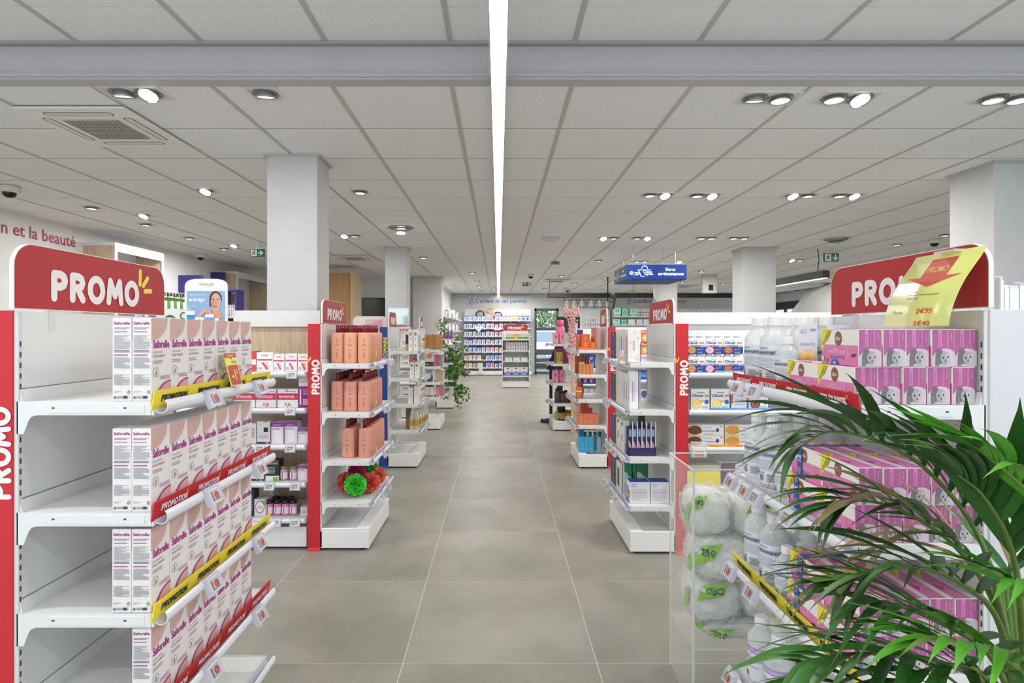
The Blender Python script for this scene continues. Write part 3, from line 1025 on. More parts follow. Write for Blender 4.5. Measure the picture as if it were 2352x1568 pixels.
def gondola(name, label, loc, rz, L, D, shelves, top=1.42, post=None, near=-1, header=None, strips={}, tags={}, wood=False, base=True,
            cat='shelf unit', group=None, text='PROMO', side_panels=False, panel_seams=True, tagkind='grey', ends=True, post_w=.078, band=None, base_d=None, rail=True):
    o = tag(empty(name, loc, rz), label, cat, group)
    q = L / 2
    bm = WOOD if wood else WHITE
    # back panels, one above the other
    z0 = .14
    zs = [z for z in shelves[::-1]] if panel_seams else []
    cuts = [z0] + [z + .03 for z in zs if z + .03 > z0 + .1] + [band if band else top]
    for a, b in zip(cuts[:-1], cuts[1:]):
        if b - a > .05:
            MB().box(-q + .012, q - .012, 0, .022, a + .001, b - .001, bm, .001).obj('back_panel', o)
    if band:
        MB().box(-q, q, -.03, .034, band, top, WHITE, .002).obj('fascia', o)
    # slotted uprights
    if ends:
        for s in (-1, 1):
            mb = MB()
            mb.box(s * q, s * (q - .012), -.004, .03, .02, top - .002, P('d6d6d6', .4), .001)
            n = int((top - .2) / .025)
            for k in range(n):
                z = .16 + k * .025
                x = s * (q - .006)
                mb.add([(x - .0022, -.0046, z), (x + .0022, -.0046, z), (x + .0022, -.0046, z + .013), (x - .0022, -.0046, z + .013)], [(0, 1, 2, 3)], P('3c3c40', .7))
            mb.obj('upright', o)
    # base plinth
    if base:
        bd = base_d or D
        mb = MB()
        mb.box(-q, q, -bd + .002, .02, .016, .122, WHITE_S, .002)
        mb.box(-q, q, -bd, -bd + .085, .122, .142, WHITE_S, .002)
        mb.box(-q, -q + .014, -bd + .085, .0, .122, .140, WHITE_S, .002)
        mb.box(q - .014, q, -bd + .085, .0, .122, .140, WHITE_S, .002)
        mb.obj('base', o)
        for x in (-q + .04, q - .04):
            for y in (-bd + .05, -.02):
                MB().lathe([(.014, 0), (.014, .006), (.008, .006), (.008, .02)], BLACK, (x, y, 0), 10).obj('foot', o)
    # end panel with lettering
    if post:
        m = PANEL_C[post]
        mb = MB()
        x1 = near * q
        xe = near * (q + .004)
        wid = post_w
        mb.box(xe, xe - near * .004 * 2, .006, .006 + wid, .02, top, m, .001)
        if post in ('red', 'blue'):
            mb.prism([(xe, .02), (xe + near * .012, .0), (xe + near * .009, -.0), (xe - near * .004, .02)], 1, .006, .006 + wid, m)
        if text:
            # the face looks along x towards the camera
            fr = Face(mb, (xe, .006 + (wid if near < 0 else 0), .02), (0, near, 0), (0, 0, 1), wid, top - .02, .0006)
            tx = .90
            if text == 'PROMO':
                ln = fr.strokes('PROMO', tx, (.985 - .02) / (top - .02), .040, .30, 'efe6e6', rot=True, fitw=.205)
                fr.rays(fr.w * tx - .052, .985 - .02 + ln - .005, .03, 'f0d048', rot=True)
            else:
                fr.strokes('PROMMINI', tx, (1.06 - .02) / (top - .02), .032, .26, 'e8d83c', rot=True, fitw=.25)
                fr.rays(fr.w * tx - .045, 1.06 + .24, .03, 'c8407a', rot=True)
        mb.obj('end_panel', o)
    # header board
    if header:
        hl, hh, hx = header
        mb = MB()
        mb.prism(rrect(hl, hh, .055, 7, hx, top + hh / 2 + .004, bottom=False), 1, -.006, .004, P('e9e9e7', .4))
        out = rrect(hl - .004, hh - .004, .053, 7, hx, top + hh / 2 + .004, bottom=False)
        mb.add([(p[0], -.0066, p[1]) for p in out], [tuple(range(len(out)))], P('b03036', .45, 0, .3))
        mb.add([(p[0], .0046, p[1]) for p in out[::-1]], [tuple(range(len(out)))], P('b03036', .45, 0, .3))
        f = Face(mb, (hx - hl / 2, -.0066, top + .004), (1, 0, 0), (0, 0, 1), hl, hh, .0006)
        f.strokes('PROMO', .20, .205, hh * .385, .335, 'efeae9', fitw=hl * .55, sp=.36)
        f.rays(hl * .775, hh * .46, hh * .40, 'f0d84a')
        for s in (-1, 1):
            mb.box(hx + s * hl * .3 - .01, hx + s * hl * .3 + .01, -.002, .012, top - .05, top + .02, P('d8d8d8', .4))
        mb.obj('header_board', o)
    # shelves
    for i, z in enumerate(shelves):
        mb = MB()
        mb.box(-q + .002, q - .002, -D, -.002, z - .014, z, WHITE, .002)
        mb.prism([(-.011, z), (-.004, z + .030), (-.002, z + .030), (-.002, z)], 0, -q + .004, q - .004, WHITE)     # back upstand
        mb.box(-q + .002, q - .002, -D, -D + .004, z - .032, z - .012, WHITE, .001)
        sh = mb.obj('shelf', o)
        for s in (-1, 1):                                     # side brackets
            mb = MB()
            pr = [(0, z + .002), (-D + .004, z + .002), (-D + .004, z - .030), (-.046, z - .030), (-.034, z - .034), (-.027, z - .044), (-.016, z - .074), (0, z - .074)]
            mb.prism(pr, 0, s * q, s * (q - .003), WHITE)
            mb.prism([(-.07, z - .004), (-D + .018, z - .004), (-D + .018, z - .024), (-.07, z - .024)], 0, s * q, s * (q + .0012), WHITE)
            for yy in (-.09, -D + .06):
                mb.box(s * (q + .0011), s * (q + .0016), yy, yy + .007, z - .015, z - .011, P('55555a', .6))
            mb.obj('bracket', sh)
        if rail:
            mb = MB()
            n = 12
            rings = []
            for x in (-q + .004, q - .004):
                out = []
                for k in range(n + 1):
                    a = math.radians(125 + 250 * k / n)
                    out.append((x, -D - .017 + .0178 * math.cos(a), z - .009 + .0178 * math.sin(a)))
                rings.append(out)
            mb.loft(rings, P('e2e2e8', .22), True, False, False, False)
            r2 = [[(p[0], -D - .017 + (p[1] + D + .017) * .88, z - .009 + (p[2] - z + .009) * .88) for p in r] for r in rings]
            mb.loft(r2, P('cfd0dc', .4), True, False, False, False)
            for j in (0, 1):
                mb.add(rings[j] + r2[j], [(k, k + 1, n + 2 + k, n + 1 + k) for k in range(n)], P('d8d8e0', .3))
            mb.box(-q + .004, q - .004, -D - .002, -D + .002, z - .030, z + .004, P('dcdce4', .3))
            mb.obj('price_rail', sh)
        if i in strips:
            c, t, n = strips[i]
            st = link('promo_strip', promo_strip(L + .02, c, t, n, near), sh, (-near * .002, -D - .004, z - .004))
            st.rotation_euler = (math.radians(10), 0, 0)
        for tx in tags.get(i, []):
            tk = tagkind
            if isinstance(tx, tuple):
                tx, tk = tx
            t = link('price_tag', TAGS[tk], sh, (tx, -D - .044, z - .016))
            t.scale = (1.18, 1.18, 1.18)
            t.rotation_euler = (math.radians(-24), 0, 0)
    return o

def at(o, x, y, z):
    """a place in a unit's frame as a place in the shop"""
    a = o.rotation_euler[2]
    return (o.location.x + x * math.cos(a) - y * math.sin(a), o.location.y + x * math.sin(a) + y * math.cos(a), o.location.z + z)

def on(o, me, x, y, z, name, label, cat, group=None, rz=0.0):
    return put(name, me, at(o, x, y, z + .001), o.rotation_euler[2] + rz, label, cat, group)
XP = 1.11           # panel plane of the end units
def left_end(y0, D=.30, L=.66, xp=XP, **k):
    return gondola(loc=(-xp, y0 + L / 2, 0), rz=PI / 2, L=L, D=D, near=-1, **k)
def right_end(y0, D=.29, L=.66, xp=1.085, **k):
    return gondola(loc=(xp, y0 + L / 2, 0), rz=-PI / 2, L=L, D=D, near=1, **k)
# ================================================================== first unit on the left: wash cartons
L1 = left_end(1.345, D=.318, xp=1.128, name='shelf_unit', label='white end unit full of tall pink and white wash cartons, red end panel', shelves=[1.205, .945, .708, .475, .24], post='red', header=(.60, .157, -.045),
              strips={0: ('yellow', 'PROMOTION', 4), 1: ('red', 'PROMOTION', 4), 2: ('yellow', 'PROMOTION', 4), 3: ('red', 'PROMOTION', 4)},
              tags={k: [(-.13, 'red'), (.17, 'red')] for k in range(4)}, group='end units of the shelf rows')
MG, GP = 'a82a88', '8f8d92'
def saf(f):
    F_, L_ = f['F'], f['L']
    pts = [(0, 1), (.86, 1)] + [(.86 * math.cos(math.radians(a)) ** .9, 1 - .27 * math.sin(math.radians(a))) for a in range(8, 90, 8)] + [(0, .73)]
    F_.p(pts, 'd2aba3')
    F_.p([(.0, .79), (.3, .80), (.55, .86), (.50, .89), (0, .79)], 'cfa49c')
    F_.t('Saforelle', .08, .635, .94, .735, MG, .03)
    F_.t('SOIN LAVANT', .08, .575, .58, .600, GP)
    F_.t('DOUX APAISANT', .08, .525, .70, .555, 'b04a94', .01)
    F_.l(.08, .45, .55, .50, 2, 'a5a3a8')
    F_.ring(.22, .345, .15, .06, .10, '8a8a8c')
    F_.p([(.18, .31), (.22, .345), (.20, .38), (.24, .36), (.25, .33), (.21, .31)], '4c4c50')
    F_.l(.42, .255, .95, .305, 3, 'b58aa8')
    q = [(1.0, .225)] + [(1 - .78 * math.sin(math.radians(a)), .225 * math.cos(math.radians(a)) + .0) for a in range(8, 92, 7)]
    F_.p(q[::1] + [(1, 0)], 'd6aaa0')
    F_.ring(1.0, 0, .80, .235, .09, 'a8328e', 14, 90, 180)
    for S in (L_, f['R']):
        S.t('Saforelle', .08, .92, .92, .955, MG, .035)
        S.l(.1, .865, .9, .89, 2, '8c8c94', .6, 1)
        S.l(.1, .83, .9, .845, 1, 'b25aa0', .6, 2)
        S.l(.1, .63, .93, .80, 16, '9c9ca4', .45, 5)
        S.l(.1, .59, .9, .62, 2, '77777e', .6, 9)
        S.l(.1, .55, .92, .57, 1, 'a04a92', .6, 2)
        S.l(.1, .40, .92, .535, 13, '9c9ca4', .45, 6)
        S.l(.1, .20, .92, .33, 12, '9c9ca4', .45, 8)
        S.l(.1, .11, .5, .13, 2, 'b0b0b4', .6, 8)
        S.ring(.88, .115, .07, .02, .4, '4a4a50')
        S.el(.16, .05, .07, .018, '77777c')
        S.r_(.28, .04, .55, .065, '9a9aa0')
        S.r_(.6, .038, .82, .07, '40404a')
saf_me = carton(.0775, .0455, .197, 'e6e1de', saf)
SH1 = ['top', 'second', 'third', 'fourth']
for i in range(4):
    z = L1_Z = [1.205, .945, .708, .475][i]
    for c in range(2):
        for k in range(7):
            if i == 3 and c == 1 and k < 7:
                continue
            if c == 1 and i == 0 and k > 3:
                pass
            x = -.312 + .0787 * k + R.uniform(-.0006, .0006)
            y = -.288 + .0462 * c + R.uniform(-.0008, .0008)
            on(L1, saf_me, x + .028, y, z, 'wash_carton', 'pink and white wash carton, %s from the red panel, %s row, %s shelf' % (ORD[k], 'front' if c == 0 else 'back', SH1[i]),
               'carton', 'wash cartons')
# card with the price cut, clipped to the top rail
mb = MB()
mb.box(-.036, .036, -.0008, .0008, 0, .098, P('e4e04a', .4))
f = Face(mb, (-.036, -.0008, 0), (1, 0, 0), (0, 0, 1), .072, .098)
f.r_(0, .86, 1, 1, 'c23a38')
f.p([(.44, .86), (.6, .86), (.52, .80)], 'c23a38')
f.t('PROMO', .22, .89, .76, .96, 'ecd64a', .02)
f.l(.5, .70, .9, .77, 2, '5a5a4a')
f.p([(.08 + .84 * (p[0] + .5), .03 + .60 * (p[1] + .5)) for p in rrect(1, 1, .12, 4)], 'bf3d3a')
f.t('-1', .22, .18, .58, .50, 'ecd64a', .03)
f.t('€', .64, .34, .80, .50, 'ecd64a', .02)
o = mb.obj('price_card', None, at(L1, .022, -.356, 1.212), PI / 2)
o.rotation_euler = (math.radians(-14), 0, PI / 2)
tag(o, 'yellow and red card with minus one euro on the top rail of the wash cartons', 'price card')
MB().box(-.01, .01, -.002, .002, -.012, .006, CLIP).obj('clip', o)

# ================================================================== second unit on the left: orange bottles
L2 = left_end(3.60, name='shelf_unit', label='white end unit with rows of orange bottles and bath puffs, red end panel', shelves=[1.17, .862, .562, .302], post='red', header=(.56, .152, -.045),
              tags={0: [-.2, .1, .2], 1: [-.05, .2, .28], 2: [-.05, .22], 3: [-.1, .1]}, group='end units of the shelf rows')
def rbottle(w, d, h, col, capcol, capw, caph, draw=None, taper=.02, capround=False, rough=.35):
    mb = MB()
    rings = []
    for sc_, z, r in ((.9, 0, .4), (1.0, .006, .4), (1.0, h * .5, .4), (1.0 - taper, h - .012, .4), (.93 - taper, h - .003, .4), (.80, h, .4)):
        pr = rrect(w * sc_, d * sc_, min(w, d) * r * sc_, 3)
        rings.append([(p[0], p[1], z) for p in pr])
    mb.loft(rings, P(col, rough))
    if draw:
        draw(faces(mb, w, d * 1.0, h))
    body = mb.mesh('bottle')
    mb = MB()
    a = capw / 2
    mb.lathe([(a * .8, 0), (a, .003), (a * .96, caph * .6), (a * .84, caph - .002), (a * .7, caph)], P(capcol, .25), n=12)
    return body, mb.mesh('cap')
def bottle(me, loc, rz, name, label, cat, group, h):
    o = put(name, me[0], loc, rz, label, cat, group)
    link('cap', me[1], o, (0, 0, h - .001))
    return o
def lotion(f):
    for k in 'FL':
        S = f[k]
        for yy, a, b in ((.78, .44, .58), (.58, .36, .64), (.42, .38, .62)):
            S.r_(a, yy, b, yy + .018, 'a04a34')
        S.l(.44, .16, .56, .36, 6, 'b86048')
        S.l(.46, .66, .54, .76, 3, 'b86048')
lot = rbottle(.060, .084, .195, 'e4a587', '7a1420', .030, .050, lotion)
lot2 = rbottle(.060, .084, .190, 'dd9a86', '74131f', .030, .050, lotion)
def lot_at(i, c, k, x, y, m):
    z = [1.17, .862, .562][i]
    o = bottle(m, at(L2, x, y, z + .001), PI / 2 + R.uniform(-.05, .05), 'lotion_bottle', 'orange lotion bottle with red cap, %s from the panel, %s row, %s shelf' % (ORD[k], ['front', 'middle', 'back'][c], SH1[i]), 'bottle', 'orange lotion bottles', .195)
for i in range(2):
    for c in range(3):
        for k in range(5):
            lot_at(i, c, k, -.235 + .085 * k + (.02 if c == 2 else 0), -.250 + .0885 * c, lot if i == 0 else lot2)
for c in range(2):
    for k in range(6 if c == 0 else 3):
        lot_at(2, c, k, -.225 + .082 * k, -.250 + .108 * c, lot2)
# net bath puffs
def puff(col, seed, r=.062):
    rr = random.Random(seed)
    mb = MB()
    m = noisy('net_' + col, col, '%02x%02x%02x' % tuple(min(255, int(int(col[j:j + 2], 16) * 1.25) + 14) for j in (0, 2, 4)), 300, .7, detail=2)
    for k in range(190):
        n = Vector((rr.gauss(0, 1), rr.gauss(0, 1), rr.gauss(0, 1))).normalized()
        t = n.orthogonal().normalized()
        t.rotate(Matrix.Rotation(rr.uniform(0, 6.28), 3, n))
        b = n.cross(t)
        w, dep, ph = r * rr.uniform(.32, .5), r * rr.uniform(.30, .5), rr.uniform(0, 6)
        vs = []
        for j in range(7):
            u = -w + 2 * w * j / 6
            wob = math.sin(ph + j * 1.7) * r * .10
            top = n * (r * (1 - .12 * (u / w) ** 2) + rr.uniform(-.16, .18) * r) + t * u + b * wob
            vs += [tuple(top - n * dep - b * wob), tuple(top)]
        mb.add(vs, [(2 * j, 2 * j + 2, 2 * j + 3, 2 * j + 1) for j in range(6)], m, True)
    bm = [(r * .6 * math.sin(PI * k / 6), -r * .6 * math.cos(PI * k / 6)) for k in range(7)]
    mb.lathe(bm, m, n=10)
    return mb
PUFFS = [('bright green', '4ccc40', -.215, -.185, .066, 1, 0), ('dark pink', 'c42e7c', -.03, -.15, .060, 2, .035), ('grass green', '46b63c', .045, -.215, .060, 3, .05), ('coral', 'ee6458', -.12, -.105, .062, 4, 0),
         ('bright coral', 'f4685a', -.125, -.262, .062, 5, 0), ('pale coral', 'f27a66', .03, -.275, .056, 6, .012)]
for nm, c, x, y, r, sd, up in PUFFS:
    zz = .302 + r * 1.2 + up
    o = puff(c, sd, r).obj('bath_puff', None, at(L2, x, y, zz))
    tag(o, '%s net bath puff heaped on the low shelf under the orange bottles' % nm, 'bath puff', 'net bath puffs')
    mb = MB()
    mb.tube([(r * .5, 0, -r * .4), (r * 1.05, .01, -r * .2), (r * 1.12, .02, r * .25), (r * .9, .015, r * .45), (r * .6, 0, r * .2)], .0018, P('f2eeea', .6), 5)
    mb.obj('cord', o, rz=-PI / 2 + sd)
# small bent yellow price tongues on the rails of the orange bottles
def tongue(o, x, z, i, lab, bend=.02):
    mb = MB()
    for k in range(6):
        a, b = k / 6, (k + 1) / 6
        fy = lambda t: -bend * math.sin(t * 2.2)
        mb.add([(-.011, fy(a), .075 * a), (.011, fy(a), .075 * a), (.011, fy(b), .075 * b), (-.011, fy(b), .075 * b)], [(0, 1, 2, 3)], P('efe7a0' if k > 3 else 'e8d04a', .5), True)
    mb.box(-.012, .012, -.004, .004, -.004, .003, CLIP)
    ob = mb.obj('price_tongue', None, at(o, x, -o['reach'] - .015, z + .004), o.rotation_euler[2])
    tag(ob, lab, 'price tag', 'bent yellow price tongues')
L2['reach'] = .30
for i, z in enumerate((1.17, .862, .562)):
    tongue(L2, -.26, z, i, 'bent yellow price tongue at the near end of the %s rail of orange bottles' % SH1[i], .015)
    tongue(L2, .29, z, i, 'bent yellow price tongue at the far end of the %s rail of orange bottles' % SH1[i], .035)

# ================================================================== run behind the orange bottles: hygiene products on oak shelves
RA = gondola('shelf_bay', 'white bay with oak back panel holding pink hygiene products', (-1.505, 3.93, 0), 0, .59, .31, [1.115, .887, .657, .421, .196], top=1.515, band=1.405, wood=True, group='bays facing the door side',
             tags={0: [-.22, .02, .22], 1: [-.10, .21], 2: [-.2, .02, .21], 3: [-.26, -.1, .08, .24], 4: [-.26, -.16, -.08, 0, .12, .24]})
RB = gondola('shelf_bay', 'lower white bay behind the wash cartons, under the skin care poster', (-2.31, 3.93, 0), 0, .99, .31, [1.115, .887, .657, .421, .196], top=1.385, wood=True, group='bays facing the door side')
RZ = [1.115, .887, .657, .421, .196]
def item(x0, x1, yt, zs, d, depth, col, draw, name, label, cat, group=None, rz=0.0):
    """a box whose front face fills x0..x1 in the photo, standing at height zs, its front d metres away"""
    h = max(PZ(yt, d) - zs - .001, .02)
    me = carton((x1 - x0) * d / F, depth, h, col, draw, name)
    return put(name, me, (PX((x0 + x1) / 2, d), d + depth / 2, zs + .001), rz, label, cat, group)
Q = 'hygiene products on oak shelves'
def pinkbox(c1, c2, prod='d0506a'):
    def d(f):
        S = f['F']
        S.t('INTIMA', .3, .80, .7, .88, '77777c', .01)
        S.r_(.04, .58, .96, .66, c1)
        S.p([(.38, .5), (.62, .5), (.78, .2), (.66, .08), (.5, .12)], c2)
        S.p([(.3, .46), (.42, .5), (.72, .16), (.62, .1)], prod)
        S.l(.08, .12, .34, .28, 3, 'b0a4a6')
    return d
y0 = 3.66
item(578, 588, 806, RZ[0], y0, .07, 'd84a44', lambda f: f['F'].r_(0, .35, 1, .6, 'f0eeee'), 'hygiene_box', 'narrow red and white box at the wall end of the top oak shelf', 'box', Q)
for k, (a, b, t, c1, c2) in enumerate(((589, 627, 809, 'd8586a', 'f0c4c8'), (628, 653, 813, 'd24a72', 'f0c0cc'), (655, 682, 812, 'b84a9a', 'f2c6d2'), (684, 709, 813, 'e05a4a', 'f0a090'))):
    item(a, b, t, RZ[0], y0, .08, 'f2eeee', pinkbox(c1, c2), 'hygiene_box', 'white box with pink tube picture, %s on the top oak shelf' % ORD[k], 'box', Q)
def fem(f):
    S = f['F']
    S.r_(0, .42, 1, .76, 'd01a4c')
    S.t('FEMANNOSE', .08, .50, .84, .66, 'f4e8ec', .02)
    S.el(.92, .58, .02, .03, 'f4e8ec')
    S.l(.55, .84, .92, .90, 1, 'd01a4c')
    for a, b in ((.42, .9), (.5, .86), (.46, .96), (.38, .14), (.45, .18), (.55, .16), (.62, .12), (.5, .08), (.58, .22), (.4, .24)):
        S.el(a, b, .035, .035, 'd85a7a' if (a + b) % .2 < .1 else 'b8344e', 7)
for k, (a, b) in enumerate(((538, 586), (588, 634), (637, 684))):
    item(a, b, 893, RZ[1], y0, .08, 'ece8ea', fem, 'supplement_box', 'white box with crimson band, %s on the second oak shelf' % ORD[k], 'box', Q)
def tallmag(f):
    S = f['F']
    S.r_(0, 0, 1, .68, '93237c')
    S.t('SERELYS', .2, .80, .8, .85, '9a9a9e')
    S.r_(.1, .1, .24, .6, 'ecdce8')
    S.l(.4, .42, .9, .62, 3, 'c890bc')
    S.l(.4, .1, .95, .3, 3, 'ecdce8')
item(686, 710, 864, RZ[1], y0, .06, 'eae6ea', tallmag, 'supplement_box', 'tall white and magenta box beside the red panel on the second oak shelf', 'box', Q)
def greyb(f):
    S = f['F']
    S.r_(.5, .95, .9, .99, 'b03a60')
    S.t('GYN', .12, .82, .34, .87, '66666c')
    S.r_(.52, .52, .86, .72, '26262c')
    S.l(.1, .25, .86, .42, 3, 'b4b4b8')
    S.r_(0, 0, 1, .09, '3a3a44')
    S.r_(.68, .02, .88, .06, 'd8d8dc')
item(572, 588, 972, RZ[2], y0, .09, 'e2e0e0', lambda f: f['F'].l(.2, .3, .8, .8, 6, 'b8888c'), 'supplement_box', 'white box at the wall end of the third oak shelf', 'box', Q)
item(590, 620, 967, RZ[2], y0, .08, 'dddcdc', greyb, 'supplement_box', 'light grey box with small black square on the third oak shelf', 'box', Q)
def purp(f):
    S = f['F']
    S.r_(0, .80, 1, 1, '8f1c92')
    S.t('LUBRIFIANT', .14, .84, .84, .92, 'd8b4dc')
    S.l(.08, .66, .7, .76, 2, 'b090b0')
    S.r_(.3, .1, .85, .62, 'f6f2f4')
    S.r_(0, 0, .05, .8, 'b46ab4')
for k, (a, b, t) in enumerate(((622, 651, 970), (653, 683, 969))):
    item(a, b, t, RZ[2], y0, .09, 'e6dfe6', purp, 'supplement_box', 'white box with purple top band, %s of two on the third oak shelf' % ORD[k], 'box', Q)
item(683, 708, 984, RZ[2], y0 - .0, .06, 'e6dfe6', purp, 'supplement_box', 'short white box with purple top band by the red panel, third oak shelf', 'box', Q)
item(684, 696, 960, RZ[2], y0 + .1, .1, 'd8c8dc', purp, 'supplement_box', 'tall purple-topped box behind the short one on the third oak shelf', 'box', Q)
item(576, 606, 1054, RZ[3], y0, .09, 'dddcdc', greyb, 'supplement_box', 'grey box with black square on the fourth oak shelf', 'box', Q)
def blackb(f):
    S = f['F']
    S.t('BEPANTHEN', .1, .80, .9, .90, 'd8d8d8', .01)
    S.l(.1, .36, .7, .7, 5, 'a8a8a8')
    S.r_(0, 0, 1, .25, 'e8efe4')
    S.r_(.55, 0, .95, .18, '8ab84a')
    S.r_(0, .96, 1, 1, 'c04a7a')
item(610, 641, 1057, RZ[3], y0, .08, '26262a', blackb, 'supplement_box', 'black box with green and white foot on the fourth oak shelf', 'box', Q)
def jar_me(w, h, liq, cap):
    mb = MB()
    r = w / 2
    mb.lathe([(r * .9, 0), (r, .004), (r, h * .72), (r * .85, h * .80)], P(liq, .3), n=14)
    for k in range(8):
        a0, a1 = math.radians(200 + 17.5 * k), math.radians(217.5 + 17.5 * k)
        mb.add([(r * 1.012 * math.cos(a), r * 1.012 * math.sin(a), z) for z in (h * .12, h * .58) for a in (a0, a1)], [(0, 1, 3, 2)], P('ece4ea' if k != 3 else 'c05a8a', .5))
    body = mb.mesh('jar')
    mb = MB()
    mb.lathe([(r * .92, 0), (r * .95, .003), (r * .95, h * .2), (r * .85, h * .21)], P(cap, .35), n=14)
    return body, mb.mesh('lid'), h
def jar_at(px, yt, yb, d, w, liq, cap, zs, name, label, grp, lidn='lid'):
    h = PZ(yt, d) - zs
    b, l, h = jar_me(w, h, liq, cap)
    o = put(name, b, (PX(px, d), d, zs + .001), 0, label, 'bottle' if 'bottle' in name else 'jar', grp)
    link(lidn, l, o, (0, 0, h * .79))
    return o
for k, x in enumerate((653, 675)):
    jar_at(x, 1070, 1100, y0 + .03, .05, 'c8a0a8', '8a7a58', RZ[3], 'supplement_jar', 'small jar with olive lid, %s of two on the fourth oak shelf' % ORD[k], Q)
item(683, 706, 1069, RZ[3], y0, .06, 'e6dfe6', purp, 'supplement_box', 'white box with purple band beside the red panel, fourth oak shelf', 'box', Q)
item(572, 584, 1122, RZ[4], y0, .08, '232a3a', lambda f: f['F'].l(.3, .2, .7, .8, 6, '6a7a9a'), 'supplement_box', 'dark blue box at the wall end of the lowest oak shelf', 'box', Q)
def ringb(f):
    S = f['F']
    S.el(.5, .55, .32, .3, 'f4f0f0')
    S.ring(.5, .55, .4, .38, .14, 'b05a90')
    S.l(.3, .45, .7, .62, 3, '9a9aa0')
    S.p([(.5, .9), (1, .95), (1, .6)], '7ab04a')
item(584, 610, 1146, RZ[4], y0, .08, 'e4e2e0', ringb, 'supplement_box', 'white box with pink ring and green leaf on the lowest oak shelf', 'box', Q)
item(612, 632, 1118, RZ[4], y0 + .17, .05, 'e4e2e0', ringb, 'supplement_box', 'white ringed box at the back of the lowest oak shelf', 'box', Q)
for k, x in enumerate((619, 638, 656, 674)):
    jar_at(x, 1148, 1182, y0 + .035, .048, 'd878a8', '141416', RZ[4], 'pink_bottle', 'small pink bottle with black cap, %s in the front row of the lowest oak shelf' % ORD[k], Q, 'cap')
for k, x in enumerate((634, 650, 668)):
    jar_at(x, 1140, 1165, y0 + .13, .048, '96405f', '141416', RZ[4], 'pink_bottle', 'small bottle with black cap, %s in the back row of the lowest oak shelf' % ORD[k], Q, 'cap')
item(690, 706, 1164, RZ[4], y0, .05, 'e0d8d4', lambda f: f['F'].l(.2, .4, .8, .7, 2, '8a8a8c'), 'supplement_box', 'tiny white box by the red panel on the lowest oak shelf', 'box', Q)

# poster of the skin care range on the lower bay
d = 3.85
x0, x1 = PX(425, d), PX(523, d)
w = x1 - x0
o = tag(empty('poster_stand', ((x0 + x1) / 2, d, 1.386)), 'arched white counter poster of a woman on pale blue, behind the wash cartons', 'poster')
zb, zt = 0.0, PZ(640, d) - 1.386
mb = MB()
arch = [(-w / 2, zb), (w / 2, zb)] + [(w / 2 * math.cos(t) ** .45 if math.cos(t) > 1e-6 else 0, zt - .05 + .05 * math.sin(t)) for t in [math.radians(a) for a in (0, 15, 30, 45, 60, 75, 90)]]
arch += [(-p[0], p[1]) for p in arch[-2:1:-1]]
mb.prism(arch, 1, -.004, .004, P('ecece8', .4))
f = Face(mb, (-w / 2, -.004, zb), (1, 0, 0), (0, 0, 1), w, zt, .0006)
f.r_(.05, .16, .95, .76, '8fb0d6')
f.p([(.05, .16), (.3, .16), (.05, .5)], 'a9c6e4')
f.t('URANIONE', .34, .875, .68, .905, '6a6a70', .01)
f.t('LABORATOIRES', .5, .845, .66, .86, '9a9aa0')
f.t('Votre secret', .11, .66, .49, .71, 'd6e4f4')
f.t('anti-âge', .10, .53, .47, .63, 'f0f4fa', .025)
f.ring(.2, .42, .09, .06, .2, 'b6cfe8', 14, 20, 300)
SK, SK2, HR = 'd9a88e', 'c08a70', '3a2c28'
f.el(.725, .60, .145, .155, HR, 20)
f.p([(.58, .58), (.585, .47), (.62, .44), (.63, .60)], HR)
f.p([(.66, .42), (.82, .42), (.86, .30), (.92, .22), (.60, .22), (.66, .32)], 'cf9c82')
f.el(.735, .545, .118, .175, SK, 22)
f.p([(.62, .5), (.66, .40), (.72, .372), (.80, .40), (.845, .5)], SK)
f.p([(.625, .6), (.68, .64), (.70, .4), (.64, .44)], SK2)
f.p([(.635, .575), (.665, .60), (.71, .592), (.71, .582), (.665, .588)], '4a3028')
f.p([(.755, .588), (.80, .605), (.835, .585), (.80, .594), (.755, .578)], '4a3028')
f.el(.675, .56, .026, .010, 'f0e6e0', 10); f.el(.678, .56, .010, .010, '2c201c', 8)
f.el(.79, .562, .026, .010, 'f0e6e0', 10); f.el(.79, .562, .010, .010, '2c201c', 8)
f.p([(.72, .57), (.735, .57), (.75, .50), (.735, .488), (.715, .495)], SK2)
f.p([(.69, .455), (.72, .466), (.735, .460), (.75, .466), (.778, .452), (.735, .432)], 'b0605a')
f.p([(.25, .18), (.33, .30), (.44, .40), (.52, .42), (.64, .36), (.66, .31), (.52, .34), (.44, .30), (.36, .2)], SK)
for k in range(4):
    f.p([(.44 + .05 * k, .40 - .01 * k), (.47 + .05 * k, .41 - .01 * k), (.56 + .045 * k, .32 - .01 * k), (.54 + .045 * k, .305 - .01 * k)], SK2 if k % 2 else 'dcae96')
for a, b, t, c in ((.06, .25, .36, '3f8ec8'), (.26, .36, .24, '7ba0d0'), (.37, .47, .24, '7ba0d0'), (.50, .70, .30, '7a96cc'), (.72, .82, .22, '5a86c8')):
    f.r_(a, .03, b, t, 'eef2f4')
    f.r_(a + .005, t * .55, b - .005, t * .8, c)
    f.l(a + .02, .06, b - .02, .12, 2, 'b8c4d0')
mb.obj('board', o)
MB().box(-w * .4, w * .4, -.02, .05, 0, .006, WHITE, .002).obj('foot', o)
MB().box(w / 2 - .004, w / 2 + .006, -.003, .003, 0, .05, P('7aa040', .5), .001).obj('side_tab', o)
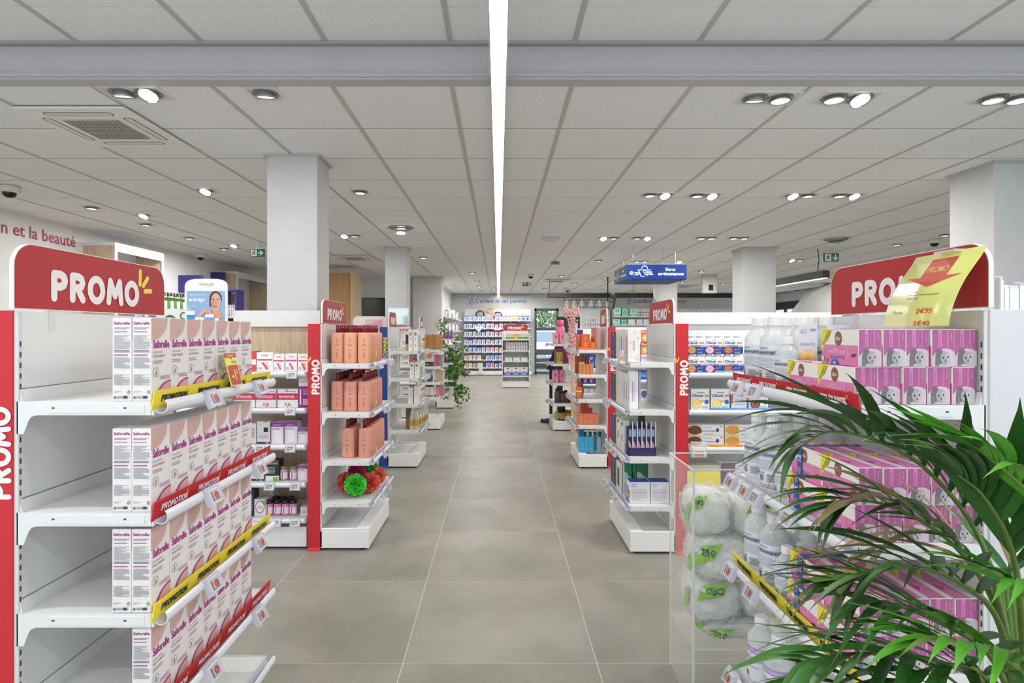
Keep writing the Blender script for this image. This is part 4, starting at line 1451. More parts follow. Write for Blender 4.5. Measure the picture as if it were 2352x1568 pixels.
# ================================================================== first unit on the right: pink serum cartons and saline bottles
R1 = right_end(1.28, D=.28, name='shelf_unit', label='white end unit stacked with pink cartons and clear bottles, behind the palm', shelves=[1.205, .893, .598, .245], post='grey', text=None, post_w=.40, header=(.60, .148, .046),
               strips={0: ('red', 'PRIX EN BAISSE', 4), 2: ('yellow', 'PRIX EN BAISSE', 4)}, tagkind='red',
               tags={0: [-.22, (-.10, 'grey')], 1: [-.27, -.165, (-.09, 'grey'), (.10, 'grey')], 2: [-.28, -.12], 3: [-.28, 0]}, group='end units of the shelf rows')
PK, PK2 = 'dd80b2', 'ae5a8e'
def pinkc(band):
    def d(f):
        S = f['F']
        S.r_(0, 0, 1, .56, PK)
        S.p([(0, 1), (.30, 1), (.0, .36)], 'eadb3a')
        for k, t in enumerate(('OFFRE', 'ECONOMIQUE')):
            v, fc, _ = glyph(t, .01)
            a, n = Vector((.235 - .062 * k, .97)), Vector((-.165, -.42))
            ln = 1.0 if k else .72
            sx = Vector((.045, -.03))
            S.mb.add([S.at(*(a + n * ln * (1 - p[0]) * .95 + sx * p[1])) for p in v], fc, P('3a4420'))
            S.k += 1
        S.el(.48, .74, .095, .20, '8a5a48', 18)
        S.t('Gifrer', .41, .69, .55, .80, 'eadccb', .02)
        S.t('SÉRUM', .36, .41, .50, .49, 'f3d8ea', .005)
        S.t('PHYSIOLOGIQUE', .24, .31, .68, .40, 'f3d8ea', .005)
        S.l(.26, .19, .66, .27, 2, '8a6ac0')
        for x in (.72, .765):
            S.ring(x, .36, .018, .2, .18, 'f0cfe4', 10)
        S.p([(.83, .28), (.9, .34), (.97, .32), (.93, .27), (.87, .24)], '6a3a3a')
        S.el(.40, .0, .10, .16, '3a5ab8', 12, 0, 180)
        S.t('40', .36, .02, .44, .10, 'dfe6f4', .02)
        S.el(.06, .16, .04, .08, 'e8d4e4', 8)
        S.el(.17, .12, .035, .07, 'b07a9a', 8)
        if band:
            S.r_(.27, 0, .43, 1, '2b5cb0')
            S.t('OFFRE', .285, .62, .415, .72, 'eef2f8', .02)
            S.t('SPÉCIALE', .285, .52, .415, .59, 'eef2f8', .01)
            S.el(.35, .24, .055, .13, '9a7a70', 12)
            S.el(.35, .93, .055, .09, '9a7a70', 12)
        for key in ('R', 'L'):
            S = f[key]
            S.r_(.03, .02, .97, .98, 'cdbcc6')
            S.p([(.03, .98), (.97, .98), (.97, .40), (.80, .47), (.55, .49), (.25, .43), (.03, .28)], PK2)
            S.r_(.26, .52, .42, .98, 'd07cae')
            S.t('sérum', .79, .70, .87, .90, 'e7a8d0', 0, True)
            S.t('PHYSIOLOGIQUE', .63, .52, .73, .95, 'e7a8d0', 0, True)
            S.t('hygiène du nez et des yeux', .29, .56, .37, .86, '6a58b8', 0, True)
            S.el(.34, .27, .17, .20, '6c6a6c', 14)
            S.r_(.17, .02, .30, .22, '747276')
            S.el(.56, .24, .21, .17, 'a8a4a6', 16)
            S.el(.66, .22, .12, .14, 'bcb8ba', 14)
            S.el(.47, .24, .035, .03, '3a383a', 8)
            S.el(.67, .26, .035, .03, '3a383a', 8)
            S.el(.58, .15, .04, .022, '5a565a', 8)
            S.el(.58, .205, .022, .018, '8a8688', 8)
        S = f['T']
        S.r_(0, 0, 1, .70, PK)
        S.r_(0, .7, 1, 1, 'e6dfe0')
        S.p([(0, 0), (.30, 0), (0, .6)], 'eadb3a')
        S.t('OFFRE', .03, .08, .18, .22, '3a4420')
        S.p([(.5, .05), (.75, .05), (.62, .35)], 'b8509a')
        if band:
            S.r_(.27, 0, .43, 1, '2b5cb0')
            S.el(.35, .5, .05, .2, '9a7a70', 12)
    return d
pk_a = carton(.1475, .0525, .0848, 'efe9e6', pinkc(0))
pk_b = carton(.1475, .0525, .0848, 'efe9e6', pinkc(1))
LV = ['lower', 'upper']
for i, z in enumerate((1.205, .893, .598)):
    for lev in range(2):
        for c in range(5):
            for g in range(2):
                if i == 0 and g == 1 and (lev == 1 or c > 0):
                    continue
                if i > 0 and g == 1 and c > 2:
                    continue
                yy = 1.295 + .074 + .1505 * g + R.uniform(-.003, .003) + (.004 if lev == 0 else 0)
                me = pk_b if (i > 0 and g == 1) else pk_a
                o = put('serum_carton', me, (.8105 + .02625 + .0545 * c + R.uniform(-.0008, .0008) - .006 * (1 - lev), yy, z + .001 + .0856 * lev), -PI / 2 + R.uniform(-.012, .012),
                    'pink serum carton, %s from the aisle, %s layer, %s pile, %s shelf' % (ORD[c], LV[lev], ['near', 'blue-banded far'][g] if i else ['near', 'far'][g], SH1[i]), 'carton', 'pink serum cartons')

class Wrap:
    """print wrapped round an upright cylinder; coordinates run 0..1 over the given arc"""
    def __init__(s, mb, r, z0, h, a0, a1):
        s.mb, s.r, s.z0, s.h, s.a0, s.a1, s.k = mb, r, z0, h, math.radians(a0), math.radians(a1), 0
    def at(s, x, y):
        a = s.a0 + (s.a1 - s.a0) * x
        q = s.r + .0003 * s.k
        return (q * math.cos(a), q * math.sin(a), s.z0 + s.h * y)
    def r_(s, x0, y0, x1, y1, m):
        m = m if not isinstance(m, str) else P(m)
        n = max(1, int((x1 - x0) * 14))
        vs = [s.at(x0 + (x1 - x0) * k / n, y) for y in (y0, y1) for k in range(n + 1)]
        s.mb.add(vs, [(k, k + 1, n + 2 + k, n + 1 + k) for k in range(n)], m, True)
        s.k += 1
    def t(s, txt, x0, y0, x1, y1, m, bold=0.0):
        v, f, _ = glyph(txt, bold)
        s.mb.add([s.at(x0 + a * (x1 - x0), y0 + b * (y1 - y0)) for a, b in v], f, P(m))
        s.k += 1
    def l(s, x0, y0, x1, y1, n, m, fill=.5):
        st = (y1 - y0) / n
        k0 = s.k
        for k in range(n):
            s.k = k0
            y = y1 - (k + 1) * st
            s.r_(x0, y, x1 - (.0 if k % 3 else (x1 - x0) * .3), y + st * fill, m)
        s.k = k0 + 1

def saline(r, h, kind):
    """clear round bottle with shoulder and ribbed cap: body, label, cap"""
    mb = MB()
    nk, sh = r * .42, h * .66
    mb.lathe([(r * .86, 0), (r * .97, .004), (r, .012), (r, sh), (r * .96, sh + h * .03), (r * .62, sh + h * .13), (nk, sh + h * .19), (nk, h * .88)], FLUID, n=22)
    body = mb.mesh('bottle')
    mb = MB()
    w = Wrap(mb, r + .0006, h * .06, h * .52, 180, 370)
    w.r_(0, 0, 1, 1, 'e6e8ee')
    if kind == 'blue':
        w.r_(0, .72, 1, .86, 'b4b8d4')
        w.t('UTNOV', .08, .89, .30, .95, '4a4c58')
        w.t('physiologique', .06, .745, .56, .845, '34364a', .01)
        w.t('physiologique', .64, .745, .98, .845, '34364a', .01)
        w.l(.06, .38, .54, .69, 8, 'c0c3d4')
        w.l(.64, .38, .96, .69, 8, 'c0c3d4')
        for k in range(7):
            w.r_(.07 + .016 * k, .08, .078 + .016 * k, .24, '44444a')
        w.l(.26, .08, .5, .3, 4, '8a8c98')
        w.t('18-38', .06, .27, .2, .32, '3a3a40', .01)
    elif kind == 'violet':
        w.r_(0, .78, 1, .98, 'b9a4d4')
        w.t('eau oxygénée', .1, .84, .5, .92, 'e9e4f2', .01)
        w.l(.06, .52, .5, .7, 4, 'b0a4c8')
        w.t('oxydol', .1, .34, .4, .42, '9a86c8', .01)
        for k in range(7):
            w.r_(.07 + .016 * k, .06, .078 + .016 * k, .2, '44444a')
    else:
        w.r_(0, 0, 1, .35, 'a894d0')
        w.l(.1, .5, .6, .8, 4, 'c0c3d4')
    label = mb.mesh('label')
    mb = MB()
    cr = nk * 1.22
    n = 32
    rings = []
    for z, q in ((h * .865, 1), (h * .985, .96), (h, .84)):
        rings.append([(cr * q * (1 + (.035 if j % 2 else -.02) * (z < h)) * math.cos(2 * PI * j / n), cr * q * (1 + (.035 if j % 2 else -.02) * (z < h)) * math.sin(2 * PI * j / n), z) for j in range(n)])
    mb.loft(rings, P('f0f0ee' if kind != 'bluecap' else '24409c', .4), False)
    return body, label, mb.mesh('cap')
SAL = {k: saline(*a) for k, a in {'big': (.0425, .212, 'blue'), 'small': (.033, .150, 'blue'), 'violet': (.044, .205, 'violet'), 'bluecap': (.033, .135, 'bluecap')}.items()}
def sal(k, px, y, i, lab):
    z = (1.205, .893, .598, .245)[i] + .001
    o = put('saline_bottle', SAL[k][0], (.941 if 'second row' in lab else 1.029 if 'against' in lab else min(max(PX(px, y), .853 if 'cap' not in k and k != 'small' else .840), 1.03), y, z), R.uniform(-.5, -.2), lab, 'bottle', 'clear bottles beside the pink cartons')
    link('label', SAL[k][1], o)
    link('cap', SAL[k][2], o)
for i in range(3):
    s_ = SH1[i] + ' pink carton shelf'
    sal('big', [1738, 1734, 1730][i], 1.885, i, 'large clear bottle at the far aisle corner, ' + s_)
    sal('big', [1779, 1772, 1775][i], 1.775, i, 'large clear bottle second from the far corner, ' + s_)
    sal('small', [1798, 1792, 1787][i], 1.67, i, 'small clear bottle in front of the large ones, ' + s_)
    if i > 0:
        sal('small', [0, 1828, 1822][i], 1.595, i, 'second small clear bottle, next to the cartons, ' + s_)
    sal('big', [1822, 1816, 1812][i], 1.885, i, 'large clear bottle second row at the far end, ' + s_)
    sal('big', [1862, 1856, 1862][i], 1.785, i, 'large clear bottle second row, nearer one, ' + s_)
    if i < 2:
        sal('big', [1886, 1880][i], 1.885, i, 'large clear bottle against the back panel at the far end, ' + s_)
        sal('big', [1918, 1912][i], 1.80, i, 'large clear bottle against the back panel, nearer one, ' + s_)
sal('violet', 1733, 1.86, 3, 'violet-labelled clear bottle at the far aisle corner of the lowest shelf')
sal('violet', 1778, 1.745, 3, 'violet-labelled clear bottle second from the corner of the lowest shelf')
sal('big', 1850, 1.80, 3, 'large clear bottle at the back of the lowest shelf of the carton unit')
sal('bluecap', 1802, 1.64, 3, 'small blue-capped bottle, far one, on the lowest shelf')
sal('bluecap', 1832, 1.555, 3, 'small blue-capped bottle, middle one, on the lowest shelf')
sal('bluecap', 1905, 1.60, 3, 'small blue-capped bottle, behind the others, on the lowest shelf')
sal('bluecap', 1934, 1.66, 1, 'blue-capped bottle behind the pink cartons on the second shelf')
# blister packs of yellow droppers
def blister(px, d, z, w, h, label, yellow):
    o = tag(empty('blister_pack', (PX(px, d), d, z + .001), -.5), label, 'blister pack', 'blister packs')
    mb = MB()
    mb.box(-w / 2, w / 2, 0, .0015, 0, h, P('dfe0e6', .4))
    f = Face(mb, (-w / 2, 0, 0), (1, 0, 0), (0, 0, 1), w, h)
    f.t('ACC', .08, .86, .45, .93, '8a8a9a')
    f.t('Laino', .62, .90, .94, .95, '3a5ab8', .01)
    f.t('INFANTIL', .1, .66, .9, .72, '7a8ad0')
    mb.obj('card', o)
    if yellow:
        for s in (-1, 1):
            mb = MB()
            mb.lathe([(.006, .012), (.0065, .03), (.0055, .08)], P('e4d83a', .3), (s * w * .2, -.011, 0), 10)
            mb.lathe([(0, .078), (.008, .082), (.0115, .09), (.0115, .098), (.008, .107), (0, .11)], P('e8b93e', .35), (s * w * .2, -.012, 0), 12)
            mb.obj('dropper', o)
    mb = MB()
    mb.box(-w * .44, w * .44, -.025, -.001, .01, h * .68, clear('blister_shell', 'f0f0f4', .12, .1), .008)
    mb.obj('shell', o)
blister(1856, 1.635, 1.205, .046, .185, 'blister pack of two yellow droppers beside the top pink cartons', True)
blister(1925, 1.72, 1.205, .06, .185, 'pale blister pack behind the top pink cartons', False)
blister(1862, 1.66, .598, .07, .16, 'pale blister pack on the third shelf over the pink cartons', False)
# laminated yellow price sheet
mb = MB()
prof = [(1.052, 1.557), (1.040, 1.536), (1.022, 1.511), (1.006, 1.488), (.992, 1.462), (.981, 1.436), (.973, 1.410), (.968, 1.383)]
YS0, YS1 = 1.2375, 1.447
MY = P('d2d67c', .24)
def sheet_pt(u, v, e=0.0):
    """u along the sheet (0 far edge .. 1 near edge), v from the top (0) to the foot (1)"""
    t = v * (len(prof) - 1)
    i = min(int(t), len(prof) - 2)
    a, b = Vector(prof[i]), Vector(prof[i + 1])
    p = a.lerp(b, t - i)
    dn = (b - a).normalized()
    n = Vector((dn.y, -dn.x))
    if n.x > 0:
        n = -n
    return (p.x + n.x * e, YS1 + (YS0 - YS1) * u, p.y + n.y * e)
for e0, m in ((0.0, MY),):
    nv = 21
    vs = [sheet_pt(u, v / nv, e) for e in (.0, -.0012) for v in range(nv + 1) for u in (0, 1)]
    n2 = (nv + 1) * 2
    fs = []
    for v in range(nv):
        fs.append((2 * v, 2 * v + 1, 2 * v + 3, 2 * v + 2))
        fs.append((n2 + 2 * v, n2 + 2 * v + 2, n2 + 2 * v + 3, n2 + 2 * v + 1))
        fs.append((2 * v, 2 * v + 2, n2 + 2 * v + 2, n2 + 2 * v))
        fs.append((2 * v + 1, n2 + 2 * v + 1, n2 + 2 * v + 3, 2 * v + 3))
    mb.add(vs, fs, m, True)
def sh_txt(t, u0, v0, u1, v1, col, bold=.0):
    vv, ff, _ = glyph(t, bold)
    mb.add([sheet_pt(u0 + a * (u1 - u0), v1 + b * (v0 - v1), .0008) for a, b in vv], ff, P(col))
def sh_poly(pts, col):
    mb.add([sheet_pt(u, v, .0005) for u, v in pts], [tuple(range(len(pts)))], P(col))
for k in range(5):                                              # arrow, in strips that follow the bend
    v0, v1 = .10 + .052 * k, .10 + .052 * (k + 1)
    sh_poly([(.32, v0), (.70, v0), (.70, v1), (.32, v1)], 'c24a38')
for k in range(4):
    v0, v1 = .36 + .035 * k, .36 + .035 * (k + 1)
    w0, w1 = .40 * (1 - k / 4), .40 * (1 - (k + 1) / 4)
    sh_poly([(.51 - w0, v0), (.51 + w0, v0), (.51 + w1, v1), (.51 - w1, v1)], 'c24a38')
sh_txt('PROMO', .36, .22, .66, .30, 'e6c65a', .01)
for k, (t, u1) in enumerate((('Gifrer', .42), ('Sérum Physiologique', .74), ('40X5ml', .46))):
    sh_txt(t, .28, .545 + .042 * k, u1, .575 + .042 * k, 'b0602e', .01)
sh_txt('2€95', .50, .775, .74, .845, 'c8552c', .02)
sh_txt('1 Boite', .10, .80, .29, .845, '4a4a2c')
sh_txt('5€40', .50, .93, .74, .995, 'c8552c', .02)
o = mb.obj('price_sheet')
tag(o, 'bent yellow laminated price sheet with a red arrow over the pink cartons', 'price sheet')
MB().box(1.03, 1.056, 1.30, 1.36, 1.553, 1.5585, CLIP).obj('clip', o)

# white folders standing on the shelf behind, before the grey pillar
RBX = gondola('shelf_bay', 'white bay back seen beside the grey end panel of the pink carton unit', (1.80, 1.86, 0), 0, .8, .31, [1.115, .887], top=1.41, group='bays facing the door side', post=None)
for k, (x0, x1, yt, c) in enumerate(((2291, 2299, 634, 'c9cac6'), (2300, 2311, 654, 'd6dae2'), (2312, 2334, 655, 'cdd6e6'), (2335, 2362, 648, 'bdbcc0'))):
    d = 1.87
    w, h = (x1 - x0) * d / F, PZ(yt, d) - 1.412
    mb = MB()
    mb.box(-w / 2, w / 2, -.01, .01, 0, h, P(c, .45), .002)
    mb.box(-w / 2 + .001, w / 2 - .001, -.0115, -.010, h * .12, h * .9, P('e6e8ee', .5))
    o = put('folder', mb.mesh('folder'), (PX((x0 + x1) / 2, d), d, 1.411), 0, 'pale folder standing beside the grey pillar, %s from the red header' % ORD[k], 'folder', 'pale folders')

# ================================================================== second unit on the right: test kits
R2 = right_end(3.54, D=.275, name='shelf_unit', label='white end unit with white test kit boxes, red end panel, behind the clear bin', shelves=[1.18, .885, .59, .295], post='red', header=(.56, .152, .045),
               tags={0: [-.28, -.2, .02, .12], 1: [-.28, -.14], 2: [-.2, -.05, .1], 3: [-.29, -.15, .03, .14]}, group='end units of the shelf rows')
Z2 = [1.18, .885, .59, .295]
QT = 'test kit boxes'
def doodle(f):
    S = f['F']
    for x, y, r, c in ((.3, .62, .14, 'e07a90'), (.55, .9, .13, 'd89ab0'), (.8, .72, .1, '9a9ad8'), (.35, .16, .1, 'e08aa0'), (.7, .08, .1, '8a8ad0')):
        S.ring(x, y, r, r * .42, .2, c, 12, 0, 280)
    for x, y in ((.2, .85), (.75, .5), (.5, .3), (.2, .4), (.85, .92), (.6, .75)):
        S.p([(x, y), (x + .08, y + .01), (x + .07, y + .022), (x, y + .012)], 'a8a8b4')
    S.p([(.55, .16), (.75, .24), (.95, .16), (.75, .08)], 'd8c45a')
    S.p([(.60, .16), (.75, .22), (.90, .16), (.75, .10)], 'eae8e6')
    S.r_(.42, .36, .50, .66, 'e2a0b0')
    S.r_(.95, 0, 1, .6, '3a2a9a')
    f['L'].r_(.2, .1, .5, .8, 'd8687a')
item(1443, 1472, 757, Z2[0], 3.60, .055, 'eae8e6', doodle, 'test_kit', 'white box with coloured doodles at the front of the top test kit shelf', 'box', QT)
def thin(c):
    def d(f):
        S = f['L']
        S.r_(.35, .25, .6, .75, c)
        S.r_(.75, .1, .85, .9, 'd0d0d8')
        f['F'].r_(.3, .2, .7, .8, 'd8d8dc')
    return d
for k, (d, c, h) in enumerate(((3.67, 'c04a5a', .205), (3.735, 'b8b8c0', .208), (3.80, '4a4a54', .208), (3.87, 'a8b8d0', .205), (3.935, 'd0d0d4', .208))):
    me = carton(.09, .058, h, 'e4e3e1', thin(c), 'kit')
    put('test_kit', me, (.865, d + .029, Z2[0] + .001), 0, 'slim white test kit box, %s behind the doodle box on the top shelf' % ORD[k], 'box', QT)
def dots(f):
    S = f['L']
    rr = random.Random(5)
    for k in range(34):
        S.el(rr.uniform(.1, .9), rr.uniform(.05, .95), .05, .022, ['8a9ac8', '6a7ab0', 'c8a8c0', 'b0b8d8'][k % 4], 7)
    f['F'].r_(0, 0, .4, 1, 'e2cf4a')
    f['F'].r_(.45, .1, .9, .9, '23286a')
dot_me = carton(.032, .085, .19, '2e3166', dots)
for i in range(4):
    for k in range(2):
        put('dotted_box', dot_me, (.832, 4.04 + .092 * k, Z2[i] + .001), 0, 'dark blue dotted box, %s at the far end of the %s test kit shelf' % (ORD[k], SH1[i]), 'box', 'dark blue dotted boxes')
def violet(f):
    f['F'].r_(.28, .2, .42, .72, 'c8a0d0'); f['F'].r_(.5, .25, .56, .7, 'd8b8dc'); f['F'].r_(.62, .3, .66, .6, 'e0d0e4')
    f['L'].r_(.4, .2, .6, .8, 'b890b8')
item(1446, 1466, 851, Z2[1], 3.60, .05, 'ebe9ec', violet, 'test_kit', 'white box with violet vertical print at the front of the second test kit shelf', 'box', QT)
item(1467, 1472, 853, Z2[1], 3.62, .06, 'b8b6b4', None, 'test_kit', 'narrow grey box beside the violet printed one on the second shelf', 'box', QT)
for k, (d, c, h) in enumerate(((3.66, 'b878b0', .215), (3.73, '4a4a50', .22), (3.80, 'c8c8cc', .22), (3.87, 'd8d0d8', .22), (3.94, 'a8c878', .22))):
    me = carton(.08, .058, h, 'e6e4e2', thin(c), 'kit')
    put('test_kit', me, (.862, d + .029, Z2[1] + .001), 0, 'slim white test kit box, %s from the front on the second shelf' % ORD[k], 'box', QT)
# navy counter display of six slim boxes
d = 3.61
x0, x1 = PX(1444, d), PX(1507, d)
o = tag(empty('display_tray', ((x0 + x1) / 2, d + .05, Z2[2] + .001)), 'navy cardboard display tray with white hooks on the third test kit shelf', 'display tray', None)
w = x1 - x0
mb = MB()
for a, b, c, e, h in ((-w / 2, w / 2, -.05, -.047, .05), (-w / 2, w / 2, .047, .05, .15), (-w / 2, -w / 2 + .003, -.05, .05, .06), (w / 2 - .003, w / 2, -.05, .05, .06)):
    mb.box(a, b, c, e, .004, h, P('262a58', .5))
mb.box(-w / 2, w / 2, -.05, .05, 0, .004, P('262a58', .5))
mb.obj('tray', o)
for k in range(6):
    x = -w / 2 + w * (k + .95) / 6
    MB().box(x - .003, x + .003, -.046, -.040, .05, .215, P('dcdce4', .4)).obj('hook', o)
def navyb(f):
    S = f['F']
    S.r_(.12, .66, .88, .94, '7f93c0')
    S.l(.2, .7, .8, .9, 5, 'b8c4e0')
    S.p([(0, .08), (.8, .08), (.92, .2), (.75, .34), (.4, .46), (0, .54)], 'dca0b8')
    S.l(.2, .03, .8, .14, 2, '8a90c8')
nb = carton(w / 6 - .006, .07, .172, '232752', navyb)
for k in range(6):
    put('slim_box', nb, (x0 + w * (k + .5) / 6 - .0015, d + .046, Z2[2] + .006), 0, 'slim navy and pink box, %s from the aisle in the display tray' % ORD[k], 'box', 'slim navy boxes')
def bluelogo(f):
    S = f['F']
    S.el(.5, .72, .2, .09, '4a6ab8', 12)
    S.el(.5, .72, .1, .045, '22408c', 10)
    S.ring(.5, .5, .22, .1, .3, '4a4a5a', 12, -80, 160)
for k, (a, b, c) in enumerate(((1443, 1466, 'd9d6d2'), (1467, 1479, '3c4844'), (1481, 1503, 'd6d3cf'))):
    item(a, b, 955, Z2[2], 3.75, .06, c, bluelogo if k != 1 else (lambda f: f['F'].l(.2, .5, .8, .9, 3, '5a6a64')), 'test_kit', ['grey test kit box with blue emblem, first behind the navy tray', 'dark green box behind the navy tray', 'grey test kit box with blue emblem, last behind the navy tray'][k], 'box', QT)
def greentop(f):
    f['L'].r_(0, .9, 1, 1, '8ab88a'); f['L'].el(.5, .8, .3, .06, '6a6aa0', 10); f['L'].r_(.35, .3, .6, .5, '5a5a5e'); f['F'].r_(0, .93, 1, 1, '8ab88a')
for k, dd in enumerate((3.70, 3.83)):
    put('test_kit', carton(.035, .10, .225, 'e4e2de', greentop, 'kit'), (.825, dd + .05, Z2[2] + .001), 0, 'white box with green top edge, %s along the rail of the third shelf' % ORD[k], 'box', QT)
def bluetop(f):
    f['T'].r_(0, 0, 1, 1, '2d56b0')
    f['F'].t('mesoft', .08, .86, .36, .92, '4a5ab0', .01); f['F'].r_(.08, .78, .3, .80, '6a8ad0'); f['F'].l(.08, .1, .86, .7, 9, 'c4c2c8')
    f['L'].r_(.1, .3, .6, .75, '7a9ad8'); f['L'].r_(.55, .2, .9, .6, 'd8744a'); f['L'].p([(0, 0), (1, 0), (0, .25)], '3a56b0')
item(1447, 1493, 1107, Z2[3], 3.60, .10, 'e8e6ea', bluetop, 'test_kit', 'white box with blue lid, aisle side, on the lowest test kit shelf', 'box', QT)
item(1495, 1537, 1107, Z2[3], 3.60, .10, 'e8e6ea', bluetop, 'test_kit', 'white box with blue lid, panel side, on the lowest test kit shelf', 'box', QT)
def greenwave(f):
    f['F'].p([(0, 1), (1, 1), (1, .52), (.6, .58), (.3, .70), (0, .72)], '2a8a5c'); f['F'].r_(.05, .1, .5, .4, 'b8bcb8')
for k, (a, b) in enumerate(((1434, 1451), (1453, 1461), (1463, 1489))):
    item(a, b, 1062, Z2[3], 3.78, .06, 'c9cdc9' if k != 1 else '2f4a3c', greenwave, 'test_kit', 'green-topped box, %s behind the blue-lidded boxes' % ORD[k], 'box', QT)
put('test_kit', carton(.03, .12, .2, 'd8dcd6', lambda f: (f['L'].r_(.2, .2, .8, .8, '4a6a54'), f['F'].r_(.5, 0, 1, 1, '4a6a54')), 'kit'), (.824, 3.88, Z2[3] + .001), 0, 'tall white and dark green box along the lowest rail', 'box', QT)
put('price_tongue', carton(.03, .002, .07, 'e8dce6', lambda f: f['F'].r_(.1, .1, .9, .4, 'e0c060'), 'card'), (.787, 3.66, 1.185), -.9, 'small lilac price card on the top rail of the test kits', 'price tag')

# bay behind: nutrition products
RC = gondola('shelf_bay', 'white bay of dessert packs and biscuits beside the red end panel', (1.733, 3.865, 0), 0, 1.12, .31, [1.115, .885, .658, .42, .2], top=1.50, band=1.42, group='bays facing the door side', tags={})
Z3 = [1.115, .885, .658, .42]
QN = 'nutrition products'
d = 3.575
def clin(c, hexa='2f6ab8'):
    def dr(f):
        S = f['F']
        S.r_(0, 0, 1, .46, '25338a')
        S.r_(0, .46, 1, .58, 'b4bccb')
        S.t('Clinutr', .04, .64, .62, .82, '2e2f7a', .03)
        S.t('en', .68, .64, .94, .78, 'e0763a', .03)
        S.t('ULTRA', .18, .475, .76, .565, '3a3f8a', .03)
        S.el(.24, .25, .23, .22, c, 16)
        S.ring(.25, .25, .15, .14, .25, 'e2b070' if c != 'e8a8b4' else 'f6d0d8', 14, 30, 330)
        S.el(.25, .25, .05, .05, 'c88a4a' if c != 'e8a8b4' else 'e0889a', 8)
        S.p([(.46, .2), (.62, .28), (.78, .22), (.62, .36)], 'e08a4a')
        S.p([(.80 + .11 * math.cos(math.radians(60 * k + 30)), .33 + .12 * math.sin(math.radians(60 * k + 30))) for k in range(6)], hexa)
        S.l(.54, .06, .86, .18, 2, 'a8b4d8')
        S.r_(.3, .86, .62, .89, '9a9aa0')
    return dr
def pack4(x0, x1, yt, zb, col, lab):
    w, h = (x1 - x0 - 1) * d / F, .098
    o = put('dessert_pack', carton(w, .11, h, 'f0f0f2', clin(col), 'pack'), (PX((x0 + x1) / 2, d), d + .055, zb + .001), 0, lab, 'dessert pack', QN)
    for s in (-1, 1):
        MB().lathe([(.017, 0), (.02, .012), (.022, .013), (.022, .016), (0, .016)], P('dfe3ea', .3), (s * w * .25, -.03, h), 14).obj('cup', o)
FL = ['c58f3e', 'e8a8b4', '9c5a34']
for lev in range(2):
    for k, (a, b) in enumerate(((1579, 1620), (1620, 1662), (1662, 1707), (1707, 1750))):
        if lev and k > 2:
            continue
        pack4(a, b, 0, Z3[0] + .1155 * lev, FL[k % 3], 'white and navy dessert pack, %s in the %s layer of the top nutrition shelf' % (ORD[k], LV[lev]))
def clin2(c, c2):
    def dr(f):
        S = f['F']
        S.t('Clinutr', .06, .62, .66, .76, '2e2f6a', .03)
        S.t('en', .72, .62, .94, .73, 'e0763a', .03)
        S.l(.3, .80, .7, .88, 1, '8a8a92')
        S.el(.30, .28, .26, .24, c, 16)
        S.ring(.30, .28, .17, .15, .3, c2, 14)
        S.p([(.42, .34), (.74, .40), (.74, .46), (.42, .44)], 'e89a3a')
        S.p([(.82 + .12 * math.cos(math.radians(60 * k + 30)), .38 + .12 * math.sin(math.radians(60 * k + 30))) for k in range(6)], '2a62b4')
        S.l(.56, .08, .88, .2, 3, '9a9ab0')
        S.r_(.97, 0, 1, 1, '2a2a3a')
    return dr
for k, (a, b, c, c2) in enumerate(((1587, 1631, 'e6c86a', 'f2e0a8'), (1633, 1677, 'e8cf7a', 'f4e6b8'))):
    item(a, b, 893, Z3[1], d, .10, 'ecebea', clin2(c, c2), 'dessert_pack', 'white dessert box with custard swirl, %s on the second nutrition shelf' % ORD[k], 'dessert pack', QN)
def backb(f):
    S = f['F']
    S.r_(.12, .2, .95, .8, 'e9eaee'); S.t('en', .8, .62, .98, .74, 'c8763a', .02)
    for k in range(12):
        S.r_(.35 + .035 * k, .62, .35 + .035 * k + .018, .76, '4a4a50')
    S.l(.2, .26, .9, .56, 5, '8f93a4'); S.r_(0, .3, .08, .7, 'b05a3a')
item(1680, 1715, 893, Z3[1], d, .10, 'dddde2', backb, 'dessert_pack', 'dessert box turned barcode forward on the second nutrition shelf', 'dessert pack', QN)
item(1721, 1766, 893, Z3[1], d, .10, 'ecebea', clin2('8a4a34', 'b0705a'), 'dessert_pack', 'white dessert box with chocolate swirl on the second nutrition shelf', 'dessert pack', QN)
item(1579, 1586, 900, Z3[1], d, .08, '6a8a96', None, 'dessert_pack', 'narrow blue-grey box beside the red panel on the second nutrition shelf', 'dessert pack', QN)
item(1812, 1850, 925, Z3[1], d, .10, 'ecebea', clin2('d89a6a', 'ecc8a0'), 'dessert_pack', 'white dessert box with peach swirl behind the clear bottles', 'dessert pack', QN)
def bisc(c, c3):
    def dr(f):
        S = f['F']
        S.p([(0, 0), (.32, 0), (.40, 1), (0, 1)], c3)
        S.el(.20, .5, .19, .42, c, 16)
        S.el(.32, .35, .08, .18, c, 10)
        S.t('Physalis', .44, .66, .66, .82, '9a9ab0')
        S.t('Galettes Parfaites', .40, .34, .76, .52, '5a5a9a')
        S.p([(.82 + .05 * math.cos(math.radians(60 * k + 30)), .5 + .2 * math.sin(math.radians(60 * k + 30))) for k in range(6)], '2a4aa0')
        S.l(.44, .1, .7, .22, 1, 'b0a0a0'); S.r_(.9, .8, .96, .88, 'c86a5a')
    return dr
for lev in range(2):
    for k, (a, b, c, c3) in enumerate(((1579, 1664, '6f4030', 'e8c890'), (1666, 1751, 'dca050', 'f0d8a0'))):
        w = (b - a - 1) * d / F
        put('biscuit_box', carton(w, .09, .066, 'efeeee', bisc(c, c3), 'box'), (PX((a + b) / 2, d), d + .05, Z3[2] + .001 + .0668 * lev), 0, '%s biscuit box, %s of two stacked on the third nutrition shelf' % (['chocolate', 'golden'][k], LV[lev]), 'biscuit box', QN)
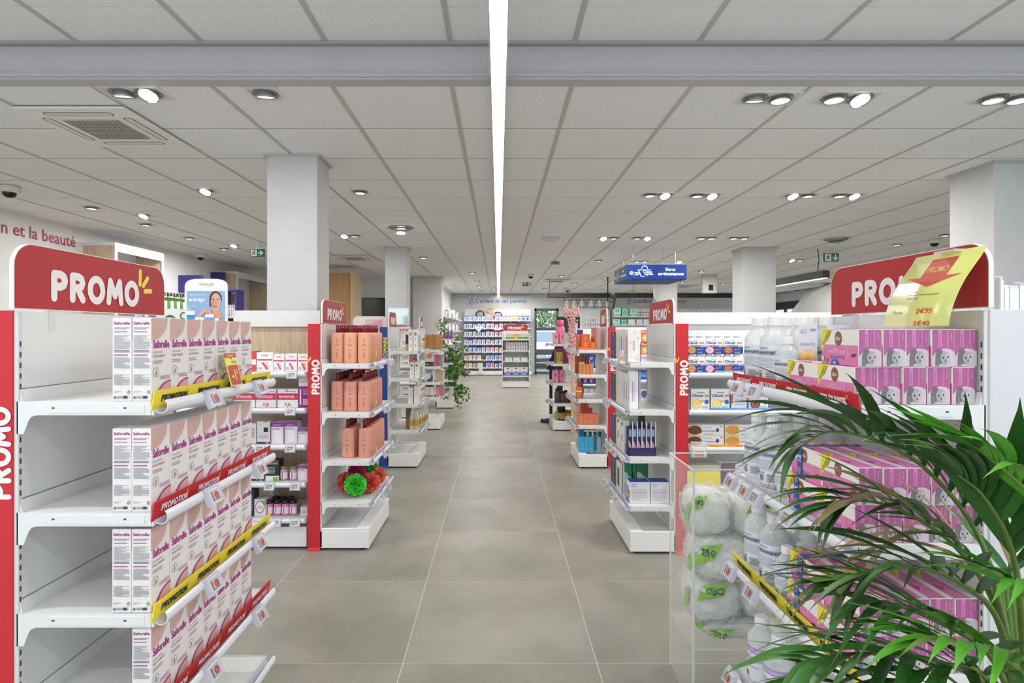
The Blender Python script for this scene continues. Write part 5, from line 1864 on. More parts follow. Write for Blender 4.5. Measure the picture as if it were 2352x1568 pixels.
for lev in range(2):
    a, b = 1657, 1742
    put('biscuit_box', carton((b - a) * d / F, .09, .066, 'e8e6ea', bisc('8a5a48', '4a4a9a'), 'box'), (PX((a + b) / 2, d), d + .05, Z3[3] + .001 + .0668 * lev), 0, 'violet and white biscuit box, %s of two on the fourth nutrition shelf' % LV[lev], 'biscuit box', QN)
item(1579, 1656, 1068, Z3[3], d + .02, .08, 'd8d2be', lambda f: (f['F'].l(.3, .55, .8, .7, 2, '9a9aa4'), f['F'].r_(.3, .3, .9, .5, 'c86a4a')), 'biscuit_box', 'beige box behind the yellow card on the fourth nutrition shelf', 'biscuit box', QN)
me = carton((1655 - 1579) * 3.50 / F, .003, (1140 - 1083) * 3.50 / F, 'ead84a', None, 'card')
put('yellow_card', me, (PX(1617, 3.50), 3.505, PZ(1140, 3.50)), 0, 'plain yellow card on the fourth nutrition rail above the wrapped sponges', 'price card')
for i, (a, b, y, c, lb) in enumerate(((1643, 1713, 0, '6ab0e6', 'pale blue strip on the top nutrition rail'), (1632, 1830, 1, '5aa8ea', 'pale blue strip on the second nutrition rail'), (1628, 1707, 2, 'ee9a3a', 'orange strip on the third nutrition rail'))):
    mb = MB()
    w = (b - a) * 3.55 / F
    mb.box(-w / 2, w / 2, -.001, .001, 0, .016, P(c, .4))
    Face(mb, (-w / 2, -.001, 0), (1, 0, 0), (0, 0, 1), w, .016).t('nutrition santé', .3, .3, .8, .75, 'f2f2f4')
    put('shelf_strip', mb.mesh('strip'), (PX((a + b) / 2, 3.55), 3.553, Z3[y]), 0, lb, 'shelf strip')
o = tag(empty('card_holder', (PX(1604, 3.53), 3.525, PZ(1050, 3.53))), 'clear plastic card holder on the third nutrition rail by the red panel', 'card holder')
w, h = 36 * 3.53 / F, 36 * 3.53 / F
MB().box(-w / 2, w / 2, -.012, .012, 0, h, clear('holder', 'e4e8e2', .35, .1), .003).obj('case', o)
mb = MB()
mb.box(-w * .4, w * .4, -.014, -.0125, h * .1, h * .6, P('e6e6e2', .5))
f = Face(mb, (-w * .4, -.014, h * .1), (1, 0, 0), (0, 0, 1), w * .8, h * .5)
f.r_(.05, .05, .9, .3, 'c8706a'); f.l(.1, .45, .9, .8, 2, '9a8a8a')
mb.obj('card', o)

# ================================================================== clear bin with wrapped sponge packs
bx0, bx1, by0, by1, bz0, bz1 = .703, 1.10, 2.08, 2.37, .215, .872
b = tag(empty('clear_bin', ((bx0 + bx1) / 2, (by0 + by1) / 2, 0)), 'tall clear acrylic bin holding wrapped white sponge packs', 'display bin')
def panel(x0, x1, y0, y1, z0, z1):
    mb = MB()
    mb.box(x0 - (bx0 + bx1) / 2, x1 - (bx0 + bx1) / 2, y0 - (by0 + by1) / 2, y1 - (by0 + by1) / 2, z0, z1, ACRYL)
    e = .0035
    ax, ay = x0 - (bx0 + bx1) / 2, y0 - (by0 + by1) / 2
    cx, cy = x1 - (bx0 + bx1) / 2, y1 - (by0 + by1) / 2
    mb.box(ax, cx, ay, cy, z1 - .003, z1 + .001, ACRYL_E)
    if cx - ax > cy - ay:
        mb.box(ax - .0005, ax + e, ay - .0005, cy + .0005, z0, z1, ACRYL_E)
    else:
        mb.box(ax - .0005, cx + .0005, ay - .0005, ay + e, z0, z1, ACRYL_E)
    mb.obj('side_panel', b)
t = .004
panel(bx0, bx0 + t, by0, by1, .0, bz1)
panel(bx1 - t, bx1, by0, by1, .0, bz1)
panel(bx0 + t, bx1 - t, by0, by0 + t, .0, bz1)
panel(bx0 + t, bx1 - t, by1 - t, by1, .0, bz1)
mb = MB()
mb.box(bx0 + t - (bx0 + bx1) / 2, bx1 - t - (bx0 + bx1) / 2, by0 + t - (by0 + by1) / 2, by1 - t - (by0 + by1) / 2, bz0, bz0 + t, ACRYL)
mb.box(bx0 + t - (bx0 + bx1) / 2, bx1 - t - (bx0 + bx1) / 2, by0 + t - (by0 + by1) / 2, by0 + t + .003 - (by0 + by1) / 2, bz0, bz0 + t + .001, ACRYL_E)
mb.obj('bin_floor', b)
WADM = noisy('sponge_net', 'd9dbd6', 'eff0ec', 26, .8, detail=8)
LIME = P('8cc63a', .35)
from mathutils import noise as mnoise
def blob(seed, rx, ry, rz, amp, fr, m, sub=4, lim=None):
    bm = __import__('bmesh').new()
    __import__('bmesh').ops.create_icosphere(bm, subdivisions=sub, radius=1)
    off = Vector((seed * 7.3, seed * 3.1, seed))
    for v in bm.verts:
        n = v.co.normalized()
        k = 1 + amp * mnoise.noise(n * fr + off) + amp * .55 * abs(mnoise.noise(n * fr * 2.7 + off)) + amp * .3 * mnoise.noise(n * fr * 6 + off)
        q = n * k
        p = .75                                   # squarer than a ball
        q = Vector([math.copysign(abs(c) ** p, c) for c in q])
        v.co = Vector((q.x * rx, q.y * ry, q.z * rz))
        if lim:
            v.co = Vector([min(max(v.co[i], lim[0][i]), lim[1][i]) for i in range(3)])
    me = bpy.data.meshes.new('blob')
    bm.to_mesh(me)
    bm.free()
    me.materials.append(m)
    for pl in me.polygons:
        pl.use_smooth = True
    return me
SP = [(.792, 2.205, .690, .080, .10, .084, 'wrapped sponge pack at the top of the bin, aisle side', 1), (.965, 2.225, .672, .098, .10, .082, 'wrapped sponge pack at the top of the bin, shelf side', 2),
      (.838, 2.20, .530, .108, .105, .088, 'wrapped sponge pack in the middle of the bin, big lime label', 3), (1.02, 2.225, .525, .075, .105, .088, 'wrapped sponge pack in the middle of the bin, shelf side', 4),
      (.81, 2.215, .370, .098, .105, .090, 'wrapped sponge pack low in the bin, aisle side', 5), (.985, 2.22, .385, .090, .105, .09, 'wrapped sponge pack low in the bin, shelf side', 6), (.88, 2.22, .262, .11, .10, .034, 'flat wrapped sponge pack on the bin floor', 7)]
for x, y, z, rx, ry, rz_, lb, sd in SP:
    rx, ry, rz_ = rx * 1.10, ry * 1.08, rz_ * 1.08
    lim = ((bx0 + .010 - x, by0 + .010 - y, bz0 + .008 - z), (bx1 - .010 - x, by1 - .010 - y, 9))
    o = tag(link('sponge_pack', blob(sd, rx * .9, ry * .9, rz_ * .92, .12, 2.4, WADM, 4, lim), None, (x, y, z)), lb, 'sponge pack', 'wrapped sponge packs')
    w = link('wrap', blob(sd + 20, rx * .97, ry * .97, rz_ * .98, .24, 5.0, FILM, 5, lim), o)
    # lime label wrapped over the pack: a patch of the film pushed outwards
    mb = MB()
    rr = random.Random(sd)
    for a0, e0, wa, he, tx in ((-1.9 + rr.uniform(-.5, .5), .1 + rr.uniform(-.3, .5), .75, .55, True), (-2.9, -.2 + rr.uniform(-.2, .3), .4, .6, False)):
        n = 8
        vs = []
        off = Vector(((sd + 20) * 7.3, (sd + 20) * 3.1, sd + 20))
        def surf(a, e, push=1.015):
            nn = Vector((math.cos(e) * math.cos(a), math.cos(e) * math.sin(a), math.sin(e)))
            k = 1 + .24 * mnoise.noise(nn * 5.0 + off) + .24 * .55 * abs(mnoise.noise(nn * 5.0 * 2.7 + off)) + .24 * .3 * mnoise.noise(nn * 5.0 * 6 + off)
            q = nn * k
            q = Vector([math.copysign(abs(c) ** .75, c) for c in q])
            q = (q.x * rx * push, q.y * ry * push, q.z * rz_ * push)
            return tuple(min(max(q[i], lim[0][i] - .003), lim[1][i] + .003) for i in range(3))
        for j in range(n + 1):
            for i in range(n + 1):
                u, v = i / n - .5, j / n - .5
                vs.append(surf(a0 + u * wa + v * .25, e0 + v * he + u * .18))
        mb.add(vs, [(j * (n + 1) + i, j * (n + 1) + i + 1, (j + 1) * (n + 1) + i + 1, (j + 1) * (n + 1) + i) for j in range(n) for i in range(n)], LIME, True)
        if tx:
            v2, f2, _ = glyph('O!BIO', .02)
            mb.add([surf(a0 + (p[0] - .5) * wa * .55 + .08, e0 + (p[1] - .5) * he * .45, 1.035) for p in v2], f2, P('1f3a6a'))
            ring_ = [surf(a0 - wa * .34 + .09 * math.cos(2 * PI * k / 14), e0 + .10 * math.sin(2 * PI * k / 14), 1.035) for k in range(14)]
            mb.add(ring_, [tuple(range(14))], P('d8dcd8'))
    mb.obj('label', o)
# ================================================================== third unit on the left: blue panel
def face_item(*a, **k): return item(*a, **k)
L3 = left_end(5.78, name='shelf_unit', label='white end unit with blue end panel, white letter boxes and gold bottles', shelves=[1.175, .90, .64, .372], post='blue', text='PROMMINI', header=(.40, .15, -.10),
              tags={0: [-.1, .05, .16, .25], 1: [-.1, 0, .12, .25], 2: [-.05, .1, .22], 3: [-.1, .05, .2]}, group='end units of the shelf rows')
Z4 = [1.175, .90, .64, .372]
GI = 'gift boxes on the blue-panelled unit'
def letter(f):
    S = f['F']
    S.ring(.5, .80, .28, .08, .3, '4a4648', 12)
    S.t('S', .36, .74, .64, .86, '4a4648', .03)
    S.t('T', .4, .50, .62, .62, '6a6668', .02)
    S.t('f', .42, .18, .6, .32, '4a4648', .02)
    f['R'].l(.2, .2, .8, .8, 4, 'b0acac')
for k, (a, b) in enumerate(((938, 947.5), (949, 959.5))):
    item(a, b, 757, Z4[0], 5.86, .05, 'eceae8', letter, 'letter_box', 'tall white letter box, %s on the top shelf of the blue unit' % ORD[k], 'box', GI)
    item(a + 3, b + 3, 832, Z4[1], 5.86, .05, 'eceae8', letter, 'letter_box', 'tall white letter box, %s on the second shelf of the blue unit' % ORD[k], 'box', GI)
    item([937, 951][k], [948, 964][k], [890, 887][k], Z4[2], 5.86, .07, 'e8e6e2', lambda f: (f['F'].l(.1, .1, .9, .9, 5, 'd4d2ce', .1), f['R'].r_(.1, .1, .9, .5, 'b08a5a')), 'letter_box', 'plain white box, %s on the third shelf of the blue unit' % ORD[k], 'box', GI)
    for i in range(2):
        item(a + 9 + 5 * i, b + 9 + 5 * i, [760, 836][i], Z4[i], 6.02, .06, 'e4e6e0', lambda f: (f['F'].r_(.2, .2, .8, .8, 'c8cca8'), f['R'].r_(.2, .1, .8, .4, 'c8b070')), 'gift_carton', 'pale gift carton, %s behind the letter boxes on the %s blue-unit shelf' % (ORD[k], SH1[i]), 'box', GI)
item(931.5, 937.5, 768, Z4[0], 5.86, .05, '2a2a2e', lambda f: f['F'].r_(0, 0, 1, .42, 'b8945a'), 'gold_box', 'slim black and gold box on the top shelf of the blue unit', 'box', GI)
item(932, 943, 938, Z4[3], 5.92, .06, '9a7a52', lambda f: f['F'].r_(0, .5, 1, 1, '7a6a54'), 'gold_box', 'brown box beside the gold bottles of the blue unit', 'box', GI)
for k in range(5):
    me = carton(.05, .05, .16, 'e8e4dc', lambda f: (f['R'].r_(.1, .1, .9, .45, 'b8924e'), f['F'].r_(.1, .1, .9, .3, '3a3a3e'), f['R'].r_(.1, .6, .9, .8, '2a2a2e')), 'box')
    for i in range(3):
        put('gift_box', me, (-.845, 6.10 + .062 * k, Z4[i] + .001), 0, 'small gold and black box, %s along the %s rail of the blue unit' % (ORD[k], SH1[i]), 'box', GI)
def gbottle(px, d, z, h, k, r_):
    w = .042
    mb = MB()
    mb.loft([[(p[0], p[1], zz) for p in rrect(w * q, w * q, .008, 2)] for zz, q in ((0, .95), (.004, 1), (h * .72, 1), (h * .78, .6))], clear('gold_glass', 'eee6c8', .5, .1))
    mb.box(-w * .505, w * .505, -w * .505, w * .505, h * .2, h * .52, P('c49a52', .5))
    o = put('gold_bottle', mb.mesh('bottle'), (PX(px, d), d, z + .001), 0, 'square glass bottle with gold label, %s in the %s row of the blue unit' % (ORD[k], r_), 'bottle', GI)
    MB().box(-w * .32, w * .32, -w * .32, w * .32, h * .78, h, P('d4d2c8', .25), .003).obj('cap', o)
for k in range(2):
    gbottle(946 + 11 * k, 5.87, Z4[3], .19, k, 'nearest')
    for j in range(4):
        gbottle([955, 964][k] + 5.0 * j, 5.99 + .11 * j, Z4[3], .19, k, ['second', 'third', 'fourth', 'fifth'][j])
# pink display header on the bay behind, seen past the orange bottles
LB3 = gondola('shelf_bay', 'white bay behind the orange bottles with a pink rounded header', (-1.60, 6.10, 0), 0, .78, .30, [1.115, .887, .657, .421], top=1.40, group='bays facing the door side')
mb = MB()
w, h = .36, .135
mb.prism(rrect(w, h, .05, 6, 0, h / 2, bottom=False), 1, -.01, .01, P('ece6e8', .4))
f = Face(mb, (-w / 2, -.01, 0), (1, 0, 0), (0, 0, 1), w, h)
f.r_(.36, 0, .86, .74, 'e8a8b8')
f.p([(.36, .3), (.86, .74), (.36, .74)], 'efc0ca')
o = put('pink_header', mb.mesh('header'), (-1.36, 6.10, 1.401), 0, 'white rounded header card with pink picture behind the orange bottles', 'header card')
for k, (x0, x1, c) in enumerate(((800, 822, 'b02a34'), (823, 850, 'c23a40'), (851, 869, 'e8e6e4'))):
    item(x0, x1, 838, .887, 5.84, .1, c, lambda f: f['F'].r_(.1, .3, .9, .6, 'e8e0e0'), 'care_box', 'red and white box, %s on the bay behind the orange bottles' % ORD[k], 'box', 'boxes behind the orange bottles')

# ================================================================== fourth and fifth units on the left
L4 = left_end(8.03, name='shelf_unit', label='white end unit with brown cartons and pink boxes, before the trailing plant', shelves=[1.12, .885, .66, .45], post=None, text=None, header=(.30, .15, -.12),
              tags={0: [.1, .25], 1: [.1, .25], 2: [.15, .27], 3: [.1, .25]}, group='end units of the shelf rows')
Z5 = [1.12, .885, .66, .45]
QB = 'boxes on the brown carton unit'
for k in range(5):
    item(975.5 + 6.3 * k, 981.4 + 6.3 * k, 768, Z5[0], 8.09, .06, ['b8813e', 'b07a3a', 'b57e3c', 'ad763a', 'b8864a'][k], lambda f: f['F'].r_(.42, .05, .58, .95, 'a87034'), 'brown_carton', 'tall brown carton, %s in the front row' % ORD[k], 'box', QB)
for k in range(3):
    put('brown_carton', carton(.04, .09, .21, 'c49a68', lambda f: f['R'].r_(.3, .1, .7, .9, '8a5a34'), 'box'), (-.842, 8.27 + .12 * k, Z5[0] + .001), 0, 'brown carton, %s along the rail behind the front row' % ORD[k], 'box', QB)
def photo(f):
    S = f['F']
    S.r_(.05, .35, .95, .95, 'd8d8da'); S.el(.5, .7, .35, .2, 'e0903a', 10); S.r_(0, 0, 1, .32, '3c3c40'); S.r_(.1, .1, .4, .14, 'd8d8d8')
def photo2(f):
    S = f['F']
    S.r_(.05, .5, .9, .95, 'b8c4d4'); S.r_(.1, .05, .9, .5, '4a4c54'); S.l(.15, .55, .8, .9, 3, '5a6a80')
def photo3(f):
    S = f['F']
    S.r_(.05, .8, .95, .95, '4a4a54'); S.r_(.05, .15, .95, .78, 'e4d0d0'); S.r_(.05, .05, .95, .14, '4a5a80'); S.r_(.48, .15, .52, .78, '7a4a5a')
for i, (yt, dr) in enumerate(((808, photo), (846, photo2), (882, photo3))):
    item(977, 996, yt, Z5[i + 1], 8.09, .05, 'e6e4e4', dr, 'picture_box', 'white box with dark printed picture on the %s brown-unit shelf' % SH1[i + 1], 'box', QB)
for k in range(3):
    item(996 + 7 * k, 1002.4 + 7 * k, 815, Z5[1], 8.14 + .04 * k, .09, ['c8648c', 'c25a84', '8ab09a'][k], lambda f: f['R'].r_(.1, .1, .9, .9, 'd88aa4'), 'slim_box', ['first rose box', 'second rose box', 'sage green box'][k] + ' on the second shelf of the brown carton unit', 'box', QB)
    item(1000 + 5 * k, 1007 + 5 * k, 850, Z5[2], 8.16 + .1 * k, .09, ['d8a8a0', 'c8b8a0', 'b8c8a4'][k], lambda f: f['R'].r_(.1, .1, .9, .9, 'c8b0a0'), 'slim_box', '%s pastel box on the third shelf of the brown carton unit' % ORD[k], 'box', QB)
    item(1001 + 6 * k, 1008 + 6 * k, 884, Z5[3], 8.14 + .1 * k, .09, ['d894a4', 'd28a9c', 'd898a4'][k], lambda f: f['R'].r_(.1, .1, .9, .9, 'c88294'), 'slim_box', '%s dusty pink box on the lowest shelf of the brown carton unit' % ORD[k], 'box', QB)
# short bay between: stacks of lettered boxes
gondola('shelf_bay', 'narrow white bay of lettered boxes before the second square pillar', (-1.28, 8.275, 0), 0, .26, .235, [1.10, .89, .66, .45], top=1.36, group='bays facing the door side', panel_seams=False)
def script(c):
    def d(f):
        S = f['F']
        S.p([(.1, .5), (.3, .62), (.5, .5), (.7, .64), (.9, .5), (.7, .44), (.5, .42), (.3, .5)], c)
        S.l(.15, .15, .85, .3, 2, '9a8a8a')
    return d
for i, (yb, ys) in enumerate(((806, (782, )), (860, (818, 838)), (898, (876,)), (937, (915,)))):
    z = [1.10, .89, .66, .45][i]
    for k in range(2):
        c = ['4a3a3c', '6a4a44'][k]
        put('lettered_box', carton(.125, .10, .085, 'e9e6e2', script(c), 'box'), (PX(931, 8.1), 8.11, z + .001 + .086 * k), 0, 'white box with dark script, %s on the %s narrow shelf' % (LV[k], SH1[i]), 'box', 'lettered white boxes')
    put('red_box', carton(.05, .1, .10, 'c8303a', lambda f: f['F'].t('50', .2, .4, .8, .8, 'f0e0e0'), 'box'), (-1.182, 8.115, z + .001), 0, 'red box beside the lettered boxes on the %s narrow shelf' % SH1[i], 'box', 'red boxes by the lettered boxes')
# mirror on the second pillar and the red word board
o = tag(empty('mirror', (PX(914, 8.22), 8.262, PZ(746, 8.2))), 'framed mirror hanging on the second square pillar above the blue unit', 'mirror')
w, h = 49 * 8.2 / F, 40 * 8.2 / F
MB().box(-w / 2, w / 2, 0, .02, 0, h, P('e2e4e6', .4), .004).obj('frame', o)
MB().box(-w / 2 + .012, w / 2 - .012, -.002, .0, .012, h - .012, P('cfd6d8', .06, 1.0)).obj('glass', o)
mb = MB()
w, h = 34 * 7.9 / F, 13 * 7.9 / F
mb.box(-w / 2, w / 2, -.006, .006, 0, h, P('ececea', .5), .002)
Face(mb, (-w / 2, -.006, 0), (1, 0, 0), (0, 0, 1), w, h).t('soc', .12, .15, .88, .78, 'c23c44', .03)
put('word_board', mb.mesh('board'), (PX(926, 8.20), 8.272, 1.361), 0, 'small white board with red letters on the narrow bay', 'sign')

L5 = left_end(10.28, name='shelf_unit', label='white end unit of purple bottles wrapped in trailing plant leaves', shelves=[1.245, .815, .505], post=None, text=None, header=(.16, .15, -.20), tags={0: [.1], 1: [.1], 2: [.1]}, group='end units of the shelf rows')
Z6 = [1.245, .815, .505]
mb = MB()
mb.lathe([(.030, 0), (.032, .01), (.012, .15), (.009, .17)], P('8f4a9a', .3), n=12)
cone = mb.mesh('bottle')
mb = MB()
mb.lathe([(.006, 0), (.006, .018), (.010, .02), (.008, .03), (0, .032)], P('d8d4d0', .3), n=10)
cone_cap = mb.mesh('cap')
for i in range(3):
    for k in range(3):
        o = put('purple_bottle', cone, ([-.965, -.95, -.935][i] + .062 * k - .012, [10.42, 10.40, 10.40][i] + .02 * k, Z6[i] + .001), 0, 'purple cone-shaped bottle, %s on the %s shelf of the plant unit' % (ORD[k], SH1[i]), 'bottle', 'purple cone bottles')
        link('cap', cone_cap, o, (0, 0, .17))
for i in range(1, 3):
    put('purple_card', carton(.003, .20, .19, 'c48ab0', lambda f: f['R'].el(.5, .5, .3, .4, 'd8a8c4', 12), 'card'), (-.78, 10.62, Z6[i] + .004), 0, 'mauve picture card beside the purple bottles on the %s shelf' % SH1[i], 'card', 'mauve picture cards')
# trailing plant
o = tag(empty('trailing_plant', (-.86, 10.36, .142)), 'leafy trailing plant in a tapered white pot climbing the purple bottle unit', 'plant')
MB().lathe([(.045, 0), (.05, .01), (.095, .24), (.10, .25), (.09, .25), (.085, .22)], P('e9e6e0', .4), (-.02, -.0, 0), 20).obj('pot', o)
mb = MB()
mb.lathe([(.0, .21), (.088, .215)], P('3c3228', .9), (-.02, 0, 0), 14)
mb.obj('soil', o)
mb = MB()
rr = random.Random(11)
PG = [P('4f7a34', .5), P('6a9a44', .5), P('86b25c', .5), P('3a5e2a', .5)]
st = MB()
for k in range(30):
    a = rr.uniform(-1.1, 1.1)
    p = Vector((-.02, 0, .25))
    tip = Vector((rr.uniform(-.16, .34), rr.uniform(-.1, .12), rr.uniform(-.12, 1.15)))
    mid = Vector((rr.uniform(-.06, .12), rr.uniform(-.06, .05), max(tip.z, .25) * rr.uniform(.6, 1.0) + .12))
    pts = []
    for j in range(13):
        t = j / 12
        pts.append(p * (1 - t) ** 2 + mid * 2 * t * (1 - t) + tip * t * t)
    st.tube(pts, .003, P('5a5a34', .7), 5)
    for j in range(2, 13):
        for q in range(4):
            c = pts[j] + Vector((rr.uniform(-.035, .035), rr.uniform(-.03, .03), rr.uniform(-.035, .03)))
            L_ = rr.uniform(.045, .075)
            u = Vector((rr.uniform(-1, 1), rr.uniform(-1, .3), rr.uniform(-1, .2))).normalized()
            v = u.cross(Vector((rr.uniform(-.5, .5), -1, rr.uniform(-.5, .8)))).normalized() * L_ * .34
            mb.add([c, c + u * L_ * .45 + v, c + u * L_, c + u * L_ * .45 - v], [(0, 1, 2, 3)], PG[rr.randrange(4)])
for sp in ((-.14, 0, 1.32), (-.2, 0, 1.22)):
    for q in range(26):
        c = Vector(sp) + Vector((rr.uniform(-.08, .09), rr.uniform(-.05, .05), rr.uniform(-.10, .14)))
        u = Vector((rr.uniform(-1, 1), -.2, rr.uniform(-.4, 1))).normalized()
        v = u.cross(Vector((0, -1, .1))).normalized() * .016
        mb.add([c, c + u * .025 + v, c + u * .05, c + u * .025 - v], [(0, 1, 2, 3)], PG[rr.randrange(4)])
mb.obj('foliage', o, kind='stuff')
st.obj('stem', o)
MB().box(.06, .10, .02, .05, 0, .55, P('8a6a40', .6), .004).obj('support_post', o)

# ================================================================== third and fourth units on the right
R3 = right_end(5.76, D=.285, xp=1.09, name='shelf_unit', label='white end unit full of orange gift boxes, red end panel', shelves=[1.19, .94, .688, .426], post='red', header=(.36, .18, .15),
               tags={0: [-.3, -.24, -.1, .1, .2], 1: [-.28, -.2, -.1, .05, .15], 2: [-.3, -.22, -.14, 0, .12], 3: [-.3, -.24, -.18, -.1, 0, .1]}, group='end units of the shelf rows')
Z7 = [1.19, .94, .688, .426, .142]
GO = 'orange gift boxes'
OR = 'd8622c'
def giftb(f):
    S = f['F']
    S.ring(.5, .62, .12, .16, .3, 'f0c8a8', 10, 40, 320); S.el(.5, .3, .06, .08, 'f0c8a8', 8); S.r_(.3, .12, .7, .16, 'f0c8a8')
d = 5.86
o = put('orange_tray', carton(44 * d / F, .12, .022, 'e07a2c', None, 'tray'), (PX(1352, d), d + .06, Z7[0] + .001), 0, 'flat orange display tray on the top gift shelf', 'tray', GO)
zz = Z7[0] + .024
for a, b, yt, dep, dd, c, lb in ((1336, 1354, 784, .05, d, OR, 'orange gift box, front left in the tray'), (1355, 1371, 785, .05, d, OR, 'orange gift box, front right in the tray'),
                                  (1336, 1355, 767, .05, d + .06, OR, 'taller orange gift box at the back of the tray')):
    item(a, b, yt, zz, dd, dep, c, giftb, 'gift_box', lb, 'box', GO)
item(1325, 1334, 768, Z7[0], d + .13, .08, 'd87a4c', giftb, 'gift_box', 'orange gift box against the rail end of the top gift shelf', 'box', GO)
item(1327, 1339, 757, Z7[0], d + .25, .06, '2c4a8c', None, 'blue_box', 'dark blue box behind the orange gift boxes', 'box', GO)
item(1367, 1373, 752, Z7[0], d + .02, .25, 'd8806a', lambda f: f['L'].r_(.1, .1, .9, .9, 'e0a08a'), 'salmon_carton', 'tall salmon carton against the back of the top gift shelf', 'box', GO)
def orb(px, yt, dd, z, w, lb, c='d8622c'):
    h = PZ(yt, dd) - z
    mb = MB()
    mb.lathe([(w * .45, 0), (w * .5, .004), (w * .5, h * .6), (w * .36, h * .82), (w * .2, h * .92)], P(c, .3), n=14)
    o = put('orange_bottle', mb.mesh('bottle'), (PX(px, dd), dd, z + .001), 0, lb, 'bottle', GO)
    MB().lathe([(w * .2, h * .92), (w * .2, h), (0, h)], P('e8e0d8', .3), n=10).obj('cap', o)
orb(1360, 770, d + .09, zz, .032, 'small orange bottle behind the tray boxes')
for k in range(4):
    item(1330.5 + 8.1 * k, 1338 + 8.1 * k, 836, Z7[1], d, .06, 'e8894c', lambda f: f['F'].r_(.35, .05, .65, .9, 'ec9a64'), 'gift_box', 'slim orange box, %s in the front row of the second gift shelf' % ORD[k], 'box', GO)
    item(1322 + 7.6 * k, 1329 + 7.6 * k, 818, Z7[1], d + .10, .06, '9a4a2c', None, 'gift_box', 'brown-orange box, %s in the back row of the second gift shelf' % ORD[k], 'box', GO)
put('beige_box', carton(.05, .14, .12, 'dcb896', lambda f: f['L'].r_(.1, .1, .9, .9, 'e4c8ac'), 'box'), (.855, d + .08, Z7[1] + .001), 0, 'beige box along the rail of the second gift shelf', 'box', GO)
mb = MB()
w, h = 15 * d / F, 25 * d / F
mb.lathe([(w * .42, 0), (w * .5, .006), (w * .5, h * .6), (w * .5, h)], P('d8803c', .4), n=16)
o = put('orange_pot', mb.mesh('pot'), (PX(1331, d), d + .04, Z7[2] + .001), 0, 'round orange pot with white band on the third gift shelf', 'pot', GO)
MB().lathe([(w * .505, h * .62), (w * .505, h * .72)], P('f0ece4', .4), n=16, caps=(False, False)).obj('band', o)
MB().lathe([(w * .52, h), (w * .5, h * 1.05), (0, h * 1.07)], P('e8762c', .35), n=16).obj('lid', o)
for k, (x, c) in enumerate(((1318, 'c86a3c'), (1326, '2f4f96'), (1337, 'b8482c'))):
    mb = MB()
    mb.loft([[(p[0], p[1], z) for p in rrect(q, .03, .008, 2)] for z, q in ((0, .03), (.06, .05), (.2, .008))], P(c, .4))
    put('cone_pack', mb.mesh('pack'), (max(PX(x, d + .15), .835), d + .15 + .02 * k, Z7[2] + .001), 0, ['orange', 'blue', 'rust red'][k] + ' pointed pack on the third gift shelf', 'pack', GO)
for lev in range(2):
    for k in range(4):
        put('salmon_box', carton(11.6 * d / F, .055, .054, 'e6835c', lambda f: f['F'].l(.3, .3, .7, .5, 1, 'eca082'), 'box'), (PX(1334 + 11.9 * k, d), d + .03, Z7[3] + .001 + .0548 * lev), 0, 'salmon box, %s in the %s layer of the fourth gift shelf' % (ORD[k], LV[lev]), 'box', GO)
for lev in range(4):
    for k in range(3 if lev < 3 else 2):
        put('coral_box', carton(.038, .05, .05, 'c8503c', lambda f: f['F'].l(.3, .3, .7, .5, 1, 'd87a64'), 'box'), (.875 + .040 * k, d + .13, Z7[3] + .001 + .0508 * lev), 0, 'coral box, %s from the rail, %s layer of the pile' % (ORD[k], ORD[lev]), 'box', GO)
for k in range(4):
    put('pale_carton', carton(.05, .05, .17, 'e8cfc0', lambda f: f['L'].r_(.1, .2, .9, .7, 'e4a890'), 'box'), (.838, d + .2 + .07 * k, Z7[3] + .001), 0, 'pale salmon carton, %s along the fourth gift rail' % ORD[k], 'box', GO)
def cyanb(f):
    f['F'].r_(.05, .06, .95, .16, '2a9ac8'); f['F'].r_(.3, .3, .7, .34, '2a86b4'); f['F'].r_(.3, .5, .7, .53, '2a86b4'); f['F'].r_(.3, .7, .7, .73, '2a86b4')
for k in range(3):
    item(1331 + 10.8 * k, 1341.4 + 10.8 * k, 1003, Z7[4], d, .06, '45b4dc', cyanb, 'cyan_box', 'bright cyan box, %s on the base of the gift unit' % ORD[k], 'box', 'cyan bath gifts')
for k in range(4):
    h = .19
    mb = MB()
    mb.lathe([(.02, 0), (.022, .004), (.022, h * .72), (.012, h * .8)], P('7ac4dc', .25), n=12)
    o = put('cyan_bottle', mb.mesh('bottle'), (.90 + .05 * k, d + .10, Z7[4] + .001), 0, 'cyan bottle, %s behind the cyan boxes' % ORD[k], 'bottle', 'cyan bath gifts')
    MB().lathe([(.016, h * .8), (.018, h), (0, h * 1.02)], P('2a8494', .25), n=12).obj('cap', o)
h = .19
mb = MB()
mb.lathe([(.024, 0), (.026, .004), (.026, h * .74), (.014, h * .82)], P('9fb4c2', .25), n=14)
o = put('cyan_bottle', mb.mesh('bottle'), (PX(1375.5, d + .03), d + .03, Z7[4] + .001), 0, 'grey-blue bottle with teal cap beside the red panel', 'bottle', 'cyan bath gifts')
MB().lathe([(.016, h * .8), (.018, h), (0, h * 1.03)], P('2a7484', .25), n=12).obj('cap', o)
put('cyan_box', carton(.05, .06, .25, '2a6ea8', lambda f: f['F'].r_(.1, .1, .9, .6, '3aa0c8'), 'box'), (.852, d + .06, Z7[4] + .001), 0, 'tall blue box at the rail end of the cyan gifts', 'box', 'cyan bath gifts')
for k in range(2):
    put('cyan_box', carton(.05, .06, .16, 'd8e0e4', lambda f: f['L'].r_(.1, .1, .9, .6, '5ab0d0'), 'box'), (.850, d + .16 + .09 * k, Z7[4] + .001), 0, 'white and cyan box, %s along the edge of the gift unit base' % ORD[k], 'box', 'cyan bath gifts')
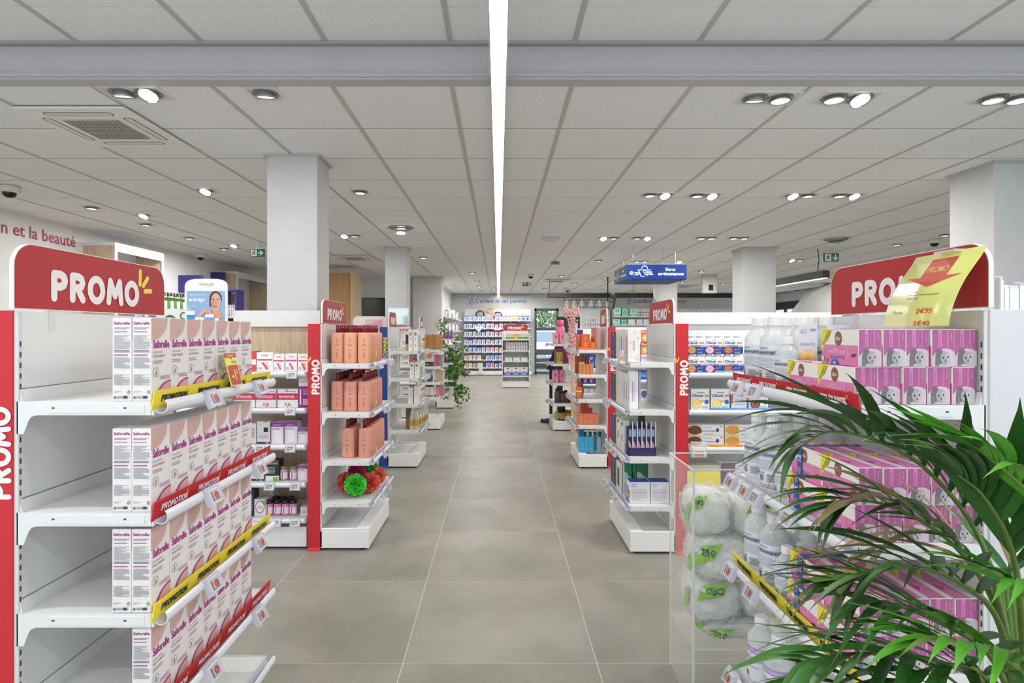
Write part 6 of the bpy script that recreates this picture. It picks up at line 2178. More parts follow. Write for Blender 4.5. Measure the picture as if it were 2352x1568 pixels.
# bay behind it, seen in the gap past the test kits
gondola('shelf_bay', 'white bay of children medicine packs seen past the test kit boxes', (1.66, 6.09, 0), 0, .90, .30, [1.135, .885, .66, .44], top=1.42, group='bays facing the door side')
QC = 'packs seen past the test kits'
def therm(f):
    S = f['F']
    S.r_(0, .74, 1, 1, 'c83a2c'); S.t('Therm', .1, .79, .9, .94, 'f0e4dc', .02); S.el(.5, .36, .36, .3, 'e8a85a', 14); S.el(.5, .4, .2, .18, 'f0d09a', 12); S.r_(0, 0, 1, .08, 'c85a2c')
for lev in range(2):
    put('orange_pack', carton(.13, .08, .125, 'd8762c', therm, 'box'), (1.495, 5.86, 1.136 + .126 * lev), 0, 'orange warming pack, %s of two past the test kits' % LV[lev], 'box', QC)
item(1462, 1492, 850, .885, 5.83, .08, '2450b0', lambda f: f['F'].l(.3, .3, .8, .8, 4, '8aa8e0'), 'blue_pack', 'plain blue pack past the test kits', 'box', QC)
item(1462, 1492, 893, .66, 5.83, .08, 'e8e8ec', lambda f: (f['F'].el(.6, .6, .25, .3, '4a6ab0', 12), f['F'].r_(.1, .1, .9, .2, '3a4a8a')), 'white_pack', 'white pack with blue round picture past the test kits', 'box', QC)

R4 = right_end(7.95, D=.335, xp=1.09, name='shelf_unit', label='white end unit of pink gift sets with gold cloth on its base', shelves=[1.20, .925, .655, .37], post=None, text=None, header=None, top=1.36,
               tags={0: [-.28, -.2, -.1], 1: [-.28, -.2, -.1, 0, .1], 2: [-.25, 0], 3: [-.25, -.1]}, group='end units of the shelf rows')
Z8 = [1.20, .925, .655, .37, .142]
d = 8.06
GP_ = 'pink gift sets'
def pinkset(f):
    S = f['F']
    S.el(.5, .62, .1, .14, '4a2a34', 10); S.r_(.2, .1, .4, .16, '4a2a34'); S.r_(.6, .12, .8, .18, 'f0e0e4'); f['L'].r_(.1, .2, .9, .7, 'f0dce0')
for k, (a, b, yt) in enumerate(((1271, 1283, 764), (1285, 1298, 763))):
    item(a, b, yt, Z8[0], d, .1, 'de86a2', pinkset, 'pink_box', 'bright pink box, %s on the top pink gift shelf' % ORD[k], 'box', GP_)
h = .34
mb = MB()
mb.loft([[(p[0], p[1], z) for p in rrect(q, q * .7, q * .2, 3)] for z, q in ((0, .12), (.02, .125), (h * .66, .125), (h * .74, .08))], P('dc6f90', .3))
o = put('pink_bottle', mb.mesh('bottle'), (PX(1287, d + .17), d + .17, Z8[0] + .001), 0, 'large pink bottle standing behind the bright pink boxes', 'bottle', GP_)
mb = MB()
mb.lathe([(.042, h * .74), (.046, h * .76), (.046, h * .98), (.03, h)], P('de5a88', .25), n=16)
mb.obj('cap', o)
item(1275, 1306, 801, Z8[1], d + .06, .12, 'ae4f6c', lambda f: (f['F'].r_(.05, .82, .95, .9, '8a2a4a'), f['F'].r_(.62, .1, .98, .8, '9a3050')), 'gift_bag', 'dark pink gift bag box on the second pink gift shelf', 'box', GP_)
for k in range(2):
    item(1279 + 6.8 * k, 1285 + 6.8 * k, 809, Z8[1], d, .04, 'e2cf3e', lambda f: (f['F'].r_(.3, .15, .7, .7, '4a4a2c'), f['F'].r_(.2, .78, .8, .86, '4a4a2c')), 'yellow_box', 'slim yellow box, %s before the dark pink gift bag' % ORD[k], 'box', GP_)
for k, (a, b) in enumerate(((1270, 1283), (1285, 1298))):
    item(a, b, 850, Z8[2], d, .13, 'de86a2', pinkset, 'pink_box', 'pink and white gift box, %s on the third pink gift shelf' % ORD[k], 'box', GP_)
for k, (x, c, r0, hh) in enumerate(((1281, '4c4c50', .04, .20), (1292, '5a4a44', .04, .16), (1301, '7a4a30', .035, .17), (1310, '4a2a24', .03, .12))):
    mb = MB()
    mb.lathe([(r0 * .9, 0), (r0, .006), (r0, hh * .7), (r0 * .7, hh * .84)], P(c, .25), n=14)
    o = put('dark_jar', mb.mesh('jar'), (PX(x, d), d + .06 + .02 * k, Z8[3] + .001), 0, '%s jar on the fourth shelf over the gold cloth' % ['charcoal', 'grey-brown', 'amber', 'dark red'][k], 'jar', GP_)
    MB().lathe([(r0 * .72, hh * .82), (r0 * .75, hh), (0, hh)], P('1c1c1e', .3), n=14).obj('lid', o)
mb = MB()
n = 26
vs = []
for j in range(n + 1):
    for i in range(n + 1):
        u, v = i / n, j / n
        x, y = -.15 + .30 * u, -.30 + .60 * v
        edge = min(u, 1 - u, v, 1 - v)
        z = .02 + .05 * min(1, edge * 6) * (1 + .8 * mnoise.noise(Vector((u * 5, v * 6, 1)))) + .02 * mnoise.noise(Vector((u * 14, v * 14, 4)))
        if u < .1:
            x, z = x - .012, z - .03
        vs.append((x, y, max(z, .004)))
mb.add(vs, [(j * (n + 1) + i, j * (n + 1) + i + 1, (j + 1) * (n + 1) + i + 1, (j + 1) * (n + 1) + i) for j in range(n) for i in range(n)], noisy('gold_cloth', '9a7c40', 'c8a860', 14, .55), True)
put('gold_cloth', mb.mesh('cloth'), (.955, 8.28, .143), 0, 'crumpled gold cloth spread over the base of the pink gift unit', 'cloth')
mb = MB()
mb.lathe([(.045, 0), (.055, .01), (.06, .13), (.05, .13)], P('2a2624', .4), n=16)
o = put('dark_pot', mb.mesh('pot'), (PX(1289, 8.2), 8.2, .232), 0, 'dark round pot standing on the crumpled gold cloth', 'pot')
MB().lathe([(.061, .09), (.061, .11)], P('6a5a3a', .4), n=16, caps=(False, False)).obj('band', o)
# blossom garland on a beige post
o = tag(empty('blossom_garland', (1.02, 7.84, 0)), 'pink blossom garland climbing a beige post at the pink gift unit', 'garland')
MB().box(-.03, .03, -.02, .02, 0, 1.3, P('d8b298', .6), .004).obj('post', o)
mb = MB()
rr = random.Random(9)
BL = [P('e6b0b2', .6), P('eccac8', .6), P('dc98a0', .6), P('c08a74', .6)]
for k in range(360):
    z = rr.uniform(1.0, 1.72)
    rad = .036 + (.036 if z > 1.56 else .0)
    c = Vector((rr.gauss(-.02, rad * .7), rr.gauss(0, .03) - .03, z))
    for q in range(4):
        a = q * PI / 2 + rr.uniform(0, 1)
        u = Vector((math.cos(a), rr.uniform(-.5, .1), math.sin(a))) * .018
        v = u.cross(Vector((0, 1, 0))) * .5
        mb.add([c, c + u * .6 + v, c + u, c + u * .6 - v], [(0, 1, 2, 3)], BL[rr.randrange(4)])
mb.obj('blossoms', o, kind='stuff')
MB().tube([(0, 0, 1.28), (-.02, -.03, 1.5), (.0, -.02, 1.68)], .006, P('8a6a5a', .7), 6).obj('twig', o)
# black framed board and banner stand beside it
o = tag(empty('framed_board', (1.10, 9.05, 1.36)), 'black framed board standing behind the pink gift unit', 'board')
w, h = .36, .25
for a in ((-w / 2, w / 2, h - .05, h), (-w / 2, -w / 2 + .09, -1.36, h - .05), (w / 2 - .03, w / 2, -1.36, h - .05)):
    MB().box(a[0], a[1], -.015, .015, a[2], a[3], P('1e1d20', .5), .003).obj('frame', o)
MB().box(-w / 2 + .08, w / 2 - .03, .0, .01, 0, h - .05, P('2a282c', .5)).obj('back_board', o)
MB().box(w / 2 - .11, w / 2 - .035, -.012, .0, 0, h - .1, P('e4e4e4', .5)).obj('card', o)
o = tag(empty('banner_stand', (.76, 8.76, 0)), 'dark banner on a round-based stand beside the pink gift unit', 'banner stand')
MB().lathe([(.118, 0), (.122, .01), (.118, .045), (.03, .055)], P('15161c', .25), n=28).obj('base', o)
MB().box(.015, .062, -.02, .02, .045, .96, P('1a1c26', .4), .004).obj('pole', o)
mb = MB()
for y, w in ((-.03, 1), (-.02, -1)):
    q = [(.10, y, 1.16), (.24, y, 1.16), (.10, y + .0, .78), (-.03, y, .80)]
    mb.add(q[::w], [(0, 1, 2, 3)], P('1f2848', .6))
mb.add([(.10, -.03, 1.16), (-.03, -.03, .80), (-.03, -.02, .80), (.10, -.02, 1.16)], [(0, 1, 2, 3)], P('1f2848', .6))
mb.obj('banner', o)
gondola('shelf_bay', 'white bay of blue packs seen past the orange gift boxes', (1.60, 8.32, 0), 0, .96, .30, [1.10, .86, .64, .40], top=1.42, group='bays facing the door side')
def bluep(f):
    S = f['F']
    S.ring(.3, .5, .26, .34, .35, 'dfe8f6', 14, 30, 330); S.r_(.5, .7, .9, .85, 'e8743a'); S.l(.5, .1, .9, .5, 3, 'b8ccec')
QBP = 'blue packs past the orange gifts'
for k in range(3):
    item(1340 + 13 * k, 1352 + 13 * k, 815, 1.10 - .24, 8.04, .08, '2f62b8', bluep, 'blue_pack', 'blue pack with white ring, %s on the second shelf past the gifts' % ORD[k], 'box', QBP)
    item(1340 + 13 * k, 1352 + 13 * k, 868, .64, 8.04, .08, '2c48a8', lambda f: (f['F'].el(.4, .5, .2, .3, 'e8a0a4', 10), f['F'].r_(0, .85, 1, 1, 'e8762c')), 'blue_pack', 'blue pack with pink dot, %s on the third shelf past the gifts' % ORD[k], 'box', QBP)
    item(1340 + 13 * k, 1352 + 13 * k, 892, .40, 8.04, .08, 'd8dcec', lambda f: f['F'].el(.5, .4, .35, .3, '3a58b8', 12), 'blue_pack', 'white pack with blue round mark, %s on the lowest shelf past the gifts' % ORD[k], 'box', QBP)

# ================================================================== free-standing promotion unit in the middle of the shop
C1 = gondola('shelf_unit', 'white promotion unit facing the aisle in the middle of the shop', (.425, 14.42, 0), 0, .64, .30, [1.19, .91, .655, .29], top=1.40, header=(.60, .155, 0), group='end units of the shelf rows',
             tags={0: [-.2], 1: [(-.12, 'red'), (.15, 'red')], 2: [.03], 3: [0]}, base_d=.34)
for s in (-1, 1):
    MB().box(s * .32, s * .335, -.34, .03, .02, 1.34, WHITE, .002).obj('side_panel', C1)
d = 14.16
QM = 'products on the middle promotion unit'
for k in range(9):
    x0 = 1161.5 + 5.7 * k
    item(x0, x0 + 5.3, 764, 1.19, d, .05, 'dde6d4', lambda f: (f['F'].r_(0, 0, 1, .36, '6a9a5a'), f['F'].r_(.2, .5, .8, .8, 'b8c8a4')), 'care_tube', 'white and green carton, %s on the top promotion shelf' % ORD[k], 'box', QM)
    jar_at(x0 + 2.6, 786, 805, d + .03, .055, 'b9c8b8', 'd8e0d0', .91, 'green_bottle', 'pale green bottle, %s on the second promotion shelf' % ORD[k], QM, 'cap')
put('amber_card', carton(.1, .02, .12, 'e0a82c', lambda f: f['F'].r_(.2, .3, .8, .7, 'f0cc6a'), 'box'), (PX(1185, 14.11), 14.145, 1.191), 0, 'amber box standing before the top promotion cartons', 'box', QM)
for k in range(3):
    a = 1160 + 18.2 * k
    item(a, a + 16, 820, .655, d, .1, 'd4e2e0', lambda f: (f['F'].el(.5, .4, .3, .3, 'f0f0ec', 10), f['F'].r_(0, .75, 1, 1, 'a8c8c0')), 'wipes_pack', 'pale green wipes pack, %s on the third promotion shelf' % ORD[k], 'pack', QM)
    a = 1158 + 18.4 * k
    item(a, a + 17.4, 843, .29, d, .1, 'e8e4e2', lambda f: (f['F'].p([(0, 0), (1, 0), (1, .4), (.5, .55), (0, .35)], '5a7ec0'), f['F'].el(.5, .86, .2, .08, 'c83a48', 10), f['F'].el(.3, .2, .2, .15, 'd88a6a', 10), f['F'].el(.6, .3, .2, .2, '8ab4e0', 10)), 'nappy_pack', 'white pack with blue wave, %s on the lowest promotion shelf' % ORD[k], 'pack', QM)

# ================================================================== back wall: baby milk cartons
ZB = [1.73, 1.485, 1.235, .985, .74, .492, .245]
BW = []
for k, (xc, lb) in enumerate(((-.565, 'white wall bay of baby milk cartons beside the side wall'), (.51, 'white wall bay of baby milk cartons beside the glazed door'))):
    BW.append(gondola('wall_bay', lb, (xc, 18.5, 0), 0, 1.07, .38, ZB, top=2.10, group='wall bays at the back', panel_seams=False, ends=False, tags={i: [-.4 + .27 * j for j in range(4)] for i in range(7)}))
d = 18.16
ROWS = [('8ea8dc', 'e8ecf6', 5), ('d8a0bc', 'f2e8f0', 3), ('e8cf4a', '2c3a98', 3), ('2c5a6a', 'e8ece8', 3)]
def milk(c, c2, k):
    def dr(f):
        S = f['F']
        S.r_(.06, .08, .94, .80, c2)
        S.el(.6, .3, .25, .2, c, 10)
        S.r_(.2, .5, .8, .62, c)
        S.r_(0, .88, 1, 1, ['3a50a8', '3a50a8', 'b85a8a'][k % 3])
        f['L'].r_(0, 0, 1, 1, '2c3f96')
    return dr
MILK = {}
def milk_me(c, c2, h, k):
    key = (c, h)
    if key not in MILK:
        MILK[key] = carton(.118, .10, h, c, milk(c, c2, k), 'carton')
    return MILK[key]
ROWC = [['8ea8dc'] * 5 + [None, None] + ['d8a0bc'] * 3 + ['e8cf4a', 'e8c43a', '4a9a6a'] + ['2c5a6a'] * 2,
        ['6a8ed2'] * 4 + ['7a9ad8'] + ['d890b4'] * 4 + ['b88ab8'] + ['3a5ab0'] * 3 + ['2c5a6a'] * 2,
        ['7a9ad4', '9a8a6a', '5ab0c0', '6ab4c8', '7a8ed0', 'c88ab0', 'c07aa4', 'd090b4', 'c880a8'] + ['5a7ac4'] * 6,
        ['7a96d0', '8aa4d8', '8aa4d8', '7a96d0', '8a9ad0', '5a9ac8', 'c87a9a', '5aa0cc', 'c890b4'] + ['6a86c8'] * 6,
        ['7a94d0', '6a8aca', '6a8aca', '5a9ad0', '7a9ad8', 'c87a8a', 'c8847a', 'cc9a84', 'c8907a'] + ['6a86c8'] * 6,
        ['e0c86a', 'e4c47a', 'd8a88a', 'e0cc8a', None, '3a8ad0', '3a86cc', '3a8ad0', '4a90d4'] + ['5a86c8'] * 6,
        ['d8c09a', 'e0c46a', '8a8070', 'e4c86a', None, '3a5ac0', 'c85a6a', '3a62c4', 'c8505a'] + ['5a7ac4'] * 6]
SH7 = ['top', 'second', 'third', 'fourth', 'fifth', 'sixth', 'lowest']
for i, row in enumerate(ROWC):
    for k, c in enumerate(row):
        if c is None:
            continue
        x = -1.03 + .1385 * k
        hh = [.15, .165, .165, .165, .165, .165, .165][i] * (1 if (k * 7 + i) % 5 else .86)
        if abs(x + .03) < .066:
            x -= .0
        put('milk_carton', milk_me(c, 'e9edf4', round(hh, 3), k), (x, 18.23 + R.uniform(-.008, .008), ZB[i] + .001), R.uniform(-.03, .03), 'baby milk carton, %s from the side wall on the %s back wall shelf' % (ORD[k], SH7[i]), 'carton', 'baby milk cartons')
for k, (x, i, lb) in enumerate(((-.62, 1, 'white heart-shaped shelf card on the second milk shelf'), (-.03, 1, 'white strip shelf card on the second milk shelf'))):
    mb = MB()
    if k == 0:
        mb.prism([(0, -.1), (.13, .03), (.1, .1), (.03, .08), (0, .05), (-.03, .08), (-.1, .1), (-.13, .03)], 1, -.003, .003, PAPER)
    else:
        mb.box(-.11, .11, -.003, .003, -.04, .04, PAPER)
    Face(mb, (-.1, -.003, -.03), (1, 0, 0), (0, 0, 1), .2, .08).l(.3, .2, .7, .6, 2, '8a8a6a')
    put('shelf_card', mb.mesh('card'), (x, 18.055, ZB[i] - .02), 0, lb, 'card')
mb = MB()
mb.box(-.06, .06, -.004, .004, -.17, .15, PAPER)
f = Face(mb, (-.06, -.004, -.17), (1, 0, 0), (0, 0, 1), .12, .32)
f.r_(.3, .86, .7, .9, 'c85a5a'); f.l(.2, .2, .8, .8, 6, 'c8c4c4')
put('hanging_card', mb.mesh('card'), (PX(1104, 18.05), 18.045, .245), 0, 'long white card hanging from the lowest milk shelf', 'card')
# wooden balance bike on the top shelf
o = tag(empty('balance_bike', (PX(1124, 18.3), 18.38, 1.731)), 'wooden balance bike with black tyres displayed above the milk cartons', 'bike')
def tyre(x, z, r):
    mb = MB()
    n = 24
    rings = []
    for k in range(n):
        a = 2 * PI * k / n
        c = Vector((math.cos(a), 0, math.sin(a)))
        rings.append([tuple(Vector((x, 0, z)) + c * r + (c * math.cos(q) + Vector((0, 1, 0)) * math.sin(q)) * .018) for q in (0, PI / 3, 2 * PI / 3, PI, 4 * PI / 3, 5 * PI / 3)])
    rings.append(rings[0])
    mb.loft(rings, BLACK, True, False, False)
    w_ = mb.obj('wheel', o)
    MB().lathe([(.0, -.012), (.03, -.012), (.03, .012), (0, .012)], P('d8d0c0', .5), n=12).obj('hub', w_).location = (x, 0, z)
    for k in range(3):
        a = k * PI / 3 + .3
        MB().tube([(x - r * math.cos(a), 0, z - r * math.sin(a)), (x + r * math.cos(a), 0, z + r * math.sin(a))], .006, P('d8d0c0', .5), 5).obj('spoke', w_)
tyre(-.30, .19, .125)
tyre(.27, .145, .125)
mb = MB()
mb.prism([(-.12, .44), (-.02, .38), (.28, .14), (.20, .10), (-.14, .34)], 1, -.03, .03, P('cbb18c', .5))
mb.obj('frame', o)
MB().tube([(-.30, 0, .19), (-.2, 0, .36), (-.13, 0, .50)], .014, P('d8c8a8', .5), 8).obj('fork', o)
MB().box(-.06, .14, -.06, .06, .36, .41, P('c9a98e', .6), .02).obj('saddle', o)
MB().tube([(-.14, -.16, .50), (-.13, 0, .52), (-.14, .16, .50)], .014, P('efeae2', .4), 8).obj('handlebar', o)
# side wall shelf with white bottles
SW = gondola('wall_bay', 'white shelf along the far side wall holding baby care bottles', (-1.515, 15.5, 0), PI / 2, 4.4, .36, [1.72, 1.40, 1.08, .78, .5], top=2.02, group='wall bays at the back', panel_seams=False, ends=False, tags={0: [-1.6 + .5 * j for j in range(7)], 1: [-1.6 + .5 * j for j in range(7)]})
rr = random.Random(21)
BC = ['efece8', '3a7ab0', 'f2efec', 'd87a4a', '6ab0c8', 'f0eeea', 'c85a6a', 'e8e4f0', '7ab89a', 'f0ece8']
BT = {}
for i in range(4):
    for k in range(19):
        c = BC[(k * 3 + i * 5) % 10]
        h = round(rr.choice((.16, .2, .24)), 2)
        if (c, h) not in BT:
            mb = MB()
            mb.loft([[(p[0], p[1], z) for p in rrect(.10 * q, .06 * q, .02 * q, 2)] for z, q in ((0, .95), (.006, 1), (h * .75, 1), (h * .84, .45))], P(c, .35))
            b_ = mb.mesh('bottle')
            BT[(c, h)] = (b_, MB().lathe([(.018, h * .84), (.02, h), (0, h)], P('e8e8ea' if c != 'efece8' else '4a8ac0', .3), n=10).mesh('cap'))
        o = on(SW, BT[(c, h)][0], -2.08 + .225 * k, -.28, [1.72, 1.40, 1.08, .78][i], 'care_bottle', 'baby care bottle, %s from the near end of the %s side wall shelf' % (ORD[k], SH7[i]), 'bottle', 'baby care bottles')
        link('cap', BT[(c, h)][1], o)
# wall bays right of the glazed door
G2 = gondola('wall_bay', 'white wall bay under the plush toys beside the glazed door', (2.92, 18.5, 0), 0, 1.35, .38, [1.52, 1.2, .9, .6], top=2.14, group='wall bays at the back', panel_seams=False, ends=False)
for k, x in enumerate((1302, 1318, 1336, 1357, 1376, 1395)):
    mb = MB()
    PL = P('e2e2e4', .8)
    mb.lathe([(.05, 0), (.085, .02), (.09, .07), (.06, .13)], PL, n=12)
    mb.lathe([(.03, .12), (.065, .145), (.075, .19), (.05, .235), (.0, .25)], PL, (0, -.01, 0), 12)
    o = put('plush_toy', mb.mesh('body'), (PX(x, 18.35), 18.36, 2.141), rr.uniform(-.3, .3), 'white plush toy with grey ears, %s in the row on the wall bay' % ORD[k], 'plush toy', 'white plush toys')
    for s in (-1, 1):
        MB().lathe([(0, -.03), (.025, -.02), (.028, .01), (0, .03)], P('5a5a5e', .8), (s * .062, 0, .235), 8).obj('ear', o)
        MB().lathe([(0, -.02), (.026, -.01), (.026, .02), (0, .03)], PL, (s * .09, -.03, .08), 8).obj('arm', o)
        MB().lathe([(0, -.02), (.03, -.01), (.03, .02), (0, .03)], P('8a8a8e', .8), (s * .05, -.08, .022), 8).obj('foot', o)
for k in range(5):
    item(1347 + 11 * k, 1356 + 11 * k, 729, 1.52, 18.16, .1, 'e4dcdc', lambda f: (f['F'].r_(.1, .1, .9, .4, 'b8a8b8'), f['F'].el(.5, .7, .3, .2, ['c8a0a8', '8a94b8', 'b8b8c8'][k % 3], 8)), 'baby_bag', 'pale baby bag, %s on the shelf under the plush toys' % ORD[k], 'bag', 'pale baby bags')
G3 = gondola('wall_bay', 'long white wall bay of green cartons under the wall lettering', (5.85, 18.5, 0), 0, 4.4, .38, [1.86, 1.595, 1.3, 1.0], top=2.12, group='wall bays at the back', panel_seams=False, ends=False, tags={0: [-2 + .3 * j for j in range(8)], 1: [-2 + .3 * j for j in range(8)]})
def greenc(f):
    S = f['F']
    S.r_(0, 0, 1, .3, '8ad0b0'); S.r_(.1, .5, .8, .9, 'a8dcc4'); S.t('2,5', .3, .5, .7, .8, '2a6a5a', .02)
QG = 'green and white cartons on the wall bay'
for k, (a, b, yt) in enumerate(((1410, 1426, 707), (1428, 1444, 708), (1446, 1463, 709))):
    item(a, b, yt, 1.86, 18.16, .14, ['e2f0e8', '6ac4a0', 'b8e0cc'][k], greenc, 'green_carton', 'green and white carton, %s on the top shelf' % ORD[k], 'carton', QG)
for k, (a, b, c) in enumerate(((1409, 1424, 'dcefe4'), (1426, 1441, '4aa884'), (1443, 1459, 'e8e6ea'), (1462, 1476, 'dcd8e4'), (1478, 1490, 'e4e2e8'))):
    item(a, b, 733, 1.595, 18.16, .14, c, greenc if k < 2 else None, 'green_carton', 'carton, %s on the second shelf of the green carton bay' % ORD[k], 'carton', QG)
for k, (x, c) in enumerate(((1466, '4a9ad0'), (1475, 'b8804a'), (1481, 'c08a54'), (1488, 'b8804a'), (1494, 'c08a54'))):
    jar_at(x, 713, 727, 18.2, .075, c, 'e8e4dc', 1.86, 'wall_bottle', '%s bottle beside the green cartons%s' % (['sky blue', 'tan', 'tan', 'tan', 'tan'][k], '' if k == 0 else ', %s of the four' % ORD[k - 1]), QG, 'cap')
for k in range(11):
    jar_at(1568 + 9.5 * k, 713, 727, 18.2, .08, ['d8d0a8', 'dcd8c8', 'c8c4d0'][k % 3], 'ece8dc', 1.86, 'wall_bottle', 'pale bottle, %s in the row right of the far pillar' % ORD[k], QG, 'cap')
# hanging screen, seen edge-on
o = tag(empty('hanging_screen', (PX(1403, 12.85), 12.85, 2.0)), 'black screen hanging edge-on from the long black lamp line', 'screen')
mb = MB()
mb.prism([(.03, .23), (.09, .23), (.03, -.13), (-.01, -.13)], 1, -.25, .25, P('232428', .4))
mb.obj('screen', o)
mb = MB()
mb.prism([(.027, .21), (.032, .21), (-.008, -.11), (-.013, -.11)], 1, -.23, .23, P('5a6068', .15))
mb.obj('panel', o)
MB().tube([(-.07, 0, ZC - 2.0), (-.07, 0, .06), (.04, 0, .04)], .014, BLACK, 8).obj('arm', o)
MB().tube([(-.06, .02, .1), (-.05, .02, -.1), (.0, .02, -.12)], .006, BLACK, 6).obj('cable', o)
# small boxed display under the ceiling far back
o = tag(empty('ceiling_display', (PX(1631, 12.3), 12.3, 2.26)), 'grey box with a small black screen under the ceiling far back', 'screen')
MB().box(-.15, .15, 0, .12, -.06, ZC - 2.26, P('c4c3c0', .6), .006).obj('housing', o)
MB().box(-.03, .06, -.012, 0, .0, .12, BLACK, .004).obj('screen', o)

# ================================================================== beauty wall on the far left
def wall_cabinet(y0, y1, zt, label):
    o = tag(empty('wall_cabinet', (XL + .2, (y0 + y1) / 2, 0)), label, 'cabinet', 'oak wall cabinets')
    q = (y1 - y0) / 2
    D_ = .37
    a = -.2
    MB().box(a, a + D_, -q, -q + .03, .0, zt, WOOD, .002).obj('side_panel', o)
    MB().box(a, a + D_, q - .03, q, .0, zt, WOOD, .002).obj('side_panel', o)
    MB().box(a, a + .02, -q + .03, q - .03, .0, zt, P('dfe6ee', .4)).obj('back_panel', o)
    MB().box(a, a + D_ + .01, -q - .003, q + .003, zt, zt + .04, WHITE, .003).obj('top_panel', o)
    for s in (-1, 1):
        MB().box(a + D_, a + D_ + .012, s * (q + .003), s * (q - .045), .0, zt, WHITE, .002).obj('front_frame', o)
    MB().box(a + D_, a + D_ + .012, -q + .045, q - .045, zt - .07, zt, WHITE, .002).obj('front_frame', o)
    for z in (.4, .8, 1.2, 1.6):
        MB().box(a + .02, a + D_ - .03, -q + .03, q - .03, z, z + .02, WHITE, .002).obj('shelf', o)
    return o
wall_cabinet(6.85, 7.85, 2.40, 'oak-sided white wall cabinet below the large crimson lettering')
wall_cabinet(10.05, 11.4, 2.39, 'oak-sided white wall cabinet behind the purple signs')
wall_cabinet(4.0, 5.2, 2.13, 'oak-sided white wall cabinet at the edge, before the lettering')
BS = gondola('wall_bay', 'white wall shelf of dark bottles between the oak cabinets', (XL + .005, 8.95, 0), PI / 2, 2.0, .36, [1.685, 1.40, 1.15], top=2.0, group='wall bays on the beauty wall', panel_seams=False, ends=False, tags={0: [-.9 + .2 * j for j in range(9)]})
for i in range(2):
    for k in range(24):
        mb_h = .24 if i == 0 else .2
        if ('dk', i, k % 2) not in BT:
            b_ = MB().lathe([(.027, 0), (.03, .005), (.03, mb_h * .7), (.012, mb_h * .8)], P(['e8ece4', '5a7a3a'][k % 2], .35), n=12)
            b_.lathe([(.0305, mb_h * .5), (.0305, mb_h * .7)], P('3a5a2a', .5), n=12, caps=(False, False))
            BT[('dk', i, k % 2)] = (b_.mesh('bottle'), MB().lathe([(.016, mb_h * .78), (.018, mb_h * .98), (0, mb_h)], P('151515', .3), n=10).mesh('cap'))
        o = on(BS, BT[('dk', i, k % 2)][0], -.95 + .080 * k, -.30, [1.685, 1.40][i], 'dark_capped_bottle', 'black-capped bottle, %s from the near oak cabinet on the %s beauty shelf' % (ORD[k], SH1[i]), 'bottle', 'black-capped bottles')
        link('cap', BT[('dk', i, k % 2)][1], o)
PUR = P('3c2a78', .4)
def purple(y, x0, x1, z0, z1, txt, label, py=None):
    o = tag(empty('purple_sign', ((x0 + x1) / 2, y, z0)), label, 'sign')
    w, h = x1 - x0, z1 - z0
    mb = MB()
    mb.box(-w / 2, w / 2, -.02, .02, 0, h, PUR, .003)
    if txt:
        f = Face(mb, (-w / 2, -.02, 0), (1, 0, 0), (0, 0, 1), w, h)
        f.t(txt, .18, .18, .92, .58, 'e6e2f2', .02)
    mb.obj('board', o)
    return o
o = purple(8.9, PX(404, 8.9), PX(466, 8.9), 1.98, PZ(632, 8.9), None, 'dark purple header board over the dark bottles shelf')
MB().box(-.2, .2, .0, .03, -.02, 0, WHITE).obj('bracket', o)
o = purple(9.9, PX(465, 9.9), PX(517, 9.9), 1.95, PZ(625, 9.9), 'Sunuis', 'purple sign with white letters before the second oak cabinet')
MB().box(-.2, .2, -.016, .016, -1.95, 0, P('4a3a8a', .5)).obj('stand', o)
mb = MB()
for a, b, c, e in ((-.12, -.10, 0, 2.05), (.10, .12, 0, 2.05), (-.12, .12, 2.05, 2.08)):
    mb.box(a, b, -.15, .15, c, e, P('5a4a9c', .5), .003)
o = put('display_stand', mb.mesh('frame'), (PX(532, 9.7), 9.75, 0), 0, 'thin purple display stand beside the purple sign', 'display stand')
MB().box(-.10, .10, -.14, .14, 1.60, 1.62, WHITE).obj('shelf', o)
for k in range(4):
    jar_at(524 + 5 * k, 700, 706, 9.66, .035, 'ece8e6', 'd8d4d8', 1.62, 'white_jar', 'small white jar, %s in the purple display stand' % ORD[k], 'white jars in the purple frame')
# tall warm oak cupboard and the dark wall screen
o = tag(empty('oak_cupboard', (PX(783, 10.5), 10.8, 0)), 'tall warm oak cupboard standing beyond the first square pillar', 'cupboard')
w = 56 * 10.5 / F
MB().box(-w / 2, w / 2 - .06, -.3, .3, 0, PZ(627, 10.5), WOOD_W, .004).obj('door_panel', o)
MB().box(w / 2 - .058, w / 2, -.29, .3, 0, PZ(627, 10.5) - .004, P('cdb28c', .5), .003).obj('side_panel', o)
o = tag(empty('wall_screen', (PX(865, 12.95), 12.965, PZ(733, 12.95))), 'black screen mounted on the inner wall behind the second pillar', 'screen')
w, h = 66 * 12.95 / F, 49 * 12.95 / F
MB().box(-w / 2, w / 2, -.02, .03, 0, h, P('222224', .5), .004).obj('frame', o)
MB().box(-w / 2 + .015, w / 2 - .015, -.022, -.02, .015, h - .015, P('333336', .25)).obj('panel', o)
# sign with green figures behind the wash cartons
mb = MB()
w, h = .34, .14
mb.box(-w / 2, w / 2, -.006, .006, 0, h, P('ecebe8', .5), .003)
f = Face(mb, (-w / 2, -.006, 0), (1, 0, 0), (0, 0, 1), w, h)
f.ring(.16, .30, .15, .42, .3, '2f7a58'); f.ring(.52, .30, .15, .42, .3, '2f7a58'); f.ring(.80, .66, .08, .2, .36, '2f7a58')
put('figures_sign', mb.mesh('sign'), (PX(408, 4.05), 3.95, 1.386 + .001), 0, 'white card with green round figures beside the skin care poster', 'sign')
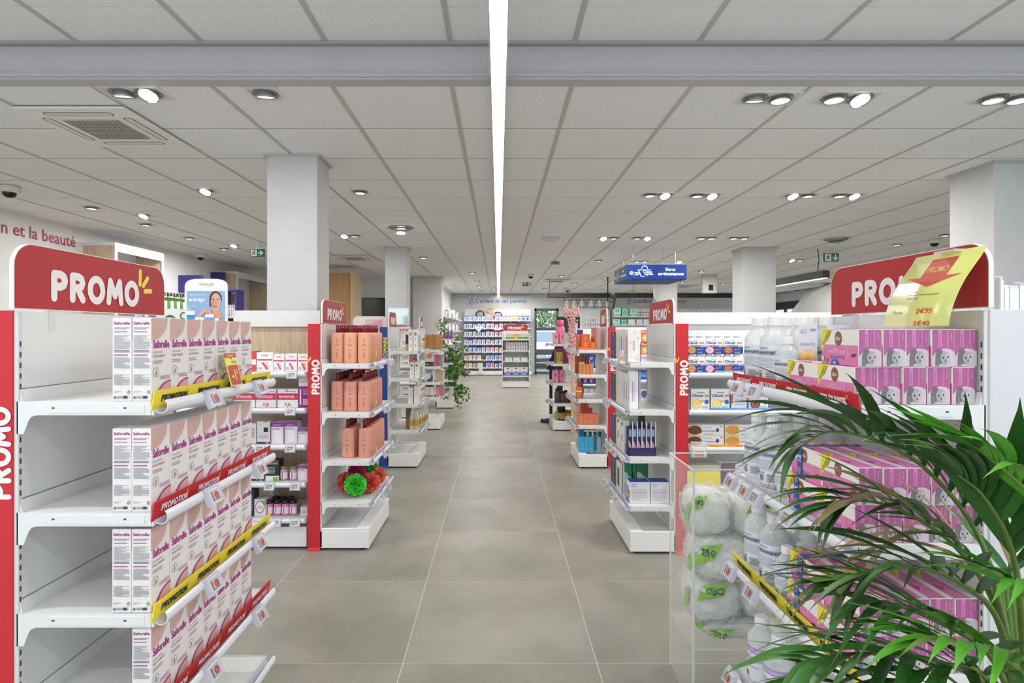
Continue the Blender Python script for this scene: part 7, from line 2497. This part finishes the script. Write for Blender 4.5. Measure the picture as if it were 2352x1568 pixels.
# white sloped hood before the entrance glazing
mb = MB()
mb.prism([(8.2, 2.35), (8.75, 2.62), (8.95, 2.62), (8.95, 1.6), (7.6, 1.6)], 1, 15.0, 15.3, P('dcdcd8', .6))
o = put('sloped_hood', mb.mesh('hood'), (-.35, -.6, 0), 0, 'white sloped hood standing before the entrance glazing', 'hood')
mb = MB()
mb.box(7.3, 8.6, 14.35, 14.75, 0, 1.6, P('d8d8d6', .6), .01)
mb.obj('stand', o, (.35, .6, 0))
# ================================================================== palm in the right foreground
palm = tag(empty('potted_palm', (1.0, .92, 0)), 'leafy green palm with arching fronds standing before the pink cartons', 'potted palm')
MB().lathe([(.11, 0), (.13, .01), (.165, .34), (.17, .36), (.155, .36), (.15, .32)], P('d8d6d2', .4), n=28).obj('pot', palm)
MB().lathe([(0, .325), (.152, .33)], noisy('potting_soil', '2c241c', '4a3c2e', 40, .95), n=20).obj('soil', palm)
LEAFM = [noisy('leaf_dark', '24481f', '355f2a', 8, .38, stretch=(1, 9, 1)), noisy('leaf_mid', '2f6126', '437a30', 8, .38, stretch=(1, 9, 1)),
         noisy('leaf_bright', '4a9427', '66ad38', 8, .38, stretch=(1, 9, 1)), noisy('leaf_dry', '8a7446', 'a8946a', 8, .6, stretch=(1, 9, 1)), noisy('leaf_tip', '4c7a2c', '7a8a44', 8, .45, stretch=(1, 9, 1))]
def leaf_mesh(m, droop, twist):
    mb = MB()
    n = 8
    vs = []
    for k in range(n + 1):
        t = k / n
        w = .5 * (math.sin(PI * min(1, t * 1.05 + .03)) ** .7) * (1 - .45 * t)
        z = .10 * math.sin(t * 1.6) - droop * t * t
        x = t * (1 - .18 * droop * t)
        tw = twist * t
        for s in (-1, 0, 1):
            vs.append((x, s * w * math.cos(tw), z + ((0 if s == 0 else .30 * w) + s * w * math.sin(tw)) * .12))
    fs = [(3 * k + j, 3 * k + j + 1, 3 * k + j + 4, 3 * k + j + 3) for k in range(n) for j in (0, 1)]
    mb.add(vs, fs, m, True)
    return mb.mesh('leaflet')
LEAVES = [[leaf_mesh(m, d_, t_) for d_, t_ in ((.15, .3), (.38, -.3), (.65, .5), (.30, .9))] for m in LEAFM]
rr = random.Random(17)
def pt(px, py, d):
    return Vector((PX(px, d), d, PZ(py, d))) - Vector(palm.location)
def frond(path, cols, n, l0, wid, lift=.25, tmin=.25, side=None):
    P_ = [pt(*p) for p in path]
    # Catmull-Rom through the points
    Q_ = [P_[0] * 2 - P_[1]] + P_ + [P_[-1] * 2 - P_[-2]]
    crv = []
    for i in range(1, len(Q_) - 2):
        for k in range(8):
            t = k / 8
            a, b, c, e = Q_[i - 1:i + 3]
            crv.append(.5 * ((2 * b) + (c - a) * t + (2 * a - 5 * b + 4 * c - e) * t * t + (3 * b - a - 3 * c + e) * t ** 3))
    crv.append(P_[-1])
    m = len(crv)
    mb = MB()
    mb.tube(crv, [.0065 * (1 - .8 * k / m) for k in range(m)], P('5f7a34', .45), 6)
    fr = mb.obj('frond', palm)
    for k in range(n):
        t = tmin + (1 - tmin) * (k + rr.uniform(-.2, .2)) / (n - 1)
        t = min(max(t, 0), .999)
        i = int(t * (m - 1))
        c = crv[i].lerp(crv[min(i + 1, m - 1)], t * (m - 1) - i)
        T = (crv[min(i + 1, m - 1)] - crv[max(i - 1, 0)]).normalized()
        up = Vector((0, 0, 1))
        S = T.cross(up)
        if S.length < .2:
            S = T.cross(Vector((0, -1, .2)))
        S.normalize()
        N = S.cross(T).normalized()
        s = (1 if k % 2 else -1) if side is None else side
        f = 1.0 - .62 * t
        dirv = (T * (.75 + .5 * t) + S * s * f + N * (lift + rr.uniform(-.12, .12)) * (1 - .4 * t)).normalized()
        L_ = l0 * (.62 + .75 * math.sin(PI * min(1, .15 + t * .8))) * rr.uniform(.85, 1.15) * 1.0
        zax = (N - dirv * N.dot(dirv)).normalized()
        yax = zax.cross(dirv)
        me = LEAVES[rr.choice(cols)][rr.randrange(4)]
        o = bpy.data.objects.new('leaflet', me)
        COL.objects.link(o)
        o.parent = fr
        wv = wid * 1.25 * rr.uniform(.8, 1.15)
        M = Matrix.Identity(4)
        for a, ax in enumerate((dirv * L_, yax * wv, zax * L_ * .9)):
            for b_ in range(3):
                M[b_][a] = ax[b_]
        M.translation = c
        o.matrix_local = M
DK, MD, BR, DRY = [0, 0, 1], [0, 1, 1], [2, 2, 4], [3, 1, 4]
B0 = (2345, 1650, 1.0)
frond([B0, (2300, 1400, 1.02), (2240, 1215, 1.04), (2125, 1075, 1.05), (2010, 1010, 1.04), (1905, 992, 1.03), (1845, 1022, 1.02)], DK, 32, .185, .021, .42, .34)
frond([B0, (2290, 1400, 1.05), (2200, 1260, 1.08), (2080, 1175, 1.09), (1985, 1150, 1.08), (1935, 1160, 1.07)], [0, 1, 3, 0], 25, .155, .017, .15, .35)
frond([B0, (2290, 1420, 1.0), (2190, 1330, .98), (2090, 1300, .96), (2000, 1315, .95), (1960, 1330, .94)], [0, 1, 1, 4], 24, .165, .018, .2, .3)
frond([B0, (2270, 1500, .98), (2160, 1430, .95), (2060, 1390, .93), (1970, 1375, .92)], MD, 22, .17, .019, .1, .25)
frond([(2345, 1660, 1.0), (2250, 1560, .97), (2120, 1510, .93), (1980, 1500, .90), (1870, 1515, .88)], MD, 20, .18, .018, .12, .2)
frond([(2350, 1670, .98), (2260, 1620, .93), (2130, 1580, .90), (2010, 1570, .88), (1900, 1580, .87)], MD, 16, .17, .018, .2, .2)
frond([(2360, 1640, 1.0), (2345, 1400, .96), (2320, 1250, .93), (2260, 1140, .92), (2200, 1090, .92)], [0, 0, 1], 20, .19, .024, .35, .42)
frond([(2420, 1560, .92), (2420, 1300, .88), (2380, 1160, .86), (2320, 1090, .85), (2270, 1050, .85)], BR, 16, .15, .020, .2, .45)
frond([(2420, 1600, .90), (2400, 1430, .84), (2350, 1360, .82), (2300, 1330, .81)], BR, 14, .12, .017, .1, .4)
frond([(2400, 1660, .90), (2360, 1560, .84), (2280, 1495, .82), (2190, 1470, .80), (2150, 1465, .80)], BR, 17, .13, .017, .15, .3)
frond([(2350, 1660, .95), (2290, 1580, .88), (2220, 1530, .86), (2120, 1540, .85), (2040, 1580, .85)], MD, 14, .16, .019, .2, .25)
frond([B0, (2310, 1420, 1.06), (2250, 1320, 1.10), (2170, 1230, 1.13), (2090, 1225, 1.14), (2020, 1265, 1.14)], [3, 0, 3, 1], 18, .15, .014, .05, .4)
frond([B0, (2330, 1400, 1.06), (2320, 1280, 1.08), (2330, 1180, 1.09)], [1, 3, 0], 10, .15, .02, .3, .5)
for k in range(6):
    x0 = 2300 + 12 * k
    MB().tube([pt(2330 + 6 * k, 1720, 1.0 + .01 * k), pt(x0 + 10, 1500, 1.02), pt(x0 - 4, 1330, 1.03)], [.010, .008, .005], P('5a7a34', .5), 7).obj('stem', palm)
